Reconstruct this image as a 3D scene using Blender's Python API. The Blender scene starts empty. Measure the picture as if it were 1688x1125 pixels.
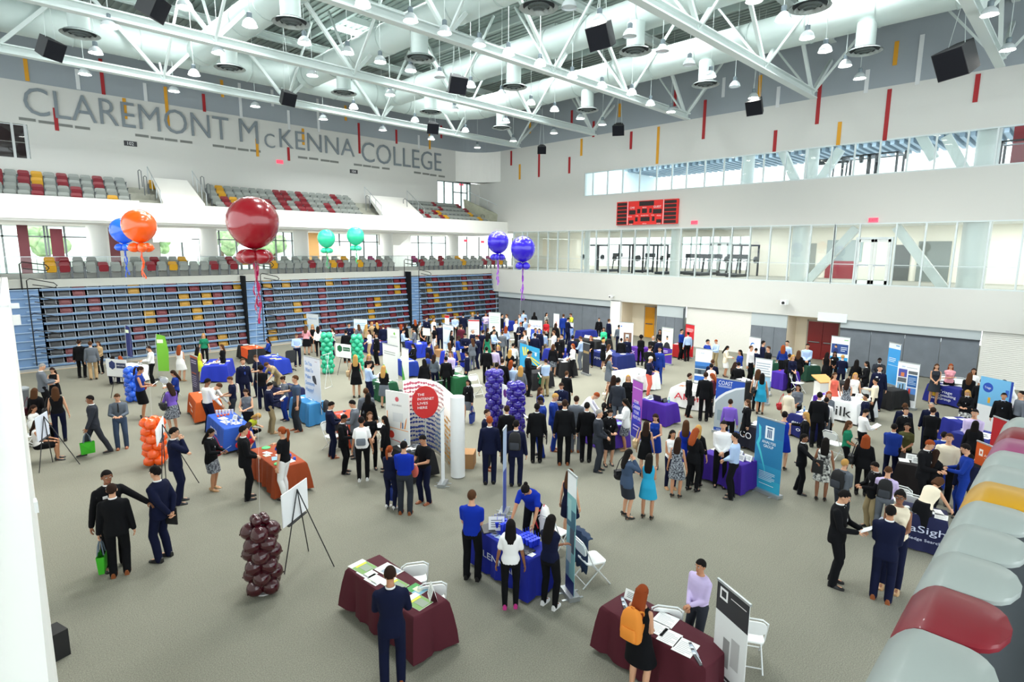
import bpy, math, random
from mathutils import Vector, Matrix, Quaternion
R=math.radians; PI=math.pi
scene=bpy.context.scene; COL=scene.collection
# ------------------------------------------------------------------ camera, world, light, exposure
EYE=6.0; FOC=943.0; PITCH=9.07; ROLL=0.42; YAW=45.2
_p,_r,_y=R(PITCH),R(ROLL),R(YAW)
_f=Vector((math.cos(_y)*math.cos(_p),math.sin(_y)*math.cos(_p),-math.sin(_p)))
_rt=Vector((math.sin(_y),-math.cos(_y),0)); _up=_rt.cross(_f)
_r2=_rt*math.cos(_r)+_up*math.sin(_r); _u2=_r2.cross(_f)
cd=bpy.data.cameras.new('camera'); cam=bpy.data.objects.new('camera',cd); COL.objects.link(cam)
cd.sensor_width=36; cd.lens=FOC*36/1688; cd.clip_start=0.05; cd.clip_end=300
cam.matrix_world=Matrix(((_r2.x,_u2.x,-_f.x,0),(_r2.y,_u2.y,-_f.y,0),(_r2.z,_u2.z,-_f.z,EYE),(0,0,0,1)))
scene.camera=cam
w=bpy.data.worlds.new('world'); scene.world=w; w.use_nodes=True
w.node_tree.nodes['Background'].inputs[0].default_value=(0.90,0.98,1.0,1); w.node_tree.nodes['Background'].inputs[1].default_value=1.5
scene.view_settings.view_transform='Standard'; scene.view_settings.look='None'
scene.view_settings.gamma=1; scene.view_settings.use_curve_mapping=False
scene.view_settings.exposure=1.02
def area(name,loc,sx,sy,power,rot=(0,0,0),col=(1,1,1)):
    l=bpy.data.lights.new(name,'AREA'); l.shape='RECTANGLE'; l.size=sx; l.size_y=sy; l.energy=power; l.color=col
    o=bpy.data.objects.new(name,l); o.location=loc; o.rotation_euler=rot; COL.objects.link(o); return o
SKYLIGHTS=[(x,y) for x in (8.0,16.0,24.0) for y in (7.5,14.5,21.0,27.5)]
for (x,y) in SKYLIGHTS: area('skylight_daylight',(x,y,17.05),1.8,1.3,330,col=(0.95,0.99,1.0))
for x in (-6,3,12,21,30): area('concourse_fill_light',(x,39.6,7.12),5,1.6,110)  # fill lamps added under the concourse ceiling to brighten its interior
for y in (-4,3,10,17,24,31): area('gallery_fill_light',(37.2,y,7.5),3,4,130); area('upper_gallery_fill_light',(37.2,y,12.3),3,4,120,col=(.9,.97,1))  # fill lamps added in both galleries so the rooms behind glass look bright
# ------------------------------------------------------------------ picture position -> point of the place
def ray(x,y):
    return (_r2*((x-844)/FOC)+_u2*(-(y-562.5)/FOC)+_f)
def hit(x,y,ax,v):
    d=ray(x,y); t=(v-(EYE if ax==2 else 0))/d[ax]; p=d*t; p.z+=EYE; return p
def G(x,y,z=0.0): return hit(x,y,2,z)
def proj(P):
    q=Vector(P)-Vector((0,0,EYE)); a,b,c=q.dot(_r2),q.dot(_u2),q.dot(_f); return 844+FOC*a/c,562.5-FOC*b/c
def height_at(P,py):
    lo,hi=0.0,20.0
    for _ in range(40):
        m=(lo+hi)/2
        if proj((P.x,P.y,m))[1]>py: lo=m
        else: hi=m
    return lo
# ------------------------------------------------------------------ materials
def lin(c):
    if isinstance(c,str): c=tuple(int(c[i:i+2],16)/255 for i in (0,2,4))
    return tuple((v/12.92 if v<=.04045 else ((v+.055)/1.055)**2.4) for v in c)
MATS={}
def mat(c,rough=.7,metal=0,name=None,emit=0,sheen=0,coat=0):
    k=(c,rough,metal,name,emit,coat)
    if k in MATS: return MATS[k]
    m=bpy.data.materials.new(name or 'paint_'+str(c)); m.use_nodes=True
    b=m.node_tree.nodes['Principled BSDF']; b.inputs['Base Color'].default_value=(*lin(c),1)
    b.inputs['Roughness'].default_value=rough; b.inputs['Specular IOR Level'].default_value=.2 if rough>.85 else .5; b.inputs['Metallic'].default_value=metal
    if coat: b.inputs['Coat Weight'].default_value=coat; b.inputs['Coat Roughness'].default_value=.08
    if emit: b.inputs['Emission Color'].default_value=(*lin(c),1); b.inputs['Emission Strength'].default_value=emit
    MATS[k]=m; return m
def noisy(name,c1,c2,scale,rough=.9,bump=0,detail=3,coord='Object'):
    k=('noisy',name)
    if k in MATS: return MATS[k]
    m=bpy.data.materials.new(name); m.use_nodes=True; nt=m.node_tree; b=nt.nodes['Principled BSDF']
    tc=nt.nodes.new('ShaderNodeTexCoord'); n=nt.nodes.new('ShaderNodeTexNoise'); n.inputs['Scale'].default_value=scale; n.inputs['Detail'].default_value=detail
    nt.links.new(tc.outputs[coord],n.inputs['Vector'])
    r=nt.nodes.new('ShaderNodeValToRGB'); r.color_ramp.elements[0].color=(*lin(c1),1); r.color_ramp.elements[1].color=(*lin(c2),1)
    r.color_ramp.elements[0].position=.35; r.color_ramp.elements[1].position=.65
    nt.links.new(n.outputs['Fac'],r.inputs[0]); nt.links.new(r.outputs[0],b.inputs['Base Color']); b.inputs['Roughness'].default_value=rough
    if bump:
        bp=nt.nodes.new('ShaderNodeBump'); bp.inputs['Strength'].default_value=bump; bp.inputs['Distance'].default_value=.01
        nt.links.new(n.outputs['Fac'],bp.inputs['Height']); nt.links.new(bp.outputs[0],b.inputs['Normal'])
    MATS[k]=m; return m
def glass_mat():
    if 'glass' in MATS: return MATS['glass']
    m=bpy.data.materials.new('clear_glass'); m.use_nodes=True; nt=m.node_tree; nt.nodes.clear()
    o=nt.nodes.new('ShaderNodeOutputMaterial'); mx=nt.nodes.new('ShaderNodeMixShader'); t=nt.nodes.new('ShaderNodeBsdfTransparent'); g=nt.nodes.new('ShaderNodeBsdfGlossy')
    fr=nt.nodes.new('ShaderNodeFresnel'); fr.inputs[0].default_value=1.4
    t.inputs[0].default_value=(.95,.99,.985,1); g.inputs['Roughness'].default_value=.02
    nt.links.new(fr.outputs[0],mx.inputs[0]); nt.links.new(t.outputs[0],mx.inputs[1]); nt.links.new(g.outputs[0],mx.inputs[2]); nt.links.new(mx.outputs[0],o.inputs[0])
    MATS['glass']=m; return m
WHITE=noisy('painted_white_wall','efeee8','f4f3ee',.35,.75); GREYW=mat('98a0a6',.8,name='grey_wall_paint'); STEEL=mat('cdd7d4',.5,name='white_painted_steel')
GLASS=glass_mat(); ALU=mat('b9c0c2',.35,.6,name='aluminium'); BLK=mat('141416',.6,name='black_plastic'); CHROME=mat('9aa0a5',.25,.9,name='steel')
# ------------------------------------------------------------------ meshes
class MB:
    def __init__(s): s.v=[];s.f=[];s.m=[];s.ms=[]
    def mi(s,m):
        if m is None: return 0
        if m not in s.ms: s.ms.append(m)
        return s.ms.index(m)
    def add(s,vs,fs,m=None):
        o=len(s.v); k=s.mi(m); s.v+= [tuple(x) for x in vs]; s.f+=[tuple(i+o for i in f) for f in fs]; s.m+=[k]*len(fs)
    def box(s,a,b,m=None,M=None):
        x0,y0,z0=a;x1,y1,z1=b
        vs=[(x0,y0,z0),(x1,y0,z0),(x1,y1,z0),(x0,y1,z0),(x0,y0,z1),(x1,y0,z1),(x1,y1,z1),(x0,y1,z1)]
        if M: vs=[M@Vector(v) for v in vs]
        s.add(vs,[(0,3,2,1),(4,5,6,7),(0,1,5,4),(1,2,6,5),(2,3,7,6),(3,0,4,7)],m)
    def quad(s,p,m=None): s.add(p,[tuple(range(len(p)))],m)
    def tube(s,pts,r,n=8,m=None,cap=True):
        pts=[Vector(p) for p in pts]; rs=r if isinstance(r,(list,tuple)) else [r]*len(pts); vs=[];prev=None
        for i,p in enumerate(pts):
            d=(pts[min(i+1,len(pts)-1)]-pts[max(i-1,0)]).normalized()
            if prev is None:
                u=d.orthogonal().normalized()
            else:
                u=(prev-d*prev.dot(d)); u=u.normalized() if u.length>1e-6 else d.orthogonal().normalized()
            prev=u; v=d.cross(u)
            for k in range(n):
                a=2*PI*k/n; vs.append(p+(u*math.cos(a)+v*math.sin(a))*rs[i])
        fs=[(i*n+k,i*n+(k+1)%n,(i+1)*n+(k+1)%n,(i+1)*n+k) for i in range(len(pts)-1) for k in range(n)]
        if cap: fs+= [tuple(range(n-1,-1,-1)),tuple((len(pts)-1)*n+k for k in range(n))]
        s.add(vs,fs,m)
    def bar(s,a,b,wd,h,m=None,up=Vector((0,0,1))):
        a=Vector(a);b=Vector(b);d=(b-a).normalized(); x=d.cross(up)
        x=x.normalized() if x.length>1e-5 else Vector((1,0,0)); u=x.cross(d).normalized()
        vs=[p+x*sx*wd/2+u*sz*h/2 for p in (a,b) for sx,sz in ((-1,-1),(1,-1),(1,1),(-1,1))]
        s.add(vs,[(0,1,2,3),(7,6,5,4),(0,4,5,1),(1,5,6,2),(2,6,7,3),(3,7,4,0)],m)
    def lathe(s,prof,n=16,c=(0,0,0),m=None,M=None,closed=True):
        vs=[]
        for (r,z) in prof:
            for k in range(n):
                a=2*PI*k/n; p=Vector((c[0]+r*math.cos(a),c[1]+r*math.sin(a),c[2]+z)); vs.append(M@p if M else p)
        fs=[(i*n+k,i*n+(k+1)%n,(i+1)*n+(k+1)%n,(i+1)*n+k) for i in range(len(prof)-1) for k in range(n)]
        if closed: fs+=[tuple(range(n-1,-1,-1)),tuple((len(prof)-1)*n+k for k in range(n))]
        s.add(vs,fs,m)
    def ball(s,c,r,n=12,h=8,m=None,M=None):
        rx,ry,rz=(r,r,r) if not isinstance(r,(tuple,list)) else r
        vs=[(0,0,rz)]
        for i in range(1,h):
            t=PI*i/h
            for k in range(n): a=2*PI*k/n; vs.append((rx*math.sin(t)*math.cos(a),ry*math.sin(t)*math.sin(a),rz*math.cos(t)))
        vs.append((0,0,-rz)); c=Vector(c)
        vs=[(M@Vector(v) if M else Vector(v))+c for v in vs]; L=len(vs)-1
        fs=[(0,1+k,1+(k+1)%n) for k in range(n)]
        for i in range(h-2):
            for k in range(n): fs.append((1+i*n+k,1+(i+1)*n+k,1+(i+1)*n+(k+1)%n,1+i*n+(k+1)%n))
        fs+=[(L,1+(h-2)*n+(k+1)%n,1+(h-2)*n+k) for k in range(n)]
        s.add(vs,fs,m)
    def mesh(s,name,m=None,smooth=True):
        me=bpy.data.meshes.new(name); me.from_pydata(s.v,[],s.f)
        ms=s.ms if s.ms else ([m] if m else [])
        for x in ms: me.materials.append(x)
        if s.ms: me.polygons.foreach_set('material_index',s.m)
        if smooth:
            me.polygons.foreach_set('use_smooth',[True]*len(me.polygons)); me.set_sharp_from_angle(angle=R(38))
        me.update(); return me
def link(name,me,parent=None,loc=None,rz=None,mats=None,kind=None,label=None,cat=None,group=None):
    o=bpy.data.objects.new(name,me); COL.objects.link(o)
    if parent is not None: o.parent=parent
    if loc is not None: o.location=loc
    if rz is not None: o.rotation_euler=(0,0,rz) if not isinstance(rz,(tuple,list)) else rz
    if mats:
        for i,m in enumerate(mats):
            if i<len(o.material_slots): o.material_slots[i].link='OBJECT'; o.material_slots[i].material=m
    tag(o,label,cat,group,kind); return o
def tag(o,label=None,cat=None,group=None,kind=None):
    if label: o['label']=label
    if cat: o['category']=cat
    if group: o['group']=group
    if kind: o['kind']=kind
    return o
def thing(name,label,cat,loc=(0,0,0),rz=0,group=None): return link(name,None,None,loc,rz,None,None,label,cat,group)
def O(name,mb,m=None,parent=None,smooth=True,**k): return link(name,mb.mesh(name,m,smooth),parent,**k)
def struct(name,mb,m=None,parent=None,smooth=False): return link(name,mb.mesh(name,m,smooth),parent,kind='structure' if parent is None else None)
FONTC={}
def textmesh(s,ext=.01):
    k=(s,ext)
    if k in FONTC: return FONTC[k]
    cu=bpy.data.curves.new('lettering','FONT'); cu.body=s; cu.align_x='CENTER'; cu.align_y='BOTTOM_BASELINE'; cu.extrude=ext; cu.resolution_u=3; cu.offset=(-.006 if ext>.03 else 0)
    ob=bpy.data.objects.new('lettering',cu); COL.objects.link(ob); bpy.context.view_layer.update()
    me=bpy.data.meshes.new_from_object(ob.evaluated_get(bpy.context.evaluated_depsgraph_get()))
    bpy.data.objects.remove(ob); me.name='lettering'
    xs=[v.co.x for v in me.vertices]; ys=[v.co.y for v in me.vertices]
    FONTC[k]=(me,max(xs)-min(xs),max(ys)-min(ys),(max(xs)+min(xs))/2); return FONTC[k]
def text(parent,s,x,z,h,m,width=None,y=0.0,rx=PI/2,rz=0,name='lettering',ext=.01,caps=.73):
    me,w0,h0,cx=textmesh(s,ext); me=me.copy(); me.materials.clear(); me.materials.append(m)
    sy=h/caps; sx=sy if width is None else width/w0
    me.transform(Matrix.Diagonal((sx,sy,.4,1))@Matrix.Translation((-cx,0,0)))
    return link(name,me,parent,(x,y,z),(rx,0,rz))
# ------------------------------------------------------------------ large structure
XW=33.3; YL=37.6; YF=34.3; YB=35.5; ZR=17.2; ZMID=4.4
FLOOR=noisy('carpet','706f63','8d8c7e',60,.95,.25)
_nt=FLOOR.node_tree; _b=_nt.nodes['Principled BSDF']
def _carpet():
    nt=_nt; tc=nt.nodes.new('ShaderNodeTexCoord'); n2=nt.nodes.new('ShaderNodeTexNoise'); n2.inputs['Scale'].default_value=1.1; n2.inputs['Detail'].default_value=4
    br=nt.nodes.new('ShaderNodeTexBrick'); br.offset=0; br.inputs['Scale'].default_value=.55; br.inputs['Mortar Size'].default_value=.004
    br.inputs['Color1'].default_value=(1,1,1,1); br.inputs['Color2'].default_value=(.985,.985,.985,1); br.inputs['Mortar'].default_value=(.955,.955,.955,1)
    mp=nt.nodes.new('ShaderNodeMapRange'); mp.inputs[3].default_value=.93; mp.inputs[4].default_value=1.05
    m1=nt.nodes.new('ShaderNodeMixRGB'); m1.blend_type='MULTIPLY'; m1.inputs[0].default_value=1
    m2=nt.nodes.new('ShaderNodeMixRGB'); m2.blend_type='MULTIPLY'; m2.inputs[0].default_value=1
    src=_b.inputs['Base Color'].links[0].from_socket
    nt.links.new(tc.outputs['Object'],n2.inputs['Vector']); nt.links.new(tc.outputs['Object'],br.inputs['Vector'])
    nt.links.new(n2.outputs['Fac'],mp.inputs[0]); nt.links.new(src,m1.inputs[1]); nt.links.new(mp.outputs[0],m1.inputs[2])
    nt.links.new(m1.outputs[0],m2.inputs[1]); nt.links.new(br.outputs['Color'],m2.inputs[2]); nt.links.new(m2.outputs[0],_b.inputs['Base Color'])
_carpet()
m=MB(); m.box((-12,-14,-.2),(48,48,0)); struct('floor',m,FLOOR)
# right wall -------------------------------------------------
def yat(px,X=XW,py=420): return hit(px,py,0,X).y
def xat(px,Y=YL,py=420): return hit(px,py,1,Y).x
xo0,xo1=xat(721,py=320),xat(776,py=320); zo1=hit(722,297,1,YL).z; xd=xat(50,py=250); zd=hit(45,206,1,YL).z; zdb=hit(50,262,1,YL).z
RC=2.6   # radius of the curved corner
def wallcol(z0,z1,mb,m,t=.3):
    # band of wall: right wall from y=-14 to the curve, curve, letters wall
    pts=[(XW,-14)]+[(XW-RC+RC*math.cos(a),YL-RC+RC*math.sin(a)) for a in [PI/2*i/10 for i in range(11)]]
    pts+=[(-12,YL)]
    return pts
m=MB()
W1B,W1T,W2B,W2T,ZG=4.35,7.45,9.8,11.45,13.9
m.box((XW,-14,W1T),(XW+.3,YL+.3,W2B)); m.box((XW,-14,2.5),(XW+.3,YL-1,W1B))
m.box((XW,yat(963,py=300),W2B),(XW+.3,YL+.3,W2T)); m.box((XW,-14,W2T),(XW+.3,YL+.3,ZG))
for z in (8.75,12.75): m.box((XW-.004,-14,z),(XW,YL-RC,z+.012),mat('cfcfca',.8))
struct('wall_right',m,WHITE)
m=MB(); m.box((XW,-14,ZG),(XW+.3,YL-RC,ZR)); struct('wall_right_upper',m,GREYW)
cv=[(XW-RC+RC*math.cos(a),YL-RC+RC*math.sin(a)) for a in [PI/2*i/12 for i in range(13)]]
for nm,z0,z1,mm in (('wall_corner',zo1+.05,ZG,WHITE),('wall_corner_upper',ZG,ZR,GREYW)):
    m=MB()
    for (a,b) in zip(cv[:-1],cv[1:]): m.add([(a[0],a[1],z0),(b[0],b[1],z0),(b[0],b[1],z1),(a[0],a[1],z1),(a[0]+.3,a[1]+.3,z0),(b[0]+.3,b[1]+.3,z0),(b[0]+.3,b[1]+.3,z1),(a[0]+.3,a[1]+.3,z1)],[(0,1,2,3),(7,6,5,4),(0,4,5,1),(3,2,6,7)])
    m.add([(p[0],p[1],z0) for p in cv]+[(XW,YL,z0)],[tuple(range(14))])
    struct(nm,m,mm,smooth=True)
# letters wall (opening with doors near the corner, dark glazed box at far left)
m=MB(); m.box((xd,YL,7.3),(xo0,YL+.3,ZG)); m.box((xo1,YL,7.3),(XW,YL+.3,zo1)); m.box((xo1,YL,zo1),(XW-RC+.02,YL+.3,ZG)); m.box((xo0,YL,zo1),(xo1,YL+.3,ZG)); m.box((-12,YL,zd),(xd,YL+.3,ZG)); m.box((-12,YL,7.3),(xd,YL+.3,zdb)); m.box((xo0,YL,7.3),(xo1,YL+.3,8.7))
for z in (11.0,12.4): m.box((-12,YL-.004,z),(XW-RC,YL,z+.012),mat('cfcfca',.8))
struct('wall_back',m,WHITE)
m=MB(); m.box((-12,YL,ZG),(XW-RC+.02,YL+.3,ZR)); struct('wall_back_upper',m,GREYW)
# roof deck with ribs
DECK=mat('8c9893',.6,name='roof_deck')
m=MB(); m.box((-12,-14,ZR),(XW+.3,YL+.3,ZR+.25))
m.ms=[]; 
x=-11.9
while x<XW:
    m.box((x,-14,ZR-.06),(x+.14,YL,ZR)); x+=.32
struct('ceiling',m,DECK)
# purlins
for i,y in enumerate([1.0+2.05*k for k in range(18)]):
    if any(abs(y-s[1])<.9 for s in SKYLIGHTS) : pass
PUR=mat('a4afab',.55,name='purlin_paint')
k=1
for xx in [-6+3.0*i for i in range(14)]:
    if xx>XW: break
    m=MB(); m.box((xx-.07,-14,ZR-.38),(xx+.07,YL,ZR-.06)); struct('trim_%d'%k,m,PUR); k+=1
# skylight frames
for (x,y) in SKYLIGHTS:
    m=MB(); a,b=1.0,.75
    for s in (-1,1):
        m.box((x-a,y+s*b-.05,ZR-.35),(x+a,y+s*b+.05,ZR-.05)); m.box((x+s*a-.05,y-b,ZR-.35),(x+s*a+.05,y+b,ZR-.05))
    struct('trim_%d'%k,m,STEEL); k+=1
# trusses
tr_y=[-3.2,3.6,10.6,17.3,23.9,30.8]
for i,y in enumerate(tr_y):
    t=thing('roof_truss','white steel roof truss spanning the hall, '+['behind the viewer','nearest the viewer','second from the viewer','third from the viewer','fourth from the viewer','farthest, beside the lettered wall'][i],'truss',(0,y,13.4),0,'roof trusses')
    m=MB(); m.box((-12,-.16,0),(31.2,.16,.05)); m.box((-12,-.16,.3),(31.2,.16,.35)); m.box((-12,-.02,.05),(31.2,.02,.3)); O('bottom_chord',m,STEEL,t,False)
    m=MB(); m.box((-12,-.14,3.05),(33.3,.14,3.1)); m.box((-12,-.14,3.35),(33.3,.14,3.4)); m.box((-12,-.02,3.1),(33.3,.02,3.35)); O('top_chord',m,STEEL,t,False)
    nodes=[-9+5.7*j for j in range(8)]
    for j,xn in enumerate(nodes):
        if xn<-4: continue
        for s in (-1,1):
            if xn>30 and s>0: m=MB(); m.bar((xn,0,.2),(33.2,0,2.2),.16,.16); O('web_member',m,STEEL,t,False); continue
            m=MB(); m.bar((xn,0,.2),(xn+s*2.7,0,3.2),.14,.14); O('web_member',m,STEEL,t,False)
        for s in (-1,1):
            m=MB(); m.bar((xn,0,.15),(xn+.3,s*2.6,3.5),.09,.09); O('brace',m,STEEL,t,False)
# secondary joists between trusses (along y)
# ducts
def duct(name,pts,r,label):
    t=thing(name,label,'air duct',(0,0,0)); m=MB(); m.tube(pts,r,24); O('duct_shell',m,mat('c3d0cc',.5,.05,name='white_duct'),t)
    m=MB()
    for a,b in zip(pts[:-1],pts[1:]):
        a=Vector(a);b=Vector(b);L=(b-a).length; d=(b-a)/L; q=.6
        while q<L: p=a+d*q; m.tube([p-d*.02,p+d*.02],r+.025,24); q+=2.4
    O('duct_seams',m,mat('b4c1bd',.5),t)
    return t
ZD=15.1; YD=31.6
duct('round_duct',[(-10,YD,ZD),(23,YD,ZD),(25,YD-.6,ZD),(26,YD-2.2,ZD),(26.1,YD-5,ZD),(26.1,-10,ZD)],.68,'large white round air duct along the lettered wall turning along the right wall')
for j,(X,lb) in enumerate(((20.4,'white round air duct second from the right wall'),(15.0,'white round air duct third from the right wall'),(9.8,'white round air duct fourth from the right wall'))):
    duct('round_duct',[(X,YD-.8,ZD),(X,-10,ZD)],.62,lb)
DIFF=[(132,57),(480,38),(379,113),(567,154),(888,13),(692,97),(847,144),(1047,85),(968,182),(710,185),(827,211),(1335,12),(1425,85),(1163,140)]
m0=MB(); m0.lathe([(.34,0),(.34,.98)],20); ds=m0.mesh('drop_duct',mat('c3d0cc',.5,.05,name='white_duct'))
m0=MB()
for r_,z_ in ((.62,0),(.46,-.05),(.31,-.09),(.17,-.12)):
    m0.lathe([(r_,z_),(r_-.10,z_+.07),(r_-.115,z_+.06),(r_-.015,z_-.012)],24,closed=False)
dg=m0.mesh('diffuser_rings',mat('b5bfbd',.4,.2))
m0=MB(); m0.lathe([(.5,.05),(.5,.09)],20); dk=m0.mesh('diffuser_core',mat('3a3e40',.8))
DIFF.sort()
for i,(px,py) in enumerate(DIFF):
    p=G(px,py,13.55)
    t=thing('air_diffuser','round louvred ceiling diffuser on a white drop duct, %s from the left'%['first','second','third','fourth','fifth','sixth','seventh','eighth','ninth','tenth','eleventh','twelfth','thirteenth','last'][i],'air vent',p,0,'ceiling diffusers')
    link('drop_duct',ds,t,(0,0,.05)); link('diffuser_rings',dg,t); link('diffuser_core',dk,t)
# pendant lamps
LAMPS=[(598,10),(677,35),(733,55),(790,75),(838,90),(890,108),(943,128),(992,144),(1041,155),(1072,173),(1106,185),(573,88),(627,103),(677,117),(725,128),(776,143),(827,157),(875,172),(914,183),(957,196),(993,206),(1243,2),(1291,33),(1330,63),(1360,85),(1393,109),(1417,130),(1631,25),(1661,83),(938,13),(988,37),(1038,60),(1092,85),(1136,107),(1171,127),(1211,143),(1242,162),(305,13),(180,45),(158,88),(140,123),(412,43),(360,88),(320,124),(287,151),(502,72),(515,125),(421,176),(533,197),(583,179),(643,157),(684,200),(631,215),(749,182),(711,230),(767,217),(834,202),(913,220),(846,233),(787,244)]
OFF={(725,128),(938,13),(1038,60),(1092,85),(1136,107),(1211,143)}
m0=MB(); m0.lathe([(.24,0),(.235,.03),(.2,.13),(.12,.22),(.07,.25),(.066,.25),(.11,.2),(.19,.12),(.222,.02)],20,closed=False); shade=m0.mesh('lamp_shade',mat('cfd6d8',.3,.1,name='ribbed_acrylic'))
m0=MB(); m0.lathe([(.075,.25),(.085,.27),(.085,.40),(.05,.43)],12); hous=m0.mesh('lamp_housing',mat('6f7c82',.5,.3))
m0=MB(); m0.lathe([(.001,.03),(.2,.03),(.2,.035),(.001,.035)],20,closed=False); lens=m0.mesh('lamp_lens',mat('fffaf0',.5,emit=22,name='lit_lens')); lens_off=lens.copy(); lens_off.materials.clear(); lens_off.materials.append(mat('c9d4d8',.2))
m0=MB(); m0.tube([(0,0,.42),(0,0,3.95)],.012,5); cord=m0.mesh('lamp_cord',STEEL)
LAMPS.sort(key=lambda q:(round(G(*q,13.2).y/3.9),q[0]))
rowc={}
ORD=['first','second','third','fourth','fifth','sixth','seventh','eighth','ninth','tenth','eleventh','twelfth','thirteenth','fourteenth','fifteenth','sixteenth','seventeenth','eighteenth','nineteenth','twentieth','twenty-first','twenty-second','twenty-third','twenty-fourth']
for q in LAMPS:
    p=G(*q,13.2); r=round(p.y/3.9); rowc[r]=rowc.get(r,0)+1
    lit=q not in OFF
    t=thing('pendant_lamp','%s bell pendant lamp, %s from left in the %s row from the viewer'%('lit' if lit else 'unlit',ORD[rowc[r]-1],ORD[r-1]),'lamp',p,0,'high bay pendant lamps')
    link('lamp_shade',shade,t); link('lamp_housing',hous,t); link('lamp_lens',lens if lit else lens_off,t); link('lamp_cord',cord,t)
    if lit:
        l=bpy.data.lights.new('pendant_light','SPOT'); l.energy=230; l.spot_size=R(125); l.spot_blend=.5; l.shadow_soft_size=.2; l.color=(1,.97,.9)
        lo=bpy.data.objects.new('pendant_light',l); COL.objects.link(lo); lo.location=(p.x,p.y,p.z-.03)
# speakers
SPK=[(248,8,.75,0),(79,78,.75,0),(472,161,.7,0),(751,138,.8,0),(712,210,.7,0),(995,58,.85,0),(1020,213,.7,0),(893,246,.62,1),(1247,175,.8,1),(1583,97,1.2,1)]
for i,(px,py,s,wd) in enumerate(SPK):
    p=G(px,py,12.9); t=thing('hanging_loudspeaker','black loudspeaker hung from the roof, %s from the left'%ORD[i],'loudspeaker',p,0,'hanging loudspeakers')
    m=MB(); a=math.atan2(-p.y+12,-p.x+14); M=Matrix.Rotation(a,4,'Z')@Matrix.Rotation(R(28),4,'Y'); h=s*.42
    vs=[M@Vector(v) for v in ((-h*.8,-h*.6,-h),(h,-h*1.15,-h),(h,h*1.15,-h),(-h*.8,h*.6,-h),(-h*.8,-h*.6,h),(h,-h*1.15,h),(h,h*1.15,h),(-h*.8,h*.6,h))]
    m.add(vs,[(0,3,2,1),(4,5,6,7),(0,1,5,4),(2,3,7,6),(3,0,4,7),(1,2,6,5)]); O('cabinet',m,mat('3b3c3e',.7),t,False)
    m=MB(); m.add([M@Vector((h*1.01,y_,z_)) for y_,z_ in ((-h*1.1,-h*.95),(h*1.1,-h*.95),(h*1.1,h*.95),(-h*1.1,h*.95))],[(0,1,2,3)]); O('grille',m,mat('1b1c22',.9),t,False)
    m=MB()
    for s1 in (-1,1): m.tube([M@Vector((0,s1*h*.6,h)),(0,s1*h*.5,4.25)],.01,5)
    O('suspension_cable',m,STEEL,t)
# wall stripes
ST_L=[(41,97,133,'o'),(165,97,155,'r'),(126,114,147,'w'),(238,137,167,'w'),(272,143,207,'o'),(335,155,184,'r'),(365,132,160,'o'),(394,137,193,'w'),(448,148,175,'w'),(475,182,213,'w'),(523,163,217,'w'),(204,162,196,'o'),(90,178,215,'r'),(423,229,258,'o'),(499,212,239,'o'),(475,243,265,'r'),(569,174,199,'o'),(591,203,253,'r'),(653,214,237,'r'),(727,207,228,'r'),(708,220,246,'o'),(690,223,245,'w')]
ST_R=[(843,249,273,'r'),(857,271,296,'o'),(889,253,292,'r'),(939,259,286,'r'),(959,229,257,'o'),(979,200,226,'r'),(1041,217,246,'r'),(1086,209,270,'o'),(943,182,207,'r'),(874,202,220,'o'),(1022,171,193,'o'),(1114,148,175,'r'),(1163,165,229,'r'),(1279,215,250,'r'),(1353,130,204,'r'),(1385,201,239,'o'),(1467,147,231,'r'),(1613,122,168,'r'),(1479,68,107,'o'),(1254,124,168,'o'),(1521,57,138,'w'),(1431,115,153,'w'),(1284,143,177,'w'),(1194,128,160,'w')]
SC={'o':('d99a1c','orange'),'r':('a3171d','dark red'),'w':('d9dcdd','pale grey')}
cnt={}
for side,LST in (('left',ST_L),('right',ST_R)):
    for (px,y0,y1,c) in sorted(LST):
        ym=(y0+y1)/2
        if side=='left':
            a,b=hit(px,y0,1,YL),hit(px,y1,1,YL); m=MB(); m.box((-.08,-.03,b.z-a.z),(.08,0,0)); loc=(a.x,YL,a.z)
        else:
            a,b=hit(px,y0,0,XW),hit(px,y1,0,XW); m=MB(); m.box((-.03,-.09,b.z-a.z),(0,.09,0)); loc=(XW,a.y,a.z)
        cnt[(side,c)]=cnt.get((side,c),0)+1
        O('wall_stripe',m,mat(SC[c][0],.6),None,False,loc=loc,label='%s vertical strip on the %s, %s of its colour from the left'%(SC[c][1],'lettered wall' if side=='left' else 'window wall',ORD[cnt[(side,c)]-1]),cat='wall strip',group='coloured strips on the walls')
# great letters
LET=mat('7d868c',.55,name='letter_grey')
t=thing('wall_lettering','giant grey raised letters spelling the school name on the white wall','sign',(0,YL,0),0)
for s,xa,ya,xb,yb,hh in (('CLAREMONT',41,189,378,232,(140,189)),('M',395,232,426,240,(199,240)),('C',436,242,453,246,(217,242)),('KENNA',461,243,584,259,(210,243)),('COLLEGE',596,266,727,283,(229,264))):
    A=hit(xa,ya,1,YL);B=hit(xb,yb,1,YL); topz=hit(xa,hh[0],1,YL).z; botz=hit(xa,hh[1],1,YL).z
    zz=(11.0 if False else (A.z+B.z)/2)
    text(t,s,(A.x+B.x)/2,zz,(topz-botz),LET,B.x-A.x,y=-.06,ext=.05)
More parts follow.
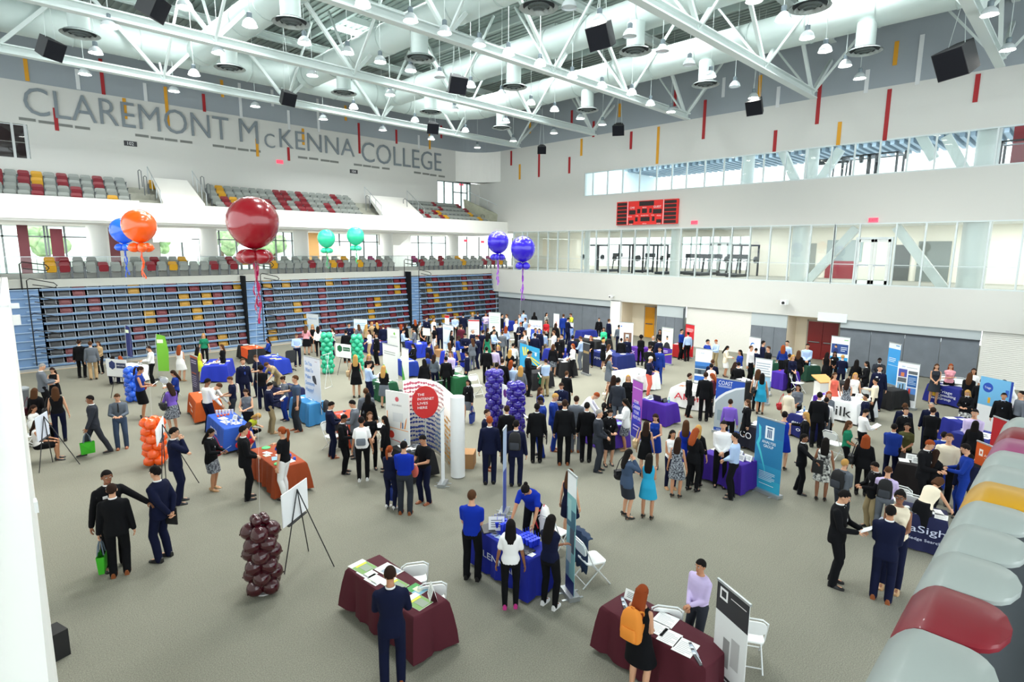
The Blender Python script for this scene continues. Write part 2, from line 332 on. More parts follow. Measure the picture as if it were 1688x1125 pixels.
# slot vents
VE=[(45,197),(77,202),(107,207),(136,211),(234,224),(259,228),(282,231),(307,234),(360,241),(380,244),(401,247),(421,249),(499,260),(517,262),(536,265),(551,267),(590,272),(605,274),(619,276),(636,278),(688,285),(702,287),(714,289),(728,291)]
for i,(px,py) in enumerate(VE):
    p=hit(px,py,1,YL); m=MB(); m.box((-.32,-.02,-.07),(.32,0,.07)); t=O('slot_vent',m,mat('8b8d88',.6),None,False,loc=p,label='grey slot vent below the wall letters, %s from the left'%ORD[i],cat='vent',group='slot vents below the letters')
    m=MB()
    for q in (-.03,.0,.03): m.box((-.3,-.026,q-.006),(.3,-.02,q+.006))
    O('louvre',m,mat('5f625f',.7),t,False)
# ------------------------------------------------------------------ glazed galleries behind the right wall
k=40
MUL=mat('cdd6d6',.4,.2,name='mullion')
def yr(px,py=420): return hit(px,py,0,XW).y
# gallery floors, ceilings and rear walls
PALE=noisy('gallery_wall','e9e2d2','eee8da',.3,.8)
XG=40.5
m=MB(); m.box((XW+.3,-14,W1B-.3),(XG+9,YL+6,W1B)); struct('floor_gallery',m,mat('9c9b92',.8,name='gallery_floor'))
m=MB(); m.box((XW+.3,-14,W1T+.1),(XG,YL+6,W1T+.3)); struct('ceiling_gallery',m,mat('e4e6e2',.8,name='gallery_ceiling'))
m=MB(); m.box((XW+.3,-14,W2B-.3),(XG+9,YL,W2B-.05)); struct('floor_upper_gallery',m,mat('dfe6ea',.8,name='upper_floor'))
m=MB(); m.box((XW+.3,-14,W2T+.9),(XG+3,YL,W2T+1.0)); struct('ceiling_upper_gallery',m,mat('cfd8dc',.8,name='upper_ceiling'))
# rear wall: pale pieces with window openings between (pixel columns along the picture)
def yb(px,py=420,X=XG): return hit(px,py,0,X).y
segs=[(845,962,1),(962,1113,0),(1113,1123,1),(1123,1236,0),(1236,1310,1),(1310,1405,1),(1405,1700,1)]
m=MB()
for a,b,s in segs:
    y1,y0=yb(a),yb(b)
    if s: m.box((XG,y0,W1B),(XG+.2,y1,W1T+.1))
    else: m.box((XG,y0,W1B),(XG+.2,y1,W1B+.35)); m.box((XG,y0,W1T-.4),(XG+.2,y1,W1T+.1))
m.box((XG,-14,W1B),(XG+.2,yb(1700),W1T+.1)); struct('wall_gallery_rear',m,PALE)
# window grid of the rear openings
for a,b in ((962,1113),(1123,1236)):
    y1,y0=yb(a),yb(b); m=MB(); n=7
    for i in range(n+1): y=y0+(y1-y0)*i/n; m.box((XG+.02,y-.05,W1B+.35),(XG+.12,y+.05,W1T-.4))
    m.box((XG+.02,y0,W1B+2.1),(XG+.12,y1,W1B+2.2)); struct('window_%d'%k,m,MUL); k+=1
# hall-side glazing: lower band
def glazing(pxs,py,zb,zt,label,rail=True):
    global k
    ys=[yr(p,py) for p in pxs]
    f=MB()
    for y in ys: f.box((XW+.02,y-.035,zb),(XW+.14,y+.035,zt))
    f.box((XW,min(ys),zt-.06),(XW+.16,max(ys),zt)); f.box((XW,min(ys),zb),(XW+.16,max(ys),zb+.06))
    if rail: f.box((XW+.05,min(ys),zb+1.02),(XW+.1,max(ys),zb+1.05),mat('aeb9b8',.4,.3))
    f.ms=[MUL]+f.ms if f.ms and f.ms[0]!=MUL else (f.ms or [MUL])
    t=struct('window_%d'%k,f,MUL)
    g=MB(); g.box((XW+.07,min(ys),zb+.05),(XW+.085,max(ys),zt-.05)); O('glass_pane',g,GLASS,t,False); k+=1
glazing([846,860,868,886,902,918,936,958,981,1002,1022,1045,1068,1094,1120,1146,1173,1204,1234,1267,1299,1333,1372],420,W1B,W1T,'')
glazing([1372,1412,1472,1520,1570,1624,1680,1740,1800],430,W1B,W1T,'')
glazing([964,977,1001,1026,1054,1082,1107,1131,1161,1192,1222,1257,1292,1327,1367,1405,1446,1492,1537,1588,1636,1700,1760],290,W2B,W2T,'',False)
# columns and diagonal braces standing behind the glass
CC=mat('f0f1ee',.7,name='gallery_column')
for px,zb,zt,py,r_ in ((1112,W1B,W1T+.1,420,.28),(1604,W1B,W1T+.1,430,.55),(1318,W1B,W1T+.1,420,.45),(968,W1B,W1T+.1,420,.2),(1338,W2B,W2T+.9,270,.35),(1629,W2B,W2T+.9,240,.45),(1233,W2B,W2T+.9,280,.35)):
    m=MB(); y=hit(px,py,0,XW+1.1).y; m.lathe([(r_,0),(r_,zt-zb)],24,(0,0,0)); struct('trim_%d'%k,m,CC,smooth=True).location=(XW+1.1,y,zb); k+=1
def diag(p0,p1):
    global k
    a=hit(p0[0],p0[1],0,XW+.8); b=hit(p1[0],p1[1],0,XW+.8); m=MB(); m.bar(a,b,.3,.42,CC); struct('trim_%d'%k,m,CC); k+=1
diag((1330,466),(1412,376)); diag((1478,374),(1560,482)); diag((1560,225),(1592,284)); diag((1350,300),(1386,246)); diag((1515,218),(1540,262)); diag((1290,250),(1312,300))
# doors in the gallery
def dooron(px0,px1,py,X,zb,zt,frame,panel,name,glass=True):
    global k
    y0,y1=sorted((hit(px0,py,0,X).y,hit(px1,py,0,X).y)); f=MB()
    f.box((X-.05,y0-.08,zb),(X+.1,y0,zt)); f.box((X-.05,y1,zb),(X+.1,y1+.08,zt)); f.box((X-.05,y0-.08,zt),(X+.1,y1+.08,zt+.1))
    t=struct(name,f,frame); n=2; wd=(y1-y0)/n
    for i in range(n):
        a,b=y0+i*wd+.01,y0+(i+1)*wd-.01; m=MB(); X0,X1=X-.02,X+.03
        if glass:
            m.box((X0,a,zb),(X1,a+.12,zt)); m.box((X0,b-.12,zb),(X1,b,zt)); m.box((X0,a,zt-.14),(X1,b,zt)); m.box((X0,a,zb),(X1,b,zb+.25))
            l=O('door_leaf',m,panel,t,False); m=MB(); m.box((X0+.02,a+.1,zb+.2),(X0+.03,b-.1,zt-.1)); O('glass_pane',m,GLASS,l,False)
        else:
            m.box((X0,a,zb),(X1,b,zt)); l=O('door_leaf',m,panel,t,False)
        m=MB(); m.box((X-.08,a+.15,zb+.98),(X-.03,b-.05,zb+1.03)); O('push_bar',m,CHROME,l,False)
    return t
dooron(1411,1466,430,XW+.08,W1B,W1B+2.3,MUL,mat('e1e5e2',.5),'door_1')
dooron(1170,1200,420,XG-.1,W1B,W1B+2.2,MUL,mat('e1e5e2',.5),'door_2')
m=MB(); a,b=sorted((yb(1325),yb(1345))); m.box((XG-.06,a,W1B),(XG,b,W1B+2.2)); struct('door_3',m,mat('8d9088',.6))
# dark room and red panel seen behind at right
for px0,px1,z0,z1,c,nm in ((1472,1500,W1B,W1B+2.1,'565a58','wall_recess_dark'),(1512,1566,W1B,W1B+2.3,'7c8480','wall_recess_grey'),(1362,1408,W1B,W1B+1.1,'8e2430','wall_panel_red'),(1362,1420,W1B+1.1,W1B+2.4,'9aa6a6','wall_panel_grey')):
    a,b=sorted((yb(px0,430),yb(px1,430))); m=MB(); m.box((XG-.09,a,z0),(XG-.02,b,z1)); struct(nm,m,mat(c,.7))
# upper gallery: corrugated soffit strips and red wall
m=MB()
for i in range(60):
    y=2+i*.45; m.box((XG-1.5,y,W2T+.6),(XG+3,y+.2,W2T+.85))
struct('trim_%d'%k,m,mat('8b9aa6',.6)); k+=1
m=MB(); a,b=yb(1668,250,XW+3),yb(1668,250,XW+3)-3; m.box((XW+2.8,b,W2B),(XW+3.0,a,W2T+.9)); struct('wall_upper_red',m,mat('7d1220',.7))
m=MB(); m.box((XW+.3,yr(963,300)+.4,W2B),(XG+3,yr(963,300)+.6,W2T+.9)); struct('wall_upper_end',m,mat('e9f2f4',.7))
# exercise machines
def machine(px,py,X,zb,label,kind=0,s=1):
    p=hit(px,py,0,X); t=thing('exercise_machine',label,'exercise machine',(X,p.y,zb),0,None)
    D=mat('23262b',.5); m=MB()
    if kind==0:   # treadmill
        m.box((-.9*s,-.35,0),(.8*s,.35,.18)); O('running_deck',m,D,t,False); m=MB()
        for q in (-.33,.33): m.bar((.6*s,q,.1),(.85*s,q,1.35),.07,.07)
        m.box((.7*s,-.4,1.15),(.95*s,.4,1.45)); O('console_frame',m,D,t,False); m=MB()
        for q in (-.36,.36): m.bar((.0,q,1.0),(.75*s,q,1.05),.05,.05)
        O('handrail',m,CHROME,t,False)
    else:         # weight rack
        m=MB()
        for a in (-.7,.7):
            for b in (-.6,.6): m.box((a-.05,b-.05,0),(a+.05,b+.05,2.1*s))
        for b in (-.6,.6): m.box((-.7,b-.05,2.0*s),(.7,b+.05,2.1*s))
        for a in (-.7,.7): m.box((a-.05,-.6,2.0*s),(a+.05,.6,2.1*s))
        O('frame',m,D,t,False); m=MB(); m.tube([(-.7,-1.1,1.1),(-.7,1.1,1.1)],.025,8)
        O('barbell',m,CHROME,t)
        m=MB()
        for b in (-1.0,1.0): m.tube([(-.7,b-.06,1.1),(-.7,b+.06,1.1)],.22,14)
        O('weight_plate',m,D,t)
    return t
MQ=[(985,1),(1008,0),(1040,1),(1062,0),(1080,1),(1098,0),(1130,0),(1145,0),(1158,0),(1172,0),(1200,0),(1216,0),(1228,1)]
for i,(px,kd) in enumerate(MQ): machine(px,430,XG-1.6-(i%3)*.9,W1B,'black gym machine behind the lower gallery glass, %s from the left'%ORD[i],kd)
for i,(px,py,kd) in enumerate(((1345,290,0),(1378,290,0),(1415,285,1),(1460,283,1),(1678,270,1))): machine(px,py,XW+2.3,W2B-.05,'black gym machine behind the upper glass, %s from the left'%ORD[i],kd,.62 if kd else .8)
# ------------------------------------------------------------------ ground-level end wall under the gallery
YA=lambda px,py=570: hit(px,py,0,XW).y
CUR=noisy('grey_padding','6d747c','747b83',2,.85); BAND=mat('b7c0c2',.8,name='pale_grey_band')
kk=[0]
def lowwall(px0,px1,kind,name):
    y1,y0=YA(px0),YA(px1)
    if kind=='curtain':
        m=MB(); n=max(2,int((y1-y0)/1.25)); 
        for i in range(n):
            a=y0+(y1-y0)*i/n;b=y0+(y1-y0)*(i+1)/n; m.box((XW+.12,a+.01,.05),(XW+.2,b-.01,2.0))
        struct(name,m,CUR); m=MB(); m.box((XW+.06,y0,2.0),(XW+.24,y1,2.07)); kk[0]+=1; struct('trim_2%02d'%kk[0],m,mat('2c3036',.6))
        m=MB(); m.box((XW+.1,y0,2.07),(XW+.3,y1,2.55)); struct('wall_band_%d'%kk[0],m,BAND)
    if kind=='panel':
        m=MB(); n=3
        for i in range(n):
            a=y0+(y1-y0)*i/n;b=y0+(y1-y0)*(i+1)/n; m.box((XW+.12,a+.008,.05),(XW+.2,b-.008,1.75))
        struct(name,m,CUR); m=MB(); m.box((XW+.1,y0,1.75),(XW+.3,y1,2.55)); kk[0]+=1; struct('wall_band_%d'%kk[0],m,BAND)
    if kind=='shutter':
        m=MB(); z=0
        while z<2.45: m.box((XW+.15,y0,z),(XW+.19,y1,z+.075)); m.box((XW+.17,y0,z+.07),(XW+.19,y1,z+.085)); z+=.085
        m.box((XW+.17,y0,0),(XW+.2,y1,2.55)); struct(name,m,mat('e6e5de',.6,name='shutter_slats'))
    if kind=='pier':
        m=MB(); m.box((XW,y0,0),(XW+.5,y1,2.55)); struct(name,m,WHITE)
    if kind in('recess1','recess2'):
        d=1.5; m=MB(); m.box((XW+d,y0,0),(XW+d+.1,y1,2.45)); m.box((XW+.2,y1-.02,0),(XW+d,y1+.05,2.45)); m.box((XW+.2,y0-.05,0),(XW+d,y0+.0,2.45)); m.box((XW+.2,y0,2.45),(XW+d,y1,2.6)); struct(name,m,mat('e5d9c2',.8,name='recess_paint'))
yN=[('curtain',820,1004,'wall_padding_far'),('pier',1004,1020,'wall_pier_a'),('recess1',1020,1079,'wall_recess_a'),('panel',1079,1124,'wall_panel_a'),('shutter',1127,1234,'wall_shutter_a'),('panel',1234,1293,'wall_panel_b'),('recess2',1293,1381,'wall_recess_b'),('curtain',1381,1614,'wall_padding_near'),('shutter',1616,1800,'wall_shutter_b')]
for kd,a,b,n in yN: lowwall(a,b,kd,n)
# recess doors
def recdoor(px0,px1,py,c,name,leaves):
    X=XW+1.44; y0,y1=sorted((hit(px0,py,0,X).y,hit(px1,py,0,X).y)); f=MB(); f.box((X-.04,y0-.07,0),(X+.04,y0,2.2)); f.box((X-.04,y1,0),(X+.04,y1+.07,2.2)); f.box((X-.04,y0-.07,2.12),(X+.04,y1+.07,2.2))
    t=struct(name,f,mat('a89f90',.5)); wd=(y1-y0)/leaves
    for i in range(leaves):
        m=MB(); m.box((X-.06,y0+i*wd+.01,.01),(X,y0+(i+1)*wd-.01,2.12)); l=O('door_leaf',m,mat(c,.45),t,False)
        m=MB(); m.box((X-.13,y0+i*wd+.1,.95),(X-.08,y0+(i+1)*wd-.1,1.0)); O('push_bar',m,CHROME,l,False)
recdoor(1063,1079,540,'d8920f','door_4',1); recdoor(1331,1381,560,'7d1414','door_5',2)
m=MB(); m.box((XW+.1,-14,-.0),(XW+.32,YA(1800),2.45)); struct('wall_right_low',m,WHITE)
m=MB(); p=hit(1127,520,0,XW); m.box((XW-.02,p.y-.03,0),(XW+.1,p.y+.03,2.4)); struct('trim_290',m,mat('4b5157',.5))
# scoreboard
A=hit(1020,332,0,XW);B=hit(1118,369,0,XW); A2=hit(1118,330,0,XW); wS=abs(A.y-B.y); hS=(A.z-B.z+A2.z-B.z)/2
t=thing('scoreboard','red and black electronic scoreboard with white lettering on the white wall','scoreboard',(XW,(A.y+B.y)/2,B.z),-PI/2)
RED=mat('d8231d',.5,emit=.03,name='scoreboard_red')
m=MB(); m.box((-wS/2,-.2,0),(wS/2,0,hS)); O('housing',m,RED,t,False)
def sb(n,c,x0,z0,x1,z1,par=t): m=MB(); m.box((wS*(x0-.5),-.215,hS*z0),(wS*(x1-.5),-.2,hS*z1)); return O(n,m,mat(c,.5),par,False)
for s in (0,1):
    for r_ in range(6):
        x0,x1=((.015,.18),(.80,.985))[s]; sb('player_panel','1d0d0d',x0,.03+r_*.16,x1,.03+r_*.16+.125)
for q in ((.39,.78,.63,.97),(.22,.44,.33,.62),(.62,.44,.76,.62),(.36,.48,.41,.66),(.44,.48,.52,.66),(.56,.48,.60,.66),(.22,.06,.30,.2),(.42,.14,.57,.32),(.68,.06,.76,.2),(.33,.14,.37,.32),(.61,.14,.65,.32)): sb('digit_panel','1d0d0d',*q)
for x in (.195,.785): sb('divider','f3e6e6',x-.004,0,x+.004,1)
for s,x,z,h in (('CMS',.275,.68,.09),('GUEST',.69,.68,.09),('PERIOD',.48,.69,.045),('FOULS',.24,.33,.05),('T.O.L.',.36,.36,.045),('PLAYER FOUL',.49,.36,.045),('T.O.L.',.62,.36,.045),('FOULS',.72,.33,.05),('SCORE',.26,.005,.04),('MATCH',.49,.02,.04),('SCORE',.72,.005,.04)):
    text(t,s,wS*(x-.5),hS*z,hS*h,mat('f6f0f0',.5),y=-.222,ext=.004)
# exit signs
def exit_sign(px,py,ax,v,rz,label,wd=.42):
    p=hit(px,py,ax,v); t=thing('exit_sign',label,'exit sign',p,rz,'red exit signs'); m=MB(); m.box((-wd/2,-.06,-.11),(wd/2,-.01,.11)); O('sign_housing',m,mat('f0536b',.5,emit=.5,name='lit_exit_face'),t,False)
    text(t,'EXIT',0,-.06,.13,mat('c01030',.5),y=-.066,ext=.003)
for i,(px,py) in enumerate(((1145,367),(1440,363))): exit_sign(px,py,0,XW,-PI/2,'small red exit sign above the gallery glass, %s'%('left one' if i==0 else 'right one'))
exit_sign(461,267,1,YL,0,'small red exit sign under the big wall letters')
exit_sign(760,304,1,YL+.1,0,'red exit sign over the bright corner doors')
for i,(px,py) in enumerate(((73,367),(511,374),(767,397),(795,399))): exit_sign(px,py,1,41.9,0,'red exit sign below the balcony, %s from the left'%ORD[i])
for i,(px,py,s) in enumerate(((215,237,'102'),(583,283,'104'))):
    p=hit(px,py,1,YL); t=thing('section_sign','small dark section number sign on lettered wall, %s'%('left one' if i==0 else 'right one'),'sign',p); m=MB(); m.box((-.3,-.03,-.13),(.3,0,.13)); O('plate',m,mat('3c3c40',.6),t,False); text(t,s,0,-.08,.17,mat('e8e8e8',.6),y=-.04,ext=.003)
# projector and cameras, speakers on walls
def walldevice(px,py,X,label,s=.3,c='e6e8e8'):
    p=hit(px,py,0,X); t=thing('wall_camera',label,'camera',p,0); m=MB(); m.box((-.3,-.04,-.04),(0,.04,.04)); O('mount_arm',m,mat(c,.5),t,False)
    m=MB(); m.box((-.3-s,-s/2,-s/2),(-.25,s/2,s/3)); O('housing',m,mat(c,.5),t,False); m=MB(); m.tube([(-.3-s,0,-.05),(-.33-s,0,-.05)],s*.25,12); O('lens',m,BLK,t)
walldevice(1298,497,XW,'white and black camera on the white wall above the shutter',.32)
walldevice(1012,488,XW,'small white device at the foot of the white wall',.2)
m=MB(); p=hit(1372,523,0,XW); m.box((XW-.03,p.y-.7,p.z-.25),(XW,p.y+.7,p.z+.2)); struct('trim_291',m,mat('e3eef0',.6))
# ------------------------------------------------------------------ lettered-wall side: concourse, balcony, bleachers, seats
# mid level slab and concourse
m=MB(); m.box((-12,YB+.55,ZMID-.4),(XW+2,50,ZMID)); struct('floor_concourse',m,mat('b9bab2',.8,name='concourse_floor'))
m=MB(); m.box((-12,YF+.25,7.15),(XW,44,7.3)); struct('ceiling_concourse',m,WHITE)
# balcony fascia
zf0,zf1=7.25,8.3
m=MB(); xs0=xat(230,YF,340); m.box((-12,YF,zf0),(xs0,YF+.22,zf1)); m.box((xs0,YF-.15,zf0),(XW,YF+.22,zf1-.08)); struct('balcony_front',m,WHITE)
# glass facade behind the concourse
YG=42.0
GX=lambda px,Y=YG,py=400: hit(px,py,1,Y).x
f=MB(); pxs=[-20,5,35,45,75,80,108,150,178,262,300,330,362,390,420,455,468,482,500,520,560,578,600,622,650,672,690,712,735,755,770,790,806,826,845]
for px in pxs: x=GX(px); f.box((x-.045,YG,ZMID),(x+.045,YG+.1,7.2))
f.box((-12,YG,ZMID),(XW,YG+.1,ZMID+.12)); f.box((-12,YG,6.5),(XW,YG+.1,6.58)); t=struct('window_90',f,mat('6f7878',.5,name='dark_mullion'))
g=MB(); g.box((-12,YG+.04,ZMID),(XW,YG+.055,7.2)); O('glass_pane',g,GLASS,t,False)
for px0,px1,c,nm,z1 in ((178,196,'6b3a40','wall_behind_a',7.2),(196,262,'c9c6be','wall_behind_b',7.2),(414,424,'b88a55','wall_wood_a',7.2),(498,524,'c69b62','wall_wood_b',7.2),(524,560,'d8d2c6','wall_behind_c',6.2),(30,48,'5a2a30','wall_behind_d',7.2),(84,104,'6a2f38','wall_behind_e',7.0),(640,676,'d9dbd8','wall_behind_f',7.2)):
    m=MB(); m.box((GX(px0),YG-.12,ZMID),(GX(px1),YG-.02,z1)); struct(nm,m,mat(c,.8))
# outside: ground, hedge and trees seen through the glass
m=MB(); m.box((-60,50,ZMID-.5),(90,110,ZMID-.3)); struct('floor_terrace',m,mat('c3c4b4',.9,name='terrace'))
FOL=noisy('foliage','7fa06a','b9d09a',1.5,.9)
rnd=random.Random(4)
for i in range(8):
    x=-10+i*5.5+rnd.uniform(-1,1); y=66+rnd.uniform(0,6); t=thing('tree','green leafy tree outside the concourse glass, %s from the left'%ORD[i],'tree',(x,y,ZMID-.3),0,'trees outside')
    m=MB(); m.tube([(0,0,0),(.1,0,1.2),(0,0,2.0)],[.22,.17,.12],8); O('trunk',m,mat('6b543c',.9),t)
    m=MB()
    for q in range(16): m.ball((rnd.uniform(-1.4,1.4),rnd.uniform(-1.2,1.2),rnd.uniform(1.4,3.4)),rnd.uniform(.5,.9),8,6)
    O('crown',m,FOL,t)
# columns on the concourse
for px in (162,344,496,637,688+230):
    if px>850: continue
    x=GX(px,YG-3.2); m=MB(); m.lathe([(.5,0),(.5,2.9)],28); struct('trim_%d'%(300+px),m,mat('e9eae6',.7,name='concourse_column'),smooth=True).location=(x,YG-3.2,ZMID)
m=MB(); x=GX(745,YG-3.2); m.lathe([(.5,0),(.5,2.9)],28); struct('trim_1045',m,mat('e9eae6',.7,name='concourse_column'),smooth=True).location=(x,YG-3.2,ZMID)
# stair soffits (slanted white boxes under the stand)
for px0,px1 in ((262,342),(638,678)):
    x0,x1=GX(px0,YG-2.5),GX(px1,YG-2.5); m=MB(); y=YG-2.6
    vs=[(x0,y,6.3),(x1-1.2,y,6.3),(x1,y,7.2),(x0,y,7.2)]; m.add(vs+[(a,b+1.4,c) for a,b,c in vs],[(0,1,2,3),(7,6,5,4),(0,4,5,1),(1,5,6,2)]); struct('trim_%d'%(400+px0),m,WHITE)
# glass guard at the front of the concourse
f=MB(); g=MB(); yg=YB+2.3
f.box((-4,yg-.02,ZMID+1.05),(XW,yg+.02,ZMID+1.09))
x=-4.0
while x<XW: f.box((x-.015,yg-.015,ZMID),(x+.015,yg+.015,ZMID+1.05)); x+=1.5
t=struct('trim_500',f,ALU); g.box((-4,yg-.006,ZMID+.05),(XW,yg+.006,ZMID+1.04)); O('glass_pane',g,GLASS,t,False)
# people-side opening doors at upper level near the corner
f=MB()
xs=[xo0+(xo1-xo0)*q for q in (0,.21,.47,.72,.9,1)]
for x in xs: f.box((x-.05,YL+.02,8.7),(x+.05,YL+.15,zo1))
f.box((xo0,YL+.02,zo1-.08),(xo1,YL+.15,zo1)); f.box((xs[2],YL+.02,10.6),(xs[4],YL+.15,10.68)); t=struct('window_91',f,mat('8b9696',.5)); g=MB(); g.box((xo0,YL+.07,8.7),(xo1,YL+.08,zo1)); O('glass_pane',g,GLASS,t,False)
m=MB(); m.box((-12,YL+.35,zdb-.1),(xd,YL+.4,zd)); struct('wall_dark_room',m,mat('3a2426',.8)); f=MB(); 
for x in (xd-.1,hit(22,230,1,YL).x): f.box((x-.05,YL,zdb),(x+.05,YL+.12,zd))
t=struct('window_92',f,mat('c9cccc',.5)); g=MB(); g.box((-12,YL+.06,zdb),(xd,YL+.07,zd)); O('glass_pane',g,GLASS,t,False)
# ---------------------------------------------------------------- seats
SEATC={'g':('8c928d','grey'),'r':('7e1020','dark red'),'y':('c8940c','yellow'),'d':('2a2e34','charcoal'),'R':('68101c','dark red'),'Y':('a87c0c','yellow'),'p':('96456e','pink')}
PL=lambda c: mat(SEATC[c][0],.42,name='moulded_plastic_'+SEATC[c][1])
def rr(w_,h_,r,n=4):
    pts=[]
    for cx,cz,a0 in ((w_/2-r,h_-r,0),(-w_/2+r,h_-r,90),(-w_/2+r,r,180),(w_/2-r,r,270)):
        for i in range(n+1): a=R(a0+90*i/n); pts.append((cx+r*math.cos(a),cz+r*math.sin(a)))
    return pts
def slab(mb,prof,y0,y1,M=None,m=None,bulge=0):
    n=len(prof); vs=[(x,y0,z) for x,z in prof]+[(x*.985,y1,z) for x,z in prof]
    if M: vs=[M@Vector(v) for v in vs]
    mb.add(vs,[tuple(range(n-1,-1,-1)),tuple(range(n,2*n))]+[(i,(i+1)%n,n+(i+1)%n,n+i) for i in range(n)],m)
# upright tip-up stadium seat (faces -y)
m=MB(); slab(m,rr(.44,.42,.09),.0,.035,Matrix.Translation((0,.12,.40))@Matrix.Rotation(R(-10),4,'X')); slab(m,rr(.36,.22,.05),-.012,0,Matrix.Translation((0,.12,.5))@Matrix.Rotation(R(-10),4,'X')); seat_back=m.mesh('seat_back')
m=MB(); slab(m,rr(.42,.36,.08),-.03,.02,Matrix.Translation((0,.03,.32))@Matrix.Rotation(R(10),4,'X')); seat_pan=m.mesh('seat_pan')
m=MB()
for s in (-1,1): m.box((s*.245-.02,-.02,.0),(s*.245+.02,.12,.56)); m.box((s*.245-.025,-.12,.55),(s*.245+.025,.16,.585))
m.box((-.24,.06,.3),(.24,.1,.34)); seat_frame=m.mesh('seat_frame',mat('6b7074',.5))
# folded bleacher chair (seen between the shelves)
m=MB(); slab(m,rr(.43,.30,.08),.0,.03,Matrix.Translation((0,-.05,.03))@Matrix.Rotation(R(-22),4,'X')); slab(m,rr(.34,.17,.05),-.012,0,Matrix.Translation((0,-.05,.09))@Matrix.Rotation(R(-22),4,'X'),mat('2b2f35',.7)); fold_back=m.mesh('seat_back')
fold_back.materials.clear(); fold_back.materials.append(mat('474d54')); 
m=MB()
for s in (-1,1): m.bar((s*.235,-.08,.0),(s*.235,.04,.3),.03,.05)
m.bar((-.235,-.09,.02),(.235,-.09,.02),.03,.03); fold_frame=m.mesh('seat_frame',mat('7a828a',.4,.3))
seatn=[0]
def upright(x,y,z,c,label,group,M0=None,rz=0):
    t=thing('stadium_seat',label,'seat',(x,y,z),rz,group); link('seat_back',seat_back,t,mats=None); 
    for nm,me in (('seat_back',seat_back),('seat_pan',seat_pan)):
        pass
    return t
seat_back.materials.append(PL('g')); seat_pan.materials.append(PL('g'))
def upright(x,y,z,c,label,group,rz=0):
    t=thing('stadium_seat',label,'seat',(x,y,z),rz,group)
    link('seat_back',seat_back,t,mats=[PL(c)]); link('seat_pan',seat_pan,t,mats=[PL(c)]); link('seat_frame',seat_frame,t)
def folded(x,y,z,c,label,group):
    t=thing('bleacher_chair',label,'seat',(x,y,z),0,group)
    link('seat_back',fold_back,t,mats=[PL(c)]); link('seat_frame',fold_frame,t,mats=[PL(c) if c in 'RY' else mat('7a828a',.4,.3)])
rnd=random.Random(11)
# --- retracted bleachers
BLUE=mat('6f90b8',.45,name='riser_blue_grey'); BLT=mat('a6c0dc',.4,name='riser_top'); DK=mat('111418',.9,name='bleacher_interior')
BX=lambda px,py=520: hit(px,py,1,YB).x
NR=10; P=(ZMID-.32)/NR
def zrow(k_): return .22+P*k_
def yrow(k_): return YB+.055*k_
secs=[('left',18,72,405,77),('middle',408,440,676,447),('right',678,698,858,703)]
cols_total=0
ind=[];rest=[]
for si,(sn,pa,pb,pc,pst) in enumerate(secs):
    xa,xb,xc=BX(pa),BX(pb),BX(pc)
    t=thing('bleacher_stand','blue-grey retracted telescopic bleacher bank with aisle steps, %s of three'%sn,'bleachers',(0,0,0),0,'retracted bleacher banks')
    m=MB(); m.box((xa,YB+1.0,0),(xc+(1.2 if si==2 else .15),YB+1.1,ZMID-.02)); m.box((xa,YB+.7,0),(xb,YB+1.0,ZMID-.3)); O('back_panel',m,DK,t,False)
    for r_ in range(NR):
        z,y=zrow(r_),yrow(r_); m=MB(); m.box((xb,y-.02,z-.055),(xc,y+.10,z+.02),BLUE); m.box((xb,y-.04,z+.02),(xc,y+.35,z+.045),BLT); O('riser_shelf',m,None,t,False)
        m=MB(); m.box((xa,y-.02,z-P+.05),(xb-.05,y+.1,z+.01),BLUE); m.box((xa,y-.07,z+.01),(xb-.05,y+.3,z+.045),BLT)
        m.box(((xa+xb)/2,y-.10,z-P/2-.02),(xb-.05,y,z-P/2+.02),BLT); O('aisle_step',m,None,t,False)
    m=MB(); m.box((xa,YB-.12,0),(xc+.1,YB-.02,.14),mat('a9adae',.5,.3)); m.box((xa,YB-.16,0),(xc+.1,YB-.12,.03),mat('c9b79a',.6)); O('kick_plate',m,None,t,False)
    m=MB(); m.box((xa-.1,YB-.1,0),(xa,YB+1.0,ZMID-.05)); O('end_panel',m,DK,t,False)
    # aisle handrails
    xr=BX(pb-22 if si==0 else pb-9)
    for g_ in range(5):
        m=MB(); z0=.3+g_*.82; x=xr; m.tube([(x,YB-.2,z0),(x,YB-.2,z0+.82),(x+.12,YB-.21,z0+.9),(x+1.0,YB-.22,z0+.68),(x+1.12,YB-.22,z0+.55),(x+1.02,YB-.22,z0+.45),(x+.2,YB-.21,z0+.62)],.025,6); O('handrail',m,BLK,t)
    n=int((xc-xb)/.58)
    for r_ in range(NR):
        for c_ in range(n):
            x=xb+.35+c_*(xc-xb-.5)/(n-1)
            rk=random.Random((r_//2)*977+c_*31+si*7); q=rk.random(); c='R' if q<.2 else ('Y' if q<.33 else 'd')
            ind.append((x,yrow(r_)+.14,zrow(r_)+.045,c,r_,c_,sn,n))
cam_d=lambda s: (Vector((s[0],s[1],s[2]-EYE))).length
ind.sort(key=cam_d)
for (x,y,z,c,r_,c_,sn,n) in ind[:300]: folded(x,y,z,c,'%s folded seat, row %s from bottom, %s from left, %s bleacher bank'%(SEATC[c][1],ORD[r_],ORD[c_],sn),'folded seats in the bleacher banks')
ms={}
for (x,y,z,c,r_,c_,sn,n) in ind[300:]:
    ms.setdefault('all',MB()); mb=ms['all']
    for me,mm in ((fold_back,PL(c)),(fold_frame,PL(c) if c in 'RY' else mat('7a828a',.4,.3))):
        mb.add([(v.co.x+x,v.co.y+y,v.co.z+z) for v in me.vertices],[tuple(p.vertices) for p in me.polygons],mm)
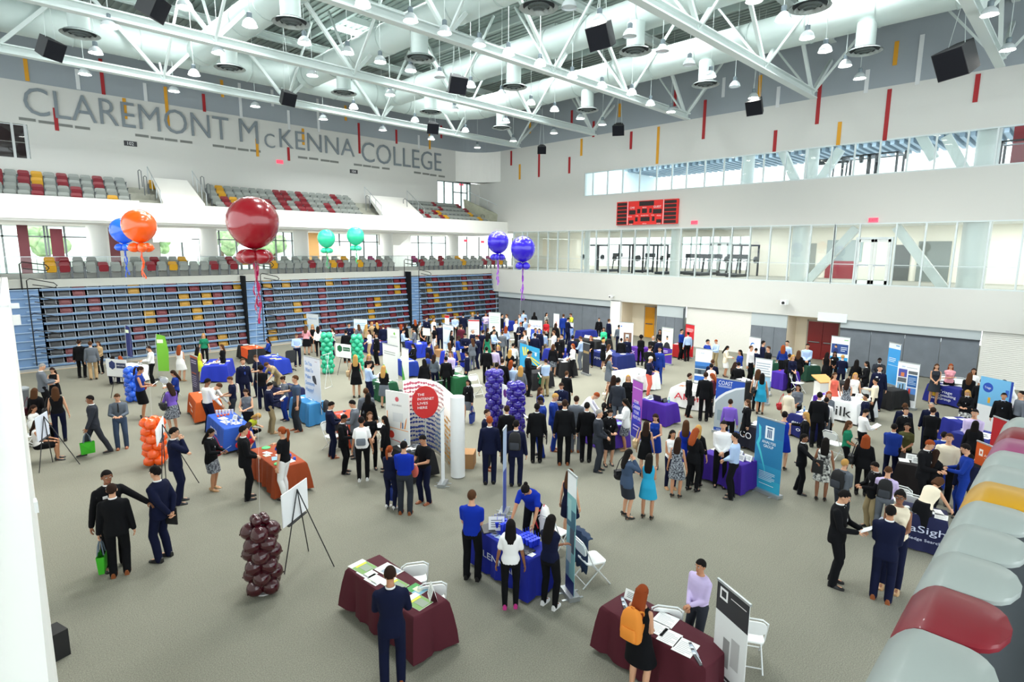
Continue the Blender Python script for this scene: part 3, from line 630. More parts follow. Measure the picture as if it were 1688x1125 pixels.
O('bleacher_chair_rows',ms['all'],None,None,kind='stuff',label='remaining folded seats of the middle and right bleacher banks, charcoal, red and yellow',cat='seats')
# --- front row seats at concourse level (upright)
def rowx(px0,px1,n,Y,py): a,b=hit(px0,py,1,Y).x,hit(px1,py,1,Y).x; return [a+(b-a)*i/(n-1) for i in range(n)]
pat1='yrggrgggrgygggrgr'; 
rows=[(83,385,pat1,YB+1.0,ZMID,430,'left'),(452,645,'yggggrggyrggyggrgg',YB+1.0,ZMID,435,'middle'),(696,832,'rgggrggggyggggrgrgyg',YB+1.0,ZMID,440,'right')]
for px0,px1,pt,Y,Z,py,sn in rows:
    for i,x in enumerate(rowx(px0,px1,len(pt),Y,py)): upright(x,Y,Z,pt[i],'%s upright seat atop the %s bleacher bank, front row, %s from left'%(SEATC[pt[i]][1],sn,ORD[i]),'upright seats above the bleachers')
    m=MB(); xs=rowx(px0,px1,2,Y,py); m.box((xs[0]-.4,Y-.35,ZMID-.12),(xs[1]+.4,Y-.28,ZMID+.02)); struct('trim_6%02d'%(px0%100),m,mat('1d2430',.6))
m=MB(); m.box((-4,YB+1.42,ZMID),(XW,YB+2.1,ZMID+.25)); struct('floor_riser',m,mat('a9aba6',.8))
rows=[(80,150,'yrgg',YB+1.7,ZMID+.25,415,'left'),(222,300,'ggrggy',YB+1.7,ZMID+.25,417,'centre-left'),(352,440,'ggrgyggg',YB+1.7,ZMID+.25,419,'centre'),(470,640,'ggggggyggpgg',YB+1.7,ZMID+.25,421,'middle'),(684,830,'pggrgygggpgg',YB+1.7,ZMID+.25,425,'right')]
for px0,px1,pt,Y,Z,py,sn in rows:
    for i,x in enumerate(rowx(px0,px1,len(pt),Y,py)): upright(x,Y,Z,pt[i],'%s upright seat, second row above the bleachers, %s group, %s from left'%(SEATC[pt[i]][1],sn,ORD[i]),'upright seats above the bleachers')
# --- upper stand
m=MB()
for r_ in range(5): m.box((-12,YF+.22+r_*.66,7.3),(XW,YF+.22+(r_+1)*.66,7.75+r_*.36))
struct('floor_upper_stand',m,noisy('concrete','a9aa9d','b9baae',3,.9))
U=[('left',-8,210,12,['grryggrggrrgg','ggrryggggrggg','gggrrggrggyg','ggggryggrgyg'][::1]),
   ('centre',352,612,19,None),('right',672,790,12,None)]
PAT={'left':['gggrgggrggyg','gggrggrggggyg','rgrygrggrgg','rrgygrggrgg'],}
L4=[['g','g','g','r','g','g','r','g','g','y','g'],['g','g','g','r','g','g','r','g','g','g','g'],['r','g','r','y','g','r','g','g','r','g','g'],['r','g','r','y','g','r','g','g','r','g','g']]
zr=lambda r_: 7.75+r_*.36
for r_ in range(4):
    Y=YF+.5+r_*.66; py=[322,307,292,280][r_]
    for sn,xa,xb,n in (('left',-6,[206,204,200,197][r_],11),('centre',[366,358,352,348][r_],[592,586,580,572][r_],19),('right',[700,690,682,674][r_],[800,784,770,757][r_],15)):
        xs=rowx(xa,xb,n,Y,py+ (25 if sn=='centre' else 40 if sn=='right' else 0))
        rk=random.Random({'left':3,'centre':21,'right':8}[sn]*10+r_)
        for i,x in enumerate(xs):
            c=L4[r_][i] if sn=='left' else (lambda q:'r' if q<.20 else ('y' if q<.31 else 'g'))(random.Random((r_//2)*77+i*13+n).random())
            upright(x,Y+.1,zr(r_),c,'%s seat in the upper stand, %s block, row %s from front, %s from left'%(SEATC[c][1],sn,ORD[r_],ORD[i]),'upper stand seats')
for nm,pxs,pt,py in (('left',(252,302),'yrgr',298),('right',(615,645),'grgy',332)):
    for i,x in enumerate(rowx(pxs[0],pxs[1],4,YL-.7,py)): upright(x,YL-.75,zr(3),pt[i],'%s seat beside the %s stair parapet, %s from left'%(SEATC[pt[i]][1],nm,ORD[i]),'seats beside the stairs')
# vomitory parapets with rails
for nm,px0,px1,py,i in (('left',262,330,325,0),('right',622,688,350,1)):
    x0,x1=hit(px0,py,1,YF+1).x,hit(px1,py,1,YF+1).x; m=MB()
    m.add([(x0,YF+.3,7.9),(x1,YF+.3,7.9),(x1-.2,YF+2.4,9.6),(x0+.1,YF+2.4,9.6),(x0,YF+.3,8.35),(x1,YF+.3,8.35),(x1-.2,YF+2.4,9.75),(x0+.1,YF+2.4,9.75)],[(4,5,6,7),(0,4,7,3),(1,2,6,5),(0,1,5,4),(3,7,6,2)]); struct('wall_stair_%s'%nm,m,WHITE)
    for s,x in ((0,x0-.1),(1,x1+.1)):
        m=MB(); m.tube([(x,YF+.3,8.9),(x,YF+2.4,10.3)],.02,6); 
        for q in range(4): m.tube([(x,YF+.3+q*.7,8.1+q*.45),(x,YF+.3+q*.7,8.9+q*.466)],.018,6)
        struct('trim_7%d%d'%(i,s),m,ALU,smooth=True)
# far right stair wall
m=MB(); xA=hit(795,370,1,YF+1).x; m.add([(xA,YF+3.0,7.7),(xA+2.5,YF+.3,7.7),(xA+2.5,YF+.3,8.4),(xA-.3,YF+3.0,10.1),(xA+.2,YF+3.0,7.7),(xA+2.7,YF+.3,7.7),(xA+2.7,YF+.3,8.4),(xA-.1,YF+3.0,10.1)],[(0,1,2,3),(7,6,5,4),(3,2,6,7)]); struct('wall_stair_corner',m,noisy('concrete2','a3a491','b3b49f',3,.9))
m=MB(); m.tube([(xA-.3,YF+3,10.9),(xA+2.6,YF+.3,9.1)],.02,6)
for q in range(5): m.tube([(xA-.3+q*.72,YF+3-q*.67,8.2+1.8*(1-q/4)),(xA-.3+q*.72,YF+3-q*.67,10.9-q*.45)],.018,6)
struct('trim_720',m,ALU,smooth=True)
# tall aisle rails in the upper stand
for i,(px,py) in enumerate(((228,290),(237,300),(331,300),(341,312),(603,330),(665,335),(793,360))):
    p=hit(px,py,1,YL-1.6); m=MB(); m.tube([(0,0,-.7),(0,0,.25),(.05,-.1,.3),(.06,-.35,.22),(.06,-.4,-.6)],.022,6); O('aisle_rail',m,mat('5c6164',.4,.4),None,loc=p,label='slim metal aisle rail in the upper stand, %s from the left'%ORD[i],cat='handrail',group='upper aisle rails')
# handrail loops at concourse front corners
for i,(px,py) in enumerate(((50,440),(432,435),(674,440),(853,440))):
    p=hit(px,py,1,YB+.5); m=MB(); m.tube([(0,0,-.6),(0,0,.75),(.1,0,.85),(1.0,0,.7),(1.1,0,.55),(1.0,0,.42),(.1,0,.55)],.028,6); O('stair_rail',m,BLK,None,loc=(p.x-.4,p.y,ZMID),label='black looped handrail above the bleacher aisle, %s from the left'%ORD[i],cat='handrail',group='looped handrails')
# ------------------------------------------------------------------ left end: floor edge beside the viewer
zt=ZMID+.12
e0=hit(12,455,2,zt); e1=hit(80,1125,2,zt); d=(e1-e0); n0=e1+d.normalized()*1.6; 
m=MB(); e0=e0-d.normalized()*0.5
off=Vector((-d.y,d.x,0)).normalized(); off=off if off.x<0 else -off
def wallseg(a,b,w0,z0,z1,mb): mb.add([a.xy.to_3d()+Vector((0,0,z0)),b.xy.to_3d()+Vector((0,0,z0)),(b+off*w0).xy.to_3d()+Vector((0,0,z0)),(a+off*w0).xy.to_3d()+Vector((0,0,z0)),a.xy.to_3d()+Vector((0,0,z1)),b.xy.to_3d()+Vector((0,0,z1)),(b+off*w0).xy.to_3d()+Vector((0,0,z1)),(a+off*w0).xy.to_3d()+Vector((0,0,z1))],[(0,3,2,1),(4,5,6,7),(0,1,5,4),(1,2,6,5),(2,3,7,6),(3,0,4,7)])
wallseg(e0,n0,.35,0,zt,m); struct('wall_left',m,WHITE)
m=MB(); q=off*.20; wallseg(e0+q,n0+q,.03,zt,zt+.05,m); struct('trim_800',m,mat('8d9394',.4,.4))
m=MB(); wallseg(e0+q+off*.01,n0+q+off*.01,.01,zt+.05,zt+.75,m); struct('window_95',m,GLASS)
# ------------------------------------------------------------------ balloons
def balcol(c): return mat(c,.22,0,'balloon_rubber_'+c,coat=.6)
def balloon_mesh(r):
    m=MB(); m.lathe([(.001,r)]+[(r*math.sin(a)*(1 if a<PI/2 else (1-.06*(a-PI/2))),r*math.cos(a)*(1 if a<PI/2 else 1.08)) for a in [PI*i/12 for i in range(1,12)]]+[(.03*r+.006,-r*1.1),(.05*r+.01,-r*1.16),(.001,-r*1.16)],18,closed=False); return m.mesh('balloon')
BIG=balloon_mesh(.45); SM=balloon_mesh(.13); CL=balloon_mesh(.15); CL2=balloon_mesh(.085)
FIL=mat('dfe3e4',.4,name='clear_line')
def big_balloon(px,py,D,c,rib,label,nsm,anchor,twist=0,ribL=1.0,r=.45):
    d=ray(px,py).normalized(); dist=.9*r/.45*FOC/D; fw=d.dot(_f); P=Vector((0,0,EYE))+d*(dist/fw)
    t=thing('giant_balloon',label,'balloon',P,0,None); b=link('balloon',BIG,t,mats=None); b.data=BIG.copy(); b.data.materials.clear(); b.data.materials.append(balcol(c)); b.scale=(r/.45,)*3
    for i in range(nsm):
        a=2*PI*i/nsm+twist; me=SM.copy(); me.materials.clear(); me.materials.append(balcol(c)); q=link('small_balloon',me,t,(.17*math.cos(a),.17*math.sin(a),-r*1.2-.08)); q.rotation_euler=(R(80),0,a-PI/2); q.scale=(1.05,1.05,1.15)
    m=MB(); rr_=random.Random(px)
    for i in range(4):
        x0=rr_.uniform(-.03,.03); pts=[];L=ribL*rr_.uniform(.7,1.0)
        for j in range(14): pts.append((x0+.05*math.sin(j*.9+i)*j/14,.04*math.cos(j*.8+i*2)*j/14,-r*1.3-L*j/13))
        for a,bb in zip(pts[:-1],pts[1:]): m.bar(a,bb,.035,.006)
    O('ribbon',m,mat(rib,.35),t)
    m=MB(); m.tube([(0,0,-r*1.3),Vector(anchor)-P],.0014,4); O('tether',m,FIL,t)
    return t
def column(px,py,topy,c,label,topc=0):
    P=G(px,py); h=height_at(P,topy); t=thing('balloon_column',label,'balloon column',P,.3,None); me=CL.copy(); me.materials.clear(); me.materials.append(balcol(c)); n=max(5,round((h-.06)/.21)); 
    for k_ in range(n):
        for i in range(4):
            a=PI/2*i+(PI/4 if k_%2 else 0); q=link('balloon',me,t,(.17*math.cos(a),.17*math.sin(a),.16+k_*(h-.34)/(n-1)),mats=None); q.rotation_euler=(R(74),0,a-PI/2)
    if topc:
        m2=CL2.copy(); m2.materials.clear(); m2.materials.append(balcol(c))
        for i in range(4): a=PI/2*i+.4; link('small_balloon',m2,t,(.09*math.cos(a),.09*math.sin(a),h+.02),)
    m=MB(); m.tube([(0,0,0),(0,0,h-.1)],.02,8); m.lathe([(.16,0),(.16,.02)],16); O('pole',m,mat('d0d0d0',.5),t)
    return Vector((P.x,P.y,h)),P
a0,_=column(436,975,858,'3e0613','tall dark maroon balloon column standing alone on the carpet in front',1)
a1,_=column(258,766,686,'f55a08','orange balloon column behind the white easel board')
a2,_=column(223,662,603,'1f5fe0','blue balloon column beside the hexagon poster easel')
a3,_=column(541,616,547,'1fae84','green balloon column left of the green hexagon poster')
a4,_=column(590,612,550,'1fae84','green balloon column right of the green hexagon poster')
a5,_=column(815,705,607,'260f8a','purple balloon column on the left of the purple poster')
a6,_=column(850,720,627,'260f8a','purple balloon column on the right of the purple poster')
big_balloon(417,366,82,'8c0a1a','b00c50','giant crimson balloon with small crimson balloons and magenta ribbons',5,a0,ribL=1.35)
big_balloon(229,372,52,'f55a08','ff5a10','giant orange balloon with an orange ribbon',4,a1,ribL=.95)
big_balloon(203,380,40,'1f62e6','1c55d0','giant blue balloon half hidden behind the orange one',4,a2,ribL=1.2)
big_balloon(538,393,29,'2fd0a0','17b86a','giant mint green balloon, the left one of two',4,a3,ribL=1.0)
big_balloon(586,389,29,'2fd0a0','17b86a','giant mint green balloon, the right one of two',4,a4,ribL=1.0)
big_balloon(821,399,36,'2c14c4','9a20c8','giant violet balloon with magenta ribbon, left of the pair',5,a5,ribL=1.2)
big_balloon(862,410,41,'2c14c4','9a20c8','giant violet balloon with magenta ribbon, right of the pair',4,a6,ribL=1.35)
# ------------------------------------------------------------------ tables
LAND=[]
PAPERW=mat('f4f5f4',.7,name='white_paper')
def cloth_mesh(L,W_,H,amp=.02,zb=.02,seed=0,n=26):
    rn=random.Random(seed); m=MB(); hx,hy=L/2,W_/2; per=[]
    def side(ax,ay,bx,by,N):
        for i in range(N): q=i/N; per.append((ax+(bx-ax)*q,ay+(by-ay)*q))
    nl=max(8,int(n*L/2)); nw=max(6,int(n*W_/2))
    side(-hx,-hy,hx,-hy,nl); side(hx,-hy,hx,hy,nw); side(hx,hy,-hx,hy,nl); side(-hx,hy,-hx,-hy,nw)
    N=len(per); vs=[(x*.995,y*.995,H+.004) for x,y in per]; levels=[(.0,H-.008,0)]
    rows=[(H-.006,.012,0),(H-.05,.02,.25),(H*.66,.035,.6),(H*.33,.05,.9),(zb,.065,1)]
    for z,out,f in rows:
        for i,(x,y) in enumerate(per):
            cx=max(abs(x)/hx,0);cy=max(abs(y)/hy,0); corner=(min(cx,cy))**8
            nx=(1 if x>0 else -1) if abs(x)>=hx-1e-6 else 0; ny=(1 if y>0 else -1) if abs(y)>=hy-1e-6 else 0
            l=math.hypot(nx,ny) or 1
            wv=amp*f*(math.sin(i*1.3+seed)+.6*math.sin(i*2.9+seed*2))
            o=out+wv+corner*.09*f
            vs.append((x+nx/l*o,y+ny/l*o,z+ (0.03*f*math.sin(i*.35+seed) if z==zb else 0)+(.02 if z==zb else 0)))
    fs=[tuple(range(N))]
    for r_ in range(len(rows)):
        for i in range(N): fs.append((r_*N+i,(r_+1)*N+i,(r_+1)*N+(i+1)%N,r_*N+(i+1)%N))
    m.add(vs,fs); return m
def dim(c,k): return ''.join('%02x'%int(int(c[i:i+2],16)*k) for i in (0,2,4)) if sum(int(c[i:i+2],16) for i in (0,2,4))<560 else c
tablen=[0]
def table(A,B,C,c,name,short,txt=None,side='front',amp=.02,H=.75,runner=None,legs=True,topc=None):
    """A,B near edge left to right, C the far corner behind B (pixels of the top)"""
    a,b,c_=G(*A,H),G(*B,H),G(*C,H); ux=(b-a); L=ux.length; ux/=L; n=Vector((-ux.y,ux.x,0)); W_=(c_-b).dot(n)
    if W_<0: n=-n; W_=-W_
    W_=min(max(W_,.6),1.95); L=min(max(L,.6),2.6)
    ctr=a+ux*L/2+n*W_/2; rz=math.atan2(ux.y,ux.x); tablen[0]+=1
    t=thing('folding_table','folding table under the cloth of the '+short,'table',(ctr.x,ctr.y,0),rz,None)
    m=MB(); m.box((-L/2+.01,-W_/2+.01,H-.045),(L/2-.01,W_/2-.01,H-.004)); O('table_top',m,mat('cfc9bd',.6),t,False)
    for sx in (-1,1):
        for sy in (-1,1):
            m=MB(); m.tube([(sx*(L/2-.15),sy*(W_/2-.1),H-.04),(sx*(L/2-.12),sy*(W_/2-.08),0)],.016,8); O('leg',m,mat('5d6063',.4,.5),t)
    cl=O('tablecloth',cloth_mesh(L,W_,H,amp,.03,tablen[0]),mat(dim(c,.84),.85,name='cloth_'+c),None,loc=(ctr.x,ctr.y,0),rz=rz,label=name+' cloth draped over the '+short,cat='tablecloth')
    if runner:
        m=MB(); rc,x0,x1=runner; m.box((L*x0-L/2,-W_/2-.075,.25),(L*x1-L/2,-W_/2-.065,H)); m.box((L*x0-L/2,-W_/2-.075,H+.006),(L*x1-L/2,W_/2,H+.012)); O('cloth_runner',m,mat(rc,.8),cl,False)
    if txt:
        for (s,q,z,h,tc,wd) in txt:
            if side=='front': text(cl,s,(q-.5)*L,z,h,mat(tc,.6),wd,y=-W_/2-.085,ext=.004)
            elif side=='left': e=text(cl,s,0,z,h,mat(tc,.6),wd,ext=.004); e.location=(-L/2-.085,-(q-.5)*W_,z); e.rotation_euler=(PI/2,0,-PI/2)
            elif side=='right': e=text(cl,s,0,z,h,mat(tc,.6),wd,ext=.004); e.location=(L/2+.085,(q-.5)*W_,z); e.rotation_euler=(PI/2,0,PI/2)
    LAND.append((ctr.xy.to_3d(),short)); 
    T={'o':ctr,'x':ux,'y':n,'L':L,'W':W_,'H':H,'rz':rz,'short':short}
    return T
def on(T,u,v,dz=.008): return T['o'].xy.to_3d()+T['x']*(u-.5)*T['L']+T['y']*(v-.5)*T['W']+Vector((0,0,T['H']+dz))
POSW=['at the left end','left of centre','near the middle','right of centre','at the right end']
used={}
def uniq(l):
    if l not in used: used[l]=1; return l
    used[l]+=1; return uniq(l+', '+['','','another beside it','third one','fourth one','fifth one','sixth one','seventh one','eighth one'][min(used[l],8)])
def where(u,v,T): return ('front ' if v<.4 else 'back ' if v>.62 else 'middle ')+('left' if u<.25 else 'centre-left' if u<.45 else 'centre' if u<.58 else 'centre-right' if u<.78 else 'right')+' of the '+T['short']
def sheet(T,u,v,w_=.22,h=.28,rot=0,c='f4f5f4',kind='paper_sheet',desc='white printed sheet',acc=None):
    p=on(T,u,v); m=MB(); m.box((-w_/2,-h/2,0),(w_/2,h/2,.004)); o=O(kind,m,mat(c,.6),None,False,loc=p,rz=T['rz']+rot,label=uniq(desc+', '+where(u,v,T)),cat='paper')
    m=MB()
    if acc:
        for q_,(x0,y0,x1,y1,cc) in enumerate(acc): m.box((w_*(x0-.5)*.98,h*(y0-.5)*.98,.0035),(w_*(x1-.5)*.98,h*(y1-.5)*.98,.005+.0012*q_),mat(cc,.6))
    else:
        for j in range(7): m.box((-w_*.38,-h*.4+j*h*.11,.004),(w_*(.38 if j%3 else .15),-h*.4+j*h*.11+.006,.0045),mat('8c9196',.7))
    O('print',m,None,o,False); return o
def bottle(T,u,v,c='b9d7ea',cap='2b5fb5',h=.2):
    p=on(T,u,v); m=MB(); m.lathe([(.0,0),(.032,0),(.034,.02),(.032,.13*h/.2),(.014,.165*h/.2),(.013,.18*h/.2)],12); t=O('water_bottle',m,mat(c,.15,name='clear_plastic'),None,loc=p,label=uniq('clear water bottle, '+where(u,v,T)),cat='bottle')
    m=MB(); m.lathe([(.016,.178*h/.2),(.016,.2*h/.2)],10); O('cap',m,mat(cap,.4),t); m=MB(); m.lathe([(.0345,.05),(.0345,.1)],12,closed=False); O('bottle_label',m,mat('5f8fd0',.5),t)
def laptop(T,u,v,rot=0,scr='7aa9d8'):
    p=on(T,u,v,.005); t=thing('laptop',uniq('open laptop, '+where(u,v,T)),'laptop',p,T['rz']+rot); m=MB(); m.box((-.17,-.12,0),(.17,.12,.018)); O('keyboard_base',m,mat('2a2b2e',.4),t,False)
    M=Matrix.Translation((0,.12,.018))@Matrix.Rotation(R(-18),4,'X'); m=MB(); m.box((-.17,0,0),(.17,.012,.23),None,M); l=O('lid',m,mat('2a2b2e',.4),t,False); m=MB(); m.box((-.155,-.003,.012),(.155,0,.215),None,M); O('screen',m,mat(scr,.3,emit=.5,name='lit_screen'),l,False)
def cup(T,u,v,c='f2f3f4',h=.11,straw=None,desc='white cup'):
    p=on(T,u,v,.005); m=MB(); m.lathe([(.0,0),(.026,0),(.038,h),(.035,h),(.025,.006)],12,closed=False); t=O('cup',m,mat(c,.35),None,loc=p,label=uniq(desc+', '+where(u,v,T)),cat='cup',group=None)
    if straw: 
        m=MB(); m.lathe([(0.001,h+.006),(.04,h+.004),(.04,h-.004),(.001,h-.004)],12,closed=False); O('lid',m,mat(straw,.35),t); m=MB(); m.tube([(0,0,.02),(.01,.005,h+.1)],.004,6); O('straw',m,mat(straw,.4),t)
def giveaway(T,u,v,c,desc,r=.05,h=.03):
    p=on(T,u,v,.005); m=MB(); m.lathe([(.0,0),(r,0),(r*1.05,h*.5),(r*.8,h),(.001,h*1.05)],14,closed=False); return O('giveaway_item',m,mat(c,.5),None,loc=p,label=uniq(desc+', '+where(u,v,T)),cat='giveaway')
def tent(T,u,v,rot=0,c='f4f5f4',w_=.22,h=.15,desc='folded white tent card'):
    p=on(T,u,v,.004); m=MB(); m.add([(-w_/2,-.06,0),(w_/2,-.06,0),(w_/2,0,h),(-w_/2,0,h),(-w_/2,.06,0),(w_/2,.06,0)],[(0,1,2,3),(3,2,5,4)]); o=O('tent_card',m,mat(c,.6),None,False,loc=p,rz=T['rz']+rot,label=uniq(desc+', '+where(u,v,T)),cat='sign'); m=MB()
    for j in range(4): z0=.25+j*.15; m.add([(-w_*.35,-.061+.06*z0,h*z0),(w_*.35,-.061+.06*z0,h*z0),(w_*.35,-.061+.06*(z0+.06),h*(z0+.06)),(-w_*.35,-.061+.06*(z0+.06),h*(z0+.06))],[(0,1,2,3)])
    O('print',m,mat('7d8286',.7),o,False)
def scatter(T,n,seed,cols=('f4f5f4',),kinds='pppb'):
    rn=random.Random(seed)
    for i in range(n):
        u=(i+.5)/n*.9+.05; v=rn.choice((.25,.42,.6,.75)); kd=rn.choice(kinds); c=rn.choice(cols)
        if kd=='p': sheet(T,u,v,rot=rn.uniform(-.3,.3),c=c,desc=('white' if c=='f4f5f4' else 'coloured')+' flyer')
        elif kd=='b': bottle(T,u,v)
        elif kd=='g': giveaway(T,u,v,c,'small giveaway item')
        elif kd=='t': tent(T,u,v)
        elif kd=='l': laptop(T,u,v,PI)
        elif kd=='c': cup(T,u,v)
# ---- folding chair (faces -y): seat z .44
def chair_mesh():
    WH=mat('eef1f0',.45,name='white_chair_plastic'); fr=mat('dfe3e3',.35,.2,name='white_chair_metal'); d={}
    m=MB(); slab(m,rr(.42,.22,.09),.0,.022,Matrix.Translation((0,.22,.60))@Matrix.Rotation(R(-10),4,'X')); d['backrest']=m.mesh('backrest',WH)
    m=MB(); pts=rr(.42,.40,.07); m.add([(x,y-.2,.43) for x,y in pts]+[(x,y-.2,.455) for x,y in pts],[tuple(range(len(pts)-1,-1,-1)),tuple(range(len(pts),2*len(pts)))]+[(i,(i+1)%len(pts),len(pts)+(i+1)%len(pts),len(pts)+i) for i in range(len(pts))]); d['seat']=m.mesh('seat',WH)
    m=MB(); x=.22; m.tube([(-x,-.27,0),(-x,.10,.45),(-x,.26,.80),(-x+.08,.275,.86),(x-.08,.275,.86),(x,.26,.80),(x,.10,.45),(x,-.27,0)],.013,8); m.tube([(-x,-.19,.11),(x,-.19,.11)],.009,6); d['front_frame']=m.mesh('front_frame',fr)
    m=MB(); x=.195; m.tube([(-x,-.16,.42),(-x,.28,0)],.012,8); m.tube([(x,-.16,.42),(x,.28,0)],.012,8); m.tube([(-x,.22,.06),(x,.22,.06)],.009,6); d['rear_frame']=m.mesh('rear_frame',fr)
    return d
CH=chair_mesh()
def facing(P,phi):
    v=Vector((-P.x,-P.y,0)).normalized(); r=Vector((-v.y,v.x,0)); # image right for something seen by the camera
    d=v*math.cos(R(phi))+r*math.sin(R(phi)); return math.atan2(d.y,d.x)
def chair(px,py,phi,label,jacket=None,z=.0,base=True):
    P=G(px,py,z if not base else 0) if base else G(px,py,z); P.z=0
    t=thing('folding_chair',label,'chair',P,facing(P,phi)+PI/2,'white folding chairs')
    for n_,me in CH.items(): link(n_,me,t)
    return t
def backrest_at(px,py): P=G(px,py,.84); return P
def chairb(px,py,phi,label):
    P=G(px,py,.86); d=facing(P,phi); P=P+Vector((math.cos(d),math.sin(d),0))*.27; P.z=0
    t=thing('folding_chair',label,'chair',P,d+PI/2,'white folding chairs')
    for n_,me in CH.items(): link(n_,me,t)
# ------------------------------------------------------------------ retractable banners and posters
def stripy(p,c,x0,z0,x1,z1,name='printed_panel',y=-.0125): m=MB(); m.add([(x0,y,z0),(x1,y,z0),(x1,y,z1),(x0,y,z1)],[(0,1,2,3)]); return O(name,m,mat(c,.6),p,False)
def poly(p,c,pts,name='printed_shape',y=-.014): m=MB(); m.add([(x,y,z) for x,z in pts],[tuple(range(len(pts)))]); return O(name,m,mat(c,.6),p,False)
def banner(tl,tr,h,c,label,short,items=(),bl=None,br=None,stand=True,lift=.08,z0=0,name='roll_up_banner',cat='banner',pole=True):
    a,b=G(*tl,h+z0),G(*tr,h+z0); ux=(b-a); ux.z=0; W_=ux.length; rz=math.atan2(ux.y,ux.x); ctr=(a+b)/2
    if bl is not None:
        a2,b2=G(*bl,z0),G(*br,z0); u2=b2-a2; ctr=(a2+b2)/2; W_=u2.length; rz=math.atan2(u2.y,u2.x)
        h=(height_at(a2,tl[1])+height_at(b2,tr[1]))/2-z0; h=min(max(h,1.2 if z0==0 else .3),2.7)
    W_=min(max(W_,.35),2.6)
    t=thing(name,label,cat,(ctr.x,ctr.y,z0),rz)
    lo=lift if stand else 0
    m=MB(); m.box((-W_/2,-.012,lo),(W_/2,-.004,h)); O('banner_sheet',m,mat(c,.6),t,False)
    if stand:
        m=MB(); m.box((-W_/2-.03,-.1,0),(W_/2+.03,.1,.085)); O('base_case',m,mat('aeb3b6',.35,.6),t,False)
        m=MB(); m.tube([(0,.03,.08),(0,.012,h)],.012,6); O('support_pole',m,ALU,t)
        m=MB(); m.box((-W_/2-.01,-.02,h-.02),(W_/2+.01,.01,h+.012)); O('top_rail',m,ALU,t,False)
        for s in (-1,1): m=MB(); m.box((s*W_*.3-.02,-.2,0),(s*W_*.3+.02,.2,.012)); O('foot',m,ALU,t,False)
    H=h-lo
    for i,it in enumerate(items):
        if it[0]=='r': _,cc,x0,z0_,x1,z1_=it; stripy(t,cc,(x0-.5)*W_,lo+z0_*H,(x1-.5)*W_,lo+z1_*H,y=-.0125-i*.0004)
        elif it[0]=='p': poly(t,it[1],[((x-.5)*W_,lo+z*H) for x,z in it[2]],y=-.0125-i*.0004)
        elif it[0]=='c': _,cc,x,z,r_=it; poly(t,cc,[((x-.5)*W_+r_*W_*math.cos(2*PI*q/24),lo+z*H+r_*W_*math.sin(2*PI*q/24)) for q in range(24)],y=-.0125-i*.0004)
        elif it[0]=='t': _,s,cc,x,z,hh,wd=it; text(t,s,(x-.5)*W_,lo+z*H,hh,mat(cc,.6),None if wd is None else wd*W_,y=-.02-i*.0002,ext=.002)
        elif it[0]=='l': # fake small text lines
            _,cc,x0,z0_,x1,n,dz=it
            m=MB()
            for q in range(n):
                zz=lo+(z0_-q*dz)*H; m.add([((x0-.5)*W_,-.0128-i*.0004,zz),((x1-.5-(.1 if q%3==2 else 0))*W_,-.0128-i*.0004,zz),((x1-.5-(.1 if q%3==2 else 0))*W_,-.0128-i*.0004,zz+dz*H*.35),((x0-.5)*W_,-.0128-i*.0004,zz+dz*H*.35)],[(0,1,2,3)])
            O('small_print',m,mat(cc,.6),t,False)
    LAND.append((ctr.xy.to_3d(),short)); return t
def easel(tl,tr,bl,br,zt,c,label,short,items=(),back=False):
    a,b=G(*tl,zt),G(*tr,zt); ux=b-a; ux.z=0; W_=min(ux.length,1.3); rz=math.atan2(ux.y,ux.x); ctr=(a+b)/2; hb=min(max(zt-height_at(Vector((a.x,a.y,0)),bl[1]),.4),1.1) if bl else .8
    t=thing('display_easel',('black' if True else '')+' tripod easel carrying the '+label,'easel',(ctr.x,ctr.y,0),rz); s=1 if not back else -1
    bd=thing('poster_board',label,'poster',(ctr.x,ctr.y,zt-hb),rz); m=MB(); m.box((-W_/2,-.01,0),(W_/2,.006,hb)); O('board',m,mat(c,.6),bd,False)
    K=mat('232427',.5); top=(0,.06*s,zt-.05)
    for q in ((-.42,-.03*s,0),(.42,-.03*s,0),(0,.75*s,0)): m=MB(); m.tube([top,q],.011,6); O('leg',m,K,t)
    m=MB(); m.bar((-.3,-.0+.03*s,zt-hb-.02),(.3,.03*s,zt-hb-.02),.05,.02); O('ledge',m,K,t)
    for i,it in enumerate(items):
        if it[0]=='p': poly(bd,it[1],[((x-.5)*W_,z*hb) for x,z in it[2]],y=-.0115-i*.0004)
        elif it[0]=='t': _,ss,cc,x,z,hh,wd=it; text(bd,ss,(x-.5)*W_,z*hb,hh,mat(cc,.6),wd*W_,y=-.014,ext=.002)
    LAND.append((ctr.xy.to_3d(),short)); return t
HEX=lambda cx,cz,r,k_=1: [(cx+r*math.cos(2*PI*i/6+PI/6*0),cz+r*k_*math.sin(2*PI*i/6)) for i in range(6)]
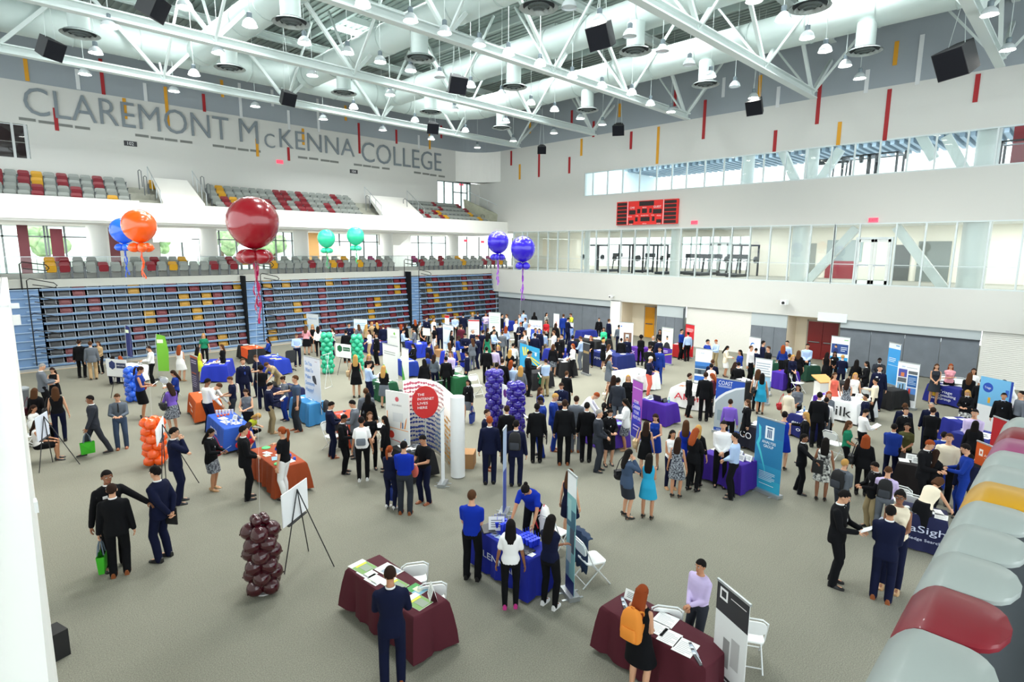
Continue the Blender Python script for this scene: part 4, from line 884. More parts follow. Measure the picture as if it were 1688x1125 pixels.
# ------------------------------------------------------------------ tables (top corners: near-left, near-right, far-right) and what lies on them
T1=table((574,937),(682,1018),(733,996),'5e1026','plain maroon','maroon table in front',amp=.03)
T2=table((993,999),(1163,1102),(1215,1078),'5e1026','maroon','maroon table beside grey banner',amp=.03)
T3=table((784,871),(871,924),(905,910),'0c24b0','royal blue','blue table with cups',[('GLENNAIR',.5,.36,.13,'cfd6e6',1.2)],amp=.03)
T4=table((414,741),(455,773),(497,757),'b54a18','burnt orange','burnt orange table',amp=.03)
T5=table((343,684),(370,708),(413,701),'2a63d8','bright blue','blue table with white cups',[('OUNERA',.5,.42,.15,'e7ecf5',.75)])
T6=table((312,648),(324,664),(366,662),'e8641c','bright orange','bright orange table',[('ShowStore',.5,.45,.10,'f7e4d6',.6),('Store',.6,.28,.10,'f7e4d6',.35)])
T7=table((334,605),(373,603),(357,592),'1a35c8','blue','blue table behind purple banner')
T8=table((393,569),(411,577),(436,575),'16161a','black','black and orange table',runner=('f0571a',.35,.98) )
T9=table((428,587),(452,595),(480,593),'1a3cc4','blue','blue table with office chair')
T10=table((447,637),(470,645),(490,636),'15205a','navy','navy blue table')
T11=table((480,655),(510,668),(540,664),'3f9be0','sky blue','sky blue table')
T12=table((547,680),(577,701),(584,680),'c84417','red-orange','red-orange table')
T13=table((644,737),(678,752),(697,735),'17171b','black','black table in the curved booth')
T14=table((608,627),(632,634),(657,631),'0f5c38','dark green','green table left of the booth',[('S',.5,.5,.14,'dfe9e2',.12)])
T15=table((655,592),(668,598),(687,596),'1740b4','blue','blue table behind white banners')
T16=table((668,563),(689,569),(712,567),'1a3bd0','blue','blue table far centre')
T17=table((728,579),(752,584),(770,580),'1b3ad2','blue','blue table behind welcome banner')
T18=table((720,614),(751,624),(771,620),'0f6a3a','dark green','green table behind the booth',[('BRO',.5,.5,.11,'dfe9e2',.4)])
T19=table((914,592),(926,598),(949,597),'121217','black','black table near sunburst board')
T20=table((971,578),(1017,588),(1034,582),'14297c','navy blue','navy table near charcoal banner',[('PIMCO',.45,.4,.13,'e8ecf4',.8)])
T21=table((947,559),(983,564),(990,557),'15161a','black','black table by grey padding')
T22=table((950,545),(960,547),(972,543),'1b2fa0','navy','small navy table far back')
T23=table((1040,571),(1052,575),(1066,572),'5a1ba2','violet','violet table far right of centre',[('OC',.5,.42,.16,'f0e6fa',.35)])
T24=table((1010,612),(1044,621),(1066,610),'eef0f2','white','white draped table',amp=.05)
T25=table((1057,658),(1098,669),(1123,667),'4d1bb0','violet','violet table with laptop')
T26=table((1107,639),(1175,650),(1190,640),'f0f0ee','white','white table with red letters',[('Akorn',.5,.36,.26,'d32035',1.3)])
T27=table((1109,568),(1128,570),(1140,567),'c0151c','red','red table')
T28=table((1272,612),(1290,616),(1297,609),'4a1fb4','violet','small violet table')
T29=table((1318,600),(1331,604),(1342,601),'0e4a34','dark green','green table by the red doors')
T30=table((1210,626),(1228,631),(1244,628),'0f1014','black','black table behind tall blue banner')
T31=table((1158,745),(1222,768),(1246,756),'4319a6','purple','purple table near teal banner')
T32=table((1226,700),(1252,708),(1268,700),'11142a','black','black table behind teal banner',[('CO',.25,.38,.2,'f0f0f4',.4)])
T33=table((1302,681),(1342,692),(1376,689),'141f7a','navy','navy table with lettering',[('ew',.35,.45,.14,'f0f2f8',.3),('on',.55,.25,.14,'f0f2f8',.3)])
T34=table((1341,652),(1412,667),(1436,656),'eceef0','white','white table with black lettering',[('Milk',.60,.24,.36,'15151c',1.0)],runner=('4c1f9c',.02,.14))
T35=table((1531,632),(1582,643),(1591,637),'101f8c','royal blue','blue table with yellow square',[('Triage',.62,.50,.11,'e6eaf5',.5),('Consulting',.66,.36,.11,'e6eaf5',.7),('Group',.62,.22,.11,'e6eaf5',.45)])
T36=table((1555,688),(1584,698),(1592,691),'11209a','blue','blue table left of red banner')
T37=table((1612,670),(1662,679),(1690,673),'35187a','dark purple','dark purple table')
T38=table((1568,712),(1622,726),(1640,714),'12228c','blue','blue table with bottles',[('KE',.85,.5,.13,'e6eaf5',.22)])
T39=table((1481,763),(1512,769),(1528,752),'1a1013','black','black table with red trim')
T40=table((1478,841),(1560,860),(1583,853),'131a4e','navy','navy table beside the seats',[('AlphaSights',.45,.42,.15,'c9cfe6',1.4),('The Knowledge Search Firm',.5,.25,.06,'c9cfe6',1.2)])
T41=table((1446,640),(1462,644),(1472,638),'111216','black','black table beside tall blue poster')
T42=table((1246,594),(1266,600),(1277,594),'0f5a3c','dark green','green table by white shutter')
T43=table((853,607),(880,616),(890,606),'0f1018','black','black table behind sunburst board')
T44=table((795,530),(822,533),(835,528),'1738c4','blue','blue table deep in the crowd')
T45=table((898,575),(916,580),(925,572),'1a2fae','blue','blue table in the crowd')
T46=table((960,690),(1000,706),(1022,694),'5a32b8','purple','purple table in the crowd')
T47=table((1373,628),(1395,634),(1408,626),'101116','black','black table near seated people')
T48=table((600,560),(620,566),(640,562),'151f70','navy','navy table behind green columns')
T49=table((186,603),(214,607),(222,599),'f2f2f2','white','white table beside blue column')
m=MB(); 
# emblem on the blue table with the yellow square
def emblem(T,cloth,cx):
    L=T['L']; W_=T['W']
    for i in range(5):
        for j in range(5):
            if 1<=i<=3 and 1<=j<=3: continue
            m=MB(); x=(cx-.5)*L+(i-2)*.075; z=.38+(j-2)*.075; y=-W_/2-.09; m.add([(x-.028,y,z-.028),(x+.028,y,z-.028),(x+.028,y,z+.028),(x-.028,y,z+.028)],[(0,1,2,3)]); O('printed_square',m,mat('c9cfe6',.6),cloth,False)
    m=MB(); x=(cx-.5)*L;z=.38;m.add([(x-.075,y,z-.075),(x+.075,y,z-.075),(x+.075,y,z+.075),(x-.075,y,z+.075)],[(0,1,2,3)]); O('yellow_square',m,mat('e6b82a',.6),cloth,False)
for o in [x for x in bpy.data.objects if x.name.startswith('tablecloth') and x.get('label','').endswith('blue table with yellow square')][-1:]: emblem(T35,o,.27)
# foreground maroon table
green=[(0,0,1,1,'7aa35a'),(.0,0,.28,1,'e9efe4'),(.3,.2,.42,.9,'d8d23a'),(.45,.3,.95,.8,'8f9d8a')]
white=[(.0,.0,1,.12,'e9ecee'),(.1,.2,.8,.25,'8aa06a'),(.5,.12,.95,.2,'7d8287')]
for u,v,w_,h_,rot,acc,d in ((.08,.30,.40,.30,.1,green,'green landscape brochure'),(.20,.22,.30,.22,.08,white,'white card'),(.34,.2,.30,.22,.1,white,'white card'),(.30,.72,.42,.28,.1,[(0,0,1,1,'e4e4e0'),(.3,.1,.95,.9,'9aa7b4'),(.5,.2,.8,.6,'c9b2b0')],'pale photo brochure'),(.52,.45,.40,.26,.1,green,'green landscape brochure'),(.72,.72,.30,.22,.1,[(0,0,1,1,'7fb2c9'),(0,0,.5,1,'3f9a4a'),(.3,.3,.8,.8,'d8dcc0')],'blue and green brochure'),(.86,.42,.40,.28,.1,green,'green landscape brochure')):
    sheet(T1,u,v,w_,h_,rot,'f0f3ee','brochure',d,acc)
tent(T1,.9,.80,-.5,w_=.26,h=.2,desc='white name tent card')
chairb(684,928,185,'white folding chair behind the front maroon table, farther one'); chairb(713,961,185,'white folding chair behind the front maroon table, nearer one')
# second maroon table
for u,v,w_,h_,rot,d in ((.50,.30,.26,.26,.15,'white form'),(.63,.24,.26,.30,.15,'white form'),(.78,.22,.27,.32,.15,'white form'),(.48,.72,.30,.28,.15,'blank white sheet'),(.37,.25,.2,.2,0,'white form')): sheet(T2,u,v,w_,h_,rot,desc=d)
tent(T2,.13,.78,.1,w_=.28,h=.14,desc='low white box card')
def fan(T,u,v,d):
    p=on(T,u,v,.006); t=thing('sunglasses_fan',uniq(d+', '+where(u,v,T)),'giveaway',p,T['rz']); 
    for i in range(7): m=MB(); M=Matrix.Translation((.03*i-.1,-.03*i+.08,.003*i))@Matrix.Rotation(-.6,4,'Z'); m.box((-.10,-.02,0),(.10,.02,.012),None,M); O('item',m,mat(('30353c','9fb0c4','dfe5ea')[i%3],.4),t,False)
fan(T2,.14,.42,'fan of dark and pale striped giveaways'); fan(T2,.88,.20,'fan of dark and pale striped giveaways')
chairb(1101,1000,185,'white folding chair behind the maroon table, half hidden'); chairb(1240,1020,190,'white folding chair right of the grey banner')
# blue table with cups
for i in range(3):
    for j in range(4): cup(T3,.14+.075*i,.72-.11*j+.05*i,'2438c8',.15,straw='2a48e8',desc='blue lidded tumbler')
for i in range(4):
    for j in range(4): cup(T3,.64+.06*i,.80-.1*j,'2438c8',.13,straw='2a48e8',desc='blue lidded tumbler')
laptop(T3,.12,.22,PI*.9,'cfd3d8'); laptop(T3,.80,.28,PI+.0,'9fc4e6'); tent(T3,.2,.45,.9,w_=.3,h=.26,desc='white leaning leaflet holder')
for u,v,d,c in ((.30,.18,'blue and white card','3554b8'),(.38,.2,'pale blue card','9fc0ee'),(.48,.2,'stack of white leaflets','eceff0'),(.93,.25,'white flyer','f0f2f4'),(.26,.25,'dark blue card','26327a')): sheet(T3,u,v,.15,.12,.2,c,desc=d,kind='card')
giveaway(T3,.42,.42,'e8edf2','white bowl of mints',.09,.05)
# chairs near it
chairb(955,890,120,'white folding chair with a navy jacket over its back')
def jacket_drape(px,py):
    P=G(px,py,.86); t=thing('hung_jacket','dark blue jacket hung over a white folding chair back','jacket',(P.x,P.y,.86),facing(P,120)+PI/2); m=MB(); 
    vs=[];fs=[];N=11
    for r_,(z,yy,s) in enumerate(((.05,-.05,.26),(.06,.0,.27),(.04,.06,.28),(-.2,.08,.29),(-.5,.1,.30),(-.62,.1,.27))):
        for i in range(N): a=(i/(N-1)-.5)*2; vs.append((a*s,yy+.02*math.sin(i*1.7+r_),z-.03*abs(a)+(.03*math.sin(i*2) if r_>4 else 0)))
    for r_ in range(5):
        for i in range(N-1): fs.append((r_*N+i,r_*N+i+1,(r_+1)*N+i+1,(r_+1)*N+i))
    m.add(vs,fs); o=O('jacket_cloth',m,mat('1d3350',.85),t); md=o.modifiers.new('thick','SOLIDIFY'); md.thickness=.02
    m=MB(); m.tube([(.25,.1,0),(.3,.12,-.3),(.27,.1,-.55)],[.06,.055,.045],10); O('sleeve',m,mat('1d3350',.85),t)
jacket_drape(962,880)
chairb(900,852,140,'white folding chair draped with red and white bag behind the blue table')
def backpack_obj(P,rz,c,c2,label,s=1,parent=None):
    t=thing('backpack',label,'backpack',P,rz); m=MB()
    def rl(mb,rings,n=20):
        vs=[]
        for z,cy,rx,ry in rings:
            for k_ in range(n):
                a=2*PI*k_/n; c_,s_=math.cos(a),math.sin(a); vs.append((rx*math.copysign(abs(c_)**.55,c_),cy+ry*math.copysign(abs(s_)**.55,s_),z))
        N=len(rings); mb.add(vs,[(i*n+k_,i*n+(k_+1)%n,(i+1)*n+(k_+1)%n,(i+1)*n+k_) for i in range(N-1) for k_ in range(n)]+[tuple(range(n-1,-1,-1)),tuple((N-1)*n+k_ for k_ in range(n))])
    rl(m,[(0,0,.11,.05),(.01,0,.145,.075),(.10,0,.155,.085),(.28,0,.15,.08),(.38,.01,.13,.065),(.43,.02,.09,.04),(.45,.02,.04,.02)]); o=O('pack_body',m,mat(c,.8),t); o.scale=(s,)*3
    m=MB(); rl(m,[(.03,-.07,.09,.03),(.05,-.075,.115,.045),(.17,-.08,.115,.045),(.21,-.075,.10,.025)]); o=O('front_pocket',m,mat(c2,.8),t); o.scale=(s,)*3
    for q in (-1,1): m=MB(); m.tube([(q*.07,.07,.40),(q*.09,.14,.38),(q*.1,.17,.25),(q*.1,.1,.08)],.016,6); o=O('shoulder_strap',m,mat(c2,.8),t); o.scale=(s,)*3
    m=MB(); m.tube([(-.03,.02,.43),(-.02,.02,.47),(.02,.02,.47),(.03,.02,.43)],.008,6); o=O('grab_handle',m,mat(c2,.8),t); o.scale=(s,)*3
    return t
P=G(898,872,.5); backpack_obj((P.x,P.y,.46),.6,'e9e6e4','c01a2a','white and red backpack on the chair behind the blue table',1.15)
# orange table
for u,v,d,c in ((.10,.45,'green disc giveaway','48c070'),(.86,.22,'green disc giveaway','48c070'),(.80,.38,'green disc giveaway','48c070')): giveaway(T4,u,v,c,d,.11,.03)
for i in range(8): giveaway(T4,.28+.08*i,.78 if i%2 else .66,'1c50c8','white cup with blue top',.035,.07)
sheet(T4,.33,.3,.25,.13,.3,'d9dff2',desc='white and blue paddle card',kind='card'); sheet(T4,.42,.2,.18,.14,.1,'cfeccb',desc='green card',kind='card'); sheet(T4,.62,.3,.26,.14,-.3,'7fb4ea',desc='light blue paddle card',kind='card'); sheet(T4,.55,.62,.3,.24,.1,desc='white sheet'); sheet(T4,.85,.6,.24,.2,.1,desc='white sheet')
# blue table with white cups
for i in range(6): cup(T5,.10+.03*i,.88-.02*i+0,'f4f4f6',.15,desc='tall white cup') if False else cup(T5,.08+.13*(i/6)+.02,.30+.115*i,'f4f4f6',.15,desc='tall white cup')
for i in range(4): cup(T5,.80+.03*i,.22+.17*i,'f4f4f6',.15,desc='tall white cup')
for i in range(4): giveaway(T5,.24,.25+.14*i,'f0683a','orange giveaway ball',.035,.05)
sheet(T5,.40,.35,.3,.2,.2,desc='white flyer'); sheet(T5,.62,.3,.34,.2,.2,desc='white flyer'); tent(T5,.58,.75,.3,desc='white card stand'); bottle(T5,.72,.9); sheet(T5,.8,.6,.3,.2,.2,desc='white flyer')
for T,n,s,cols,kinds in ((T6,4,1,('f4f5f4','e8551c'),'ppg'),(T7,7,2,('f4f5f4','f4f5f4','e8dfc0'),'ppp'),(T8,6,3,('f4f5f4','7aa35a'),'pgp'),(T9,5,4,('f4f5f4','e3d27a'),'ppb'),(T10,7,5,('f4f5f4','c2283c','3a4b8a'),'pgpl'),(T11,7,6,('f4f5f4','6fb6e8'),'pcpg'),(T12,9,7,('f4f5f4','28306a','b5303a'),'pgpc'),(T13,10,8,('f4f5f4','e5a32a','8c8f96','50545c'),'gpgpb'),(T14,7,9,('f4f5f4','2fa85a'),'pgcp'),(T15,3,10,('f4f5f4',),'pt'),(T16,4,11,('f4f5f4',),'pp'),(T17,3,12,('f4f5f4',),'pt'),(T18,7,13,('f4f5f4',),'ppb'),(T19,7,14,('f4f5f4','9a9aa0'),'pptb'),(T20,5,15,('f4f5f4',),'pp'),(T21,6,16,('f4f5f4','e3dc7a'),'ptg'),(T24,6,17,('f4f5f4','dfe5ea'),'ppt'),(T26,5,18,('f4f5f4','e8551c'),'pcg'),(T27,3,19,('f4f5f4',),'pt'),(T28,4,20,('d8322a',),'g'),(T29,4,21,('f4f5f4',),'pb'),(T30,5,22,('f4f5f4','d9e24a'),'ptg'),(T31,9,23,('f4f5f4','8fb2ea'),'pptb'),(T32,4,24,('f4f5f4',),'pp'),(T33,8,25,('f4f5f4','3055c8'),'ppb'),(T34,10,26,('f4f5f4','b9c0ea','e3dc7a'),'pgbt'),(T35,4,27,('f4f5f4',),'pp'),(T36,3,28,('f4f5f4',),'pp'),(T37,9,29,('f4f5f4','d8c0c8'),'gpp'),(T38,8,30,('f4f5f4',),'bpp'),(T39,4,31,('f4f5f4','c8202a'),'tp'),(T40,9,32,('f4f5f4','26272c'),'pgp'),(T46,6,33,('f4f5f4','8fb2ea'),'pgt'),(T47,4,34,('f4f5f4','7ac24a'),'pg'),(T48,4,35,('d8322a','f4f5f4'),'pp'),(T49,4,36,('f4f5f4',),'pt'),(T42,3,37,('f4f5f4',),'pp'),(T44,4,38,('f4f5f4',),'pp'),(T45,4,39,('f4f5f4',),'ppt')): scatter(T,n,s,cols,kinds)
laptop(T25,.52,.55,PI); sheet(T25,.08,.5,desc='blue and white leaflet',c='b6c6ee'); sheet(T25,.2,.4,desc='blue and white leaflet',c='b6c6ee'); tent(T25,.72,.5,PI/2,c='2a2c30',desc='small black framed card'); bottle(T25,.85,.6,'a8d8c0'); laptop(T35,.42,.75,PI,'cfd6ea')
# yellow ball shapes etc
# ------------------------------------------------------------------ chairs in the middle distance
for i,(px,py,phi,l) in enumerate(((279,622,130,'white folding chair behind the blue balloon column'),(38,700,-60,'white folding chair by the left edge beside the white board'),(757,608,20,'white folding chair behind the green table, left one'),(785,622,30,'white folding chair behind the green table, right one'),(1316,618,60,'white folding chair beside the violet table'),(1377,712,150,'white folding chair behind the navy lettered table'),(1078,652,180,'white folding chair behind the violet laptop table'),(1489,800,170,'white folding chair behind the navy table near seats, left one'),(1514,815,170,'white folding chair behind the navy table near seats, right one'),(1554,622,0,'white folding chair behind the blue lettered table, left one'),(1581,627,0,'white folding chair behind the blue lettered table, right one'),(845,551,180,'white folding chair deep in the crowd, left one'),(858,580,180,'white folding chair deep in the crowd, right one'),(548,700,40,'white folding chair carrying a black backpack'),(1432,640,180,'white folding chair behind the white lettered table'),(625,684,140,'white folding chair left of the booth panel'),(986,680,180,'white folding chair at the purple crowd table'),(716,590,150,'white folding chair at the far blue table'))):
    P=G(px,py,.8); d=facing(P,phi); P.z=0
    t=thing('folding_chair',l,'chair',P,d+PI/2,'white folding chairs')
    for n_,me in CH.items(): link(n_,me,t)
P=G(559,690,.85); backpack_obj((P.x-.2,P.y-.1,.55),1.2,'1b1c20','2a2b30','black backpack hung on a white chair behind sky blue table',1.1)
P=G(538,665,.8); backpack_obj((P.x,P.y,.5),.5,'22242a','33353c','small black backpack behind the sky blue table',.9)
# office chair
P=G(478,612); t=thing('office_chair','black mesh office chair behind the blue table','chair',P,facing(P,200)+PI/2)
m=MB(); slab(m,rr(.5,.52,.1),0,.04,Matrix.Translation((0,.2,.55))); O('backrest',m,mat('26292d',.8),t); m=MB(); m.lathe([(.0,.45),(.24,.45),(.26,.48),(.24,.52),(.0,.53)],16); O('seat',m,mat('1d1f22',.8),t); m=MB(); m.tube([(0,0,.08),(0,0,.45)],.03,8); O('gas_column',m,BLK,t)
m=MB()
for i in range(5): a=2*PI*i/5; m.tube([(0,0,.1),(.28*math.cos(a),.28*math.sin(a),.06)],.02,6); m.ball((.28*math.cos(a),.28*math.sin(a),.03),.03,8,6)
O('caster_base',m,BLK,t)
for s in (-1,1): m=MB(); m.tube([(s*.24,.18,.5),(s*.28,.1,.7),(s*.28,-.15,.72)],.02,6); O('armrest',m,BLK,t)
# ------------------------------------------------------------------ banners
sky=[('r','8fc2e8',0,.35,1,.62),('r','3f6fb0',0,.2,1,.42),('r','2a4a72',.05,.18,.3,.36),('r','55697c',.35,.22,.6,.46),('r','243a5c',.7,.2,.9,.4)]
banner((1252,685),(1293,699),2.1,'2579a8','tall teal roll-up banner with white column emblem, right of the purple table','teal banner',
 [('r','2a6fa0',0,.75,1,1),('r','2b8fb8',0,.0,1,.35),('r','2fa3c4',0,.0,1,.16),('p','46c0cc',[(.08,.9),(.18,.86),(.2,.7),(.14,.62),(.26,.5),(.42,.3),(.46,.18),(.38,.3),(.16,.52),(.04,.62),(.12,.72)]),('r','eaf2f6',.34,.72,.66,.9),('r','1d4e7c',.40,.86,.60,.88),('r','1d4e7c',.42,.74,.46,.85),('r','1d4e7c',.48,.74,.52,.85),('r','1d4e7c',.54,.74,.58,.85),('t','ANALYSIS','eef4f8',.5,.655,.075,.5),('t','GROUP','eef4f8',.5,.6,.075,.36),('l','cfe6ee',.22,.25,.8,6,.022),('l','e6f2f6',.25,.08,.78,1,.02)],bl=(1240,804),br=(1284,823))
banner((1184,623),(1225,630),2.15,'aeb9be','tall banner with blue top and white lettering over a grey photo','tall blue and grey banner',
 [('p','1f4fb4',[(0,1),(1,1),(1,.9),(.7,.86),(.35,.76),(.12,.66),(0,.58)]),('p','eef2f4',[(0,.58),(.12,.66),(.35,.76),(.7,.86),(1,.9),(1,.87),(.7,.82),(.35,.71),(.12,.6),(0,.52)]),('t','COAST','f4f7fb',.33,.885,.14,.5),('l','dbe6f6',.08,.86,.55,2,.02),('c','5f9aa8',.55,.45,.12),('r','8fa3ac',.1,.2,.5,.4),('r','2452a8',0,.0,1,.06),('t','SEE THE WORLD','eef2f8',.5,.015,.04,.8)],bl=(1176,712),br=(1222,722))
banner((1038.6,624),(1058.7,632),2.15,'8f3fa6','tall purple and blue banner with white words about career','tall purple banner',
 [('r','a04cae',0,.6,1,1),('r','2b2fa8',0,.0,1,.28),('c','2e35ba',.5,.5,.4),('p','2e35ba',[(.1,.25),(.9,.3),(.9,.55),(.1,.6)]),('l','f0e6f6',.08,.86,.92,1,.03),('t','YOUR','f6f2fb',.45,.60,.11,.5),('t','CAREER','f6f2fb',.48,.51,.11,.75),('t','YOUR','f6f2fb',.5,.42,.11,.5),('t','VENTURE','f6f2fb',.55,.33,.11,.8),('l','cfc4ee',.2,.2,.8,2,.06)],bl=(1040,721),br=(1056,731))
banner((1611,727),(1655,744.6),2.0,'20242e','orange and charcoal banner with small white logo beside the seats','orange and charcoal banner',
 [('r','cf5414',0,.66,1,1),('r','f0e6e0',.13,.80,.27,.90),('r','cf5414',.17,.83,.23,.87),('t','AlphaSights','f4ded2',.63,.81,.065,.6),('l','e8a98a',.33,.78,.9,1,.02),('l','b9bfcc',.12,.6,.42,2,.04),('l','b9bfcc',.12,.48,.42,2,.04),('l','b9bfcc',.12,.36,.42,2,.04),('l','b9bfcc',.58,.6,.9,2,.04),('l','b9bfcc',.58,.48,.9,2,.04)],bl=(1596,838),br=(1640,862))
banner((1639,686),(1694,706),1.95,'a8101a','large red banner with a white circle behind the seats','red banner',
 [('c','e8dfe0',.66,.62,.27),('c','a8101a',.66,.62,.22),('p','e8dfe0',[(.6,.5),(.66,.66),(.78,.66),(.68,.56)]),('t','One global','f0e8ea',.48,.36,.11,.8)])
banner((1463.5,564),(1490,568),2.3,'3f9fe4','tall light blue banner by the grey padding','tall light blue banner',[('r','e9eff3',0,.86,1,1),('r','4a9ad0',.6,.93,.9,.955),('l','e6f2fb',.1,.62,.7,3,.04),('l','cfe6f8',.1,.45,.95,1,.03)],bl=(1459,633),br=(1478,639))
banner((1481,596),(1515,601),2.1,'eef1f4','white banner with a grid of city photos','white city grid banner',[('t','CMT','2f7fc0',.28,.88,.06,.16),('r','9aa4ae',.42,.885,.9,.895),('r','4a4fa0',.06,.66,.46,.84),('r','d07a4a',.18,.67,.34,.76),('r','5c6268',.52,.75,.94,.82),('r','245fa0',.52,.46,.94,.73),('l','b9d2ea',.56,.66,.9,5,.035),('r','5c6268',.06,.54,.46,.64),('r','8fb8da',.06,.33,.46,.52),('r','3a4a52',.16,.34,.22,.48),('r','3a4a52',.3,.34,.36,.5),('r','4f7fc4',.52,.26,.94,.44),('r','c23a2a',.6,.26,.7,.42),('r','5c6268',.06,.16,.94,.3)],bl=(1473,669),br=(1508,677))
banner((1369,554),(1402,557),2.2,'e9eff2','white and blue banner with portrait, left of the light blue one','portrait banner by red doors',[('r','2a4a8c',.04,.5,.94,.78),('r','29a0dc',.0,.0,.96,.4),('c','c99a7a',.28,.7,.08),('p','1c2a66',[(.1,.5),(.46,.5),(.4,.62),(.3,.66),(.16,.6)]),('p','2a1a18',[(.22,.72),(.28,.78),(.36,.72),(.34,.66),(.32,.72),(.24,.72)]),('l','e6f2fb',.55,.68,.88,3,.05),('l','dff0fb',.1,.34,.7,2,.05),('r','6ac04a',.7,.9,.92,.92)],bl=(1366,611),br=(1396,616))
banner((1147,574.6),(1173,577),2.1,'eef1f4','white banner with blue city photographs','blue city photo banner',[('t','LAIR','9aaec4',.4,.86,.06,.3),('r','3c7cc8',0,.42,1,.62),('r','2a5f9a',0,.42,1,.5),('r','556672',0,.26,1,.40),('r','2a3a48',.2,.26,.4,.38),('r','2f6fd0',0,.06,1,.2)],bl=(1144,633),br=(1171,637))
banner((1231,555),(1252.5,558),2.1,'eff2f6','white banner with blue crescent mark by the shutter','crescent banner',[('c','2f6fc0',.32,.76,.2),('c','eff2f6',.38,.72,.2)],bl=(1232,612),br=(1250,616))
banner((1023,531),(1044,533),2.1,'eef1f4','white banner with building photo near the recess','building photo banner',[('c','3a6ac0',.12,.88,.06),('t','PERRY','8aa0b8',.55,.85,.05,.5),('r','7a5a48',.3,.4,.9,.7),('r','4f7a3a',.3,.3,.9,.42),('r','c9d2d6',.45,.5,.7,.65)],bl=(1020,588),br=(1042,590))
banner((1094,539),(1112,542),2.1,'e6ead9','banner with suited portrait above purple half','suited portrait banner',[('r','4a2a9a',0,.0,1,.42),('p','c0c24a',[(0,.2),(1,.3),(1,.27),(0,.17)]),('p','23242a',[(.15,.42),(.3,.56),(.5,.6),(.7,.56),(.85,.42)]),('c','c79a78',.5,.69,.1),('r','23242a',.42,.72,.58,.77),('l','b9c24a',.1,.9,.8,1,.02),('l','e6e0f6',.08,.34,.6,2,.04)],bl=(1089,599.5),br=(1107,603))
banner((1134,534),(1141.7,536),2.1,'c8202a','narrow red banner beside the shutter','narrow red banner',[('l','f6e0e0',.1,.85,.9,3,.04),('r','5a5f66',.0,.35,1,.55)],bl=(1128,588),br=(1142,592))
banner((966,564),(976,568),2.1,'3a3c42','charcoal grey roll-up banner with small tan photo','charcoal banner',[('r','a48a5c',.1,.66,.9,.74)],bl=(960,616),br=(971,620))
banner((858,567),(891.5,574),1.9,'2fa3d8','cyan board with a yellow sunburst','sunburst board',[('p','e9d83a',[(.12,.88),(.2,.9),(.25,.6),(.2,.58)]),('p','e9d83a',[(.26,.9),(.34,.92),(.3,.6),(.27,.6)]),('p','e9d83a',[(.4,.88),(.48,.84),(.35,.62),(.32,.62)]),('p','e9d83a',[(.5,.6),(1,.38),(1,.32),(.46,.56)]),('p','e9d83a',[(.5,.66),(1,.52),(1,.46),(.5,.61)]),('l','dff2fb',.55,.82,.9,1,.04),('c','dff2fb',.82,.76,.05)],bl=(857,610),br=(889,622.6),stand=False)
banner((872,527.5),(894,529),1.7,'2a50c0','small white and blue banner deep in the crowd','white and blue crowd banner',[('r','eef1f4',0,.65,1,1),('t','RingWall','4a6ab0',.5,.75,.12,.8)])
banner((938.6,533),(948,535),1.7,'2f6fd0','slim white and blue banner right of the crowd','slim blue banner',[('r','eef1f4',0,.7,1,1),('l','dfeafb',.1,.6,.9,6,.08)],bl=(936,560),br=(945,562))
banner((913,517),(922,518),2.0,'f2f2f0','narrow white banner with an orange letter','white orange-letter banner',[('t','A','e8551c',.5,.6,.3,.5),('l','3a3a40',.2,.52,.8,2,.04)])
banner((806,515),(825,516),2.1,'dfeee8','pale green-white banner in front of the bleachers','pale green banner',[('l','9ac0b0',.1,.85,.9,4,.06)])
banner((772,527),(790,527.5),2.0,'f0f0ee','white banner with a red top edge','red-topped white banner',[('r','c8202a',0,.95,1,1),('p','d8322a',[(0,.35),(1,.55),(1,.5),(0,.27)]),('l','c9ccd0',.1,.85,.9,5,.08)])
banner((734,519.5),(740,520),1.9,'f0f0ee','narrow white banner with red top','narrow red-topped banner',[('r','c8202a',0,.9,1,1)])
banner((730,535),(749,536.5),2.1,'e6eff4','white banner reading welcome in blue','welcome banner',[('t','WELCOME','5a9ac8',.5,.4,.12,.9),('p','b9d8ea',[(.1,.1),(.9,.3),(.8,.9),(.5,.6)]),('l','7fb0d0',.1,.9,.8,2,.04)],bl=(731,590),br=(748,594))
banner((640,540.5),(661,542),2.1,'f0f2f0','plain white banner with a small green mark','white banner with green mark',[('p','7ac24a',[(.5,.84),(.58,.9),(.66,.84),(.6,.8)]),('l','a9b0aa',.25,.76,.75,2,.03)],bl=(640,600),br=(660,604))
banner((633,567),(658,570),2.1,'f0f2f0','white banner with green sweep at its foot','white banner with green sweep',[('p','5ac03a',[(0,.0),(0,.5),(.15,.38),(.35,.18),(.6,0)]),('p','9ad86a',[(0,.5),(.1,.5),(.4,.2),(.66,0),(.6,0),(.35,.18)]),('l','9aa29c',.1,.82,.85,2,.05)],bl=(633,638),br=(657,646))
banner((667,572.5),(676,577),2.1,'f2f4ee','narrow angled white banner with green foot','narrow white and green banner',[('p','4aa83a',[(0,0),(0,.6),(.4,.3),(.6,0)])],bl=(664,645),br=(675,650))
banner((509,517),(529,518),2.1,'d6eaf6','white banner with pale blue and green picture','pale picture banner',[('r','eef4f8',0,.6,1,1),('t','Netwell','4a8fc0',.5,.8,.09,.7),('p','9ad08a',[(.4,0),(.7,.35),(1,.2),(1,0)])],bl=(507,562),br=(527,565))
banner((583,526),(605,526.6),1.9,'d9ecf4','pale blue banner in front of the middle bleacher','pale blue far banner',[('l','7fb0d0',.1,.85,.9,2,.05)])
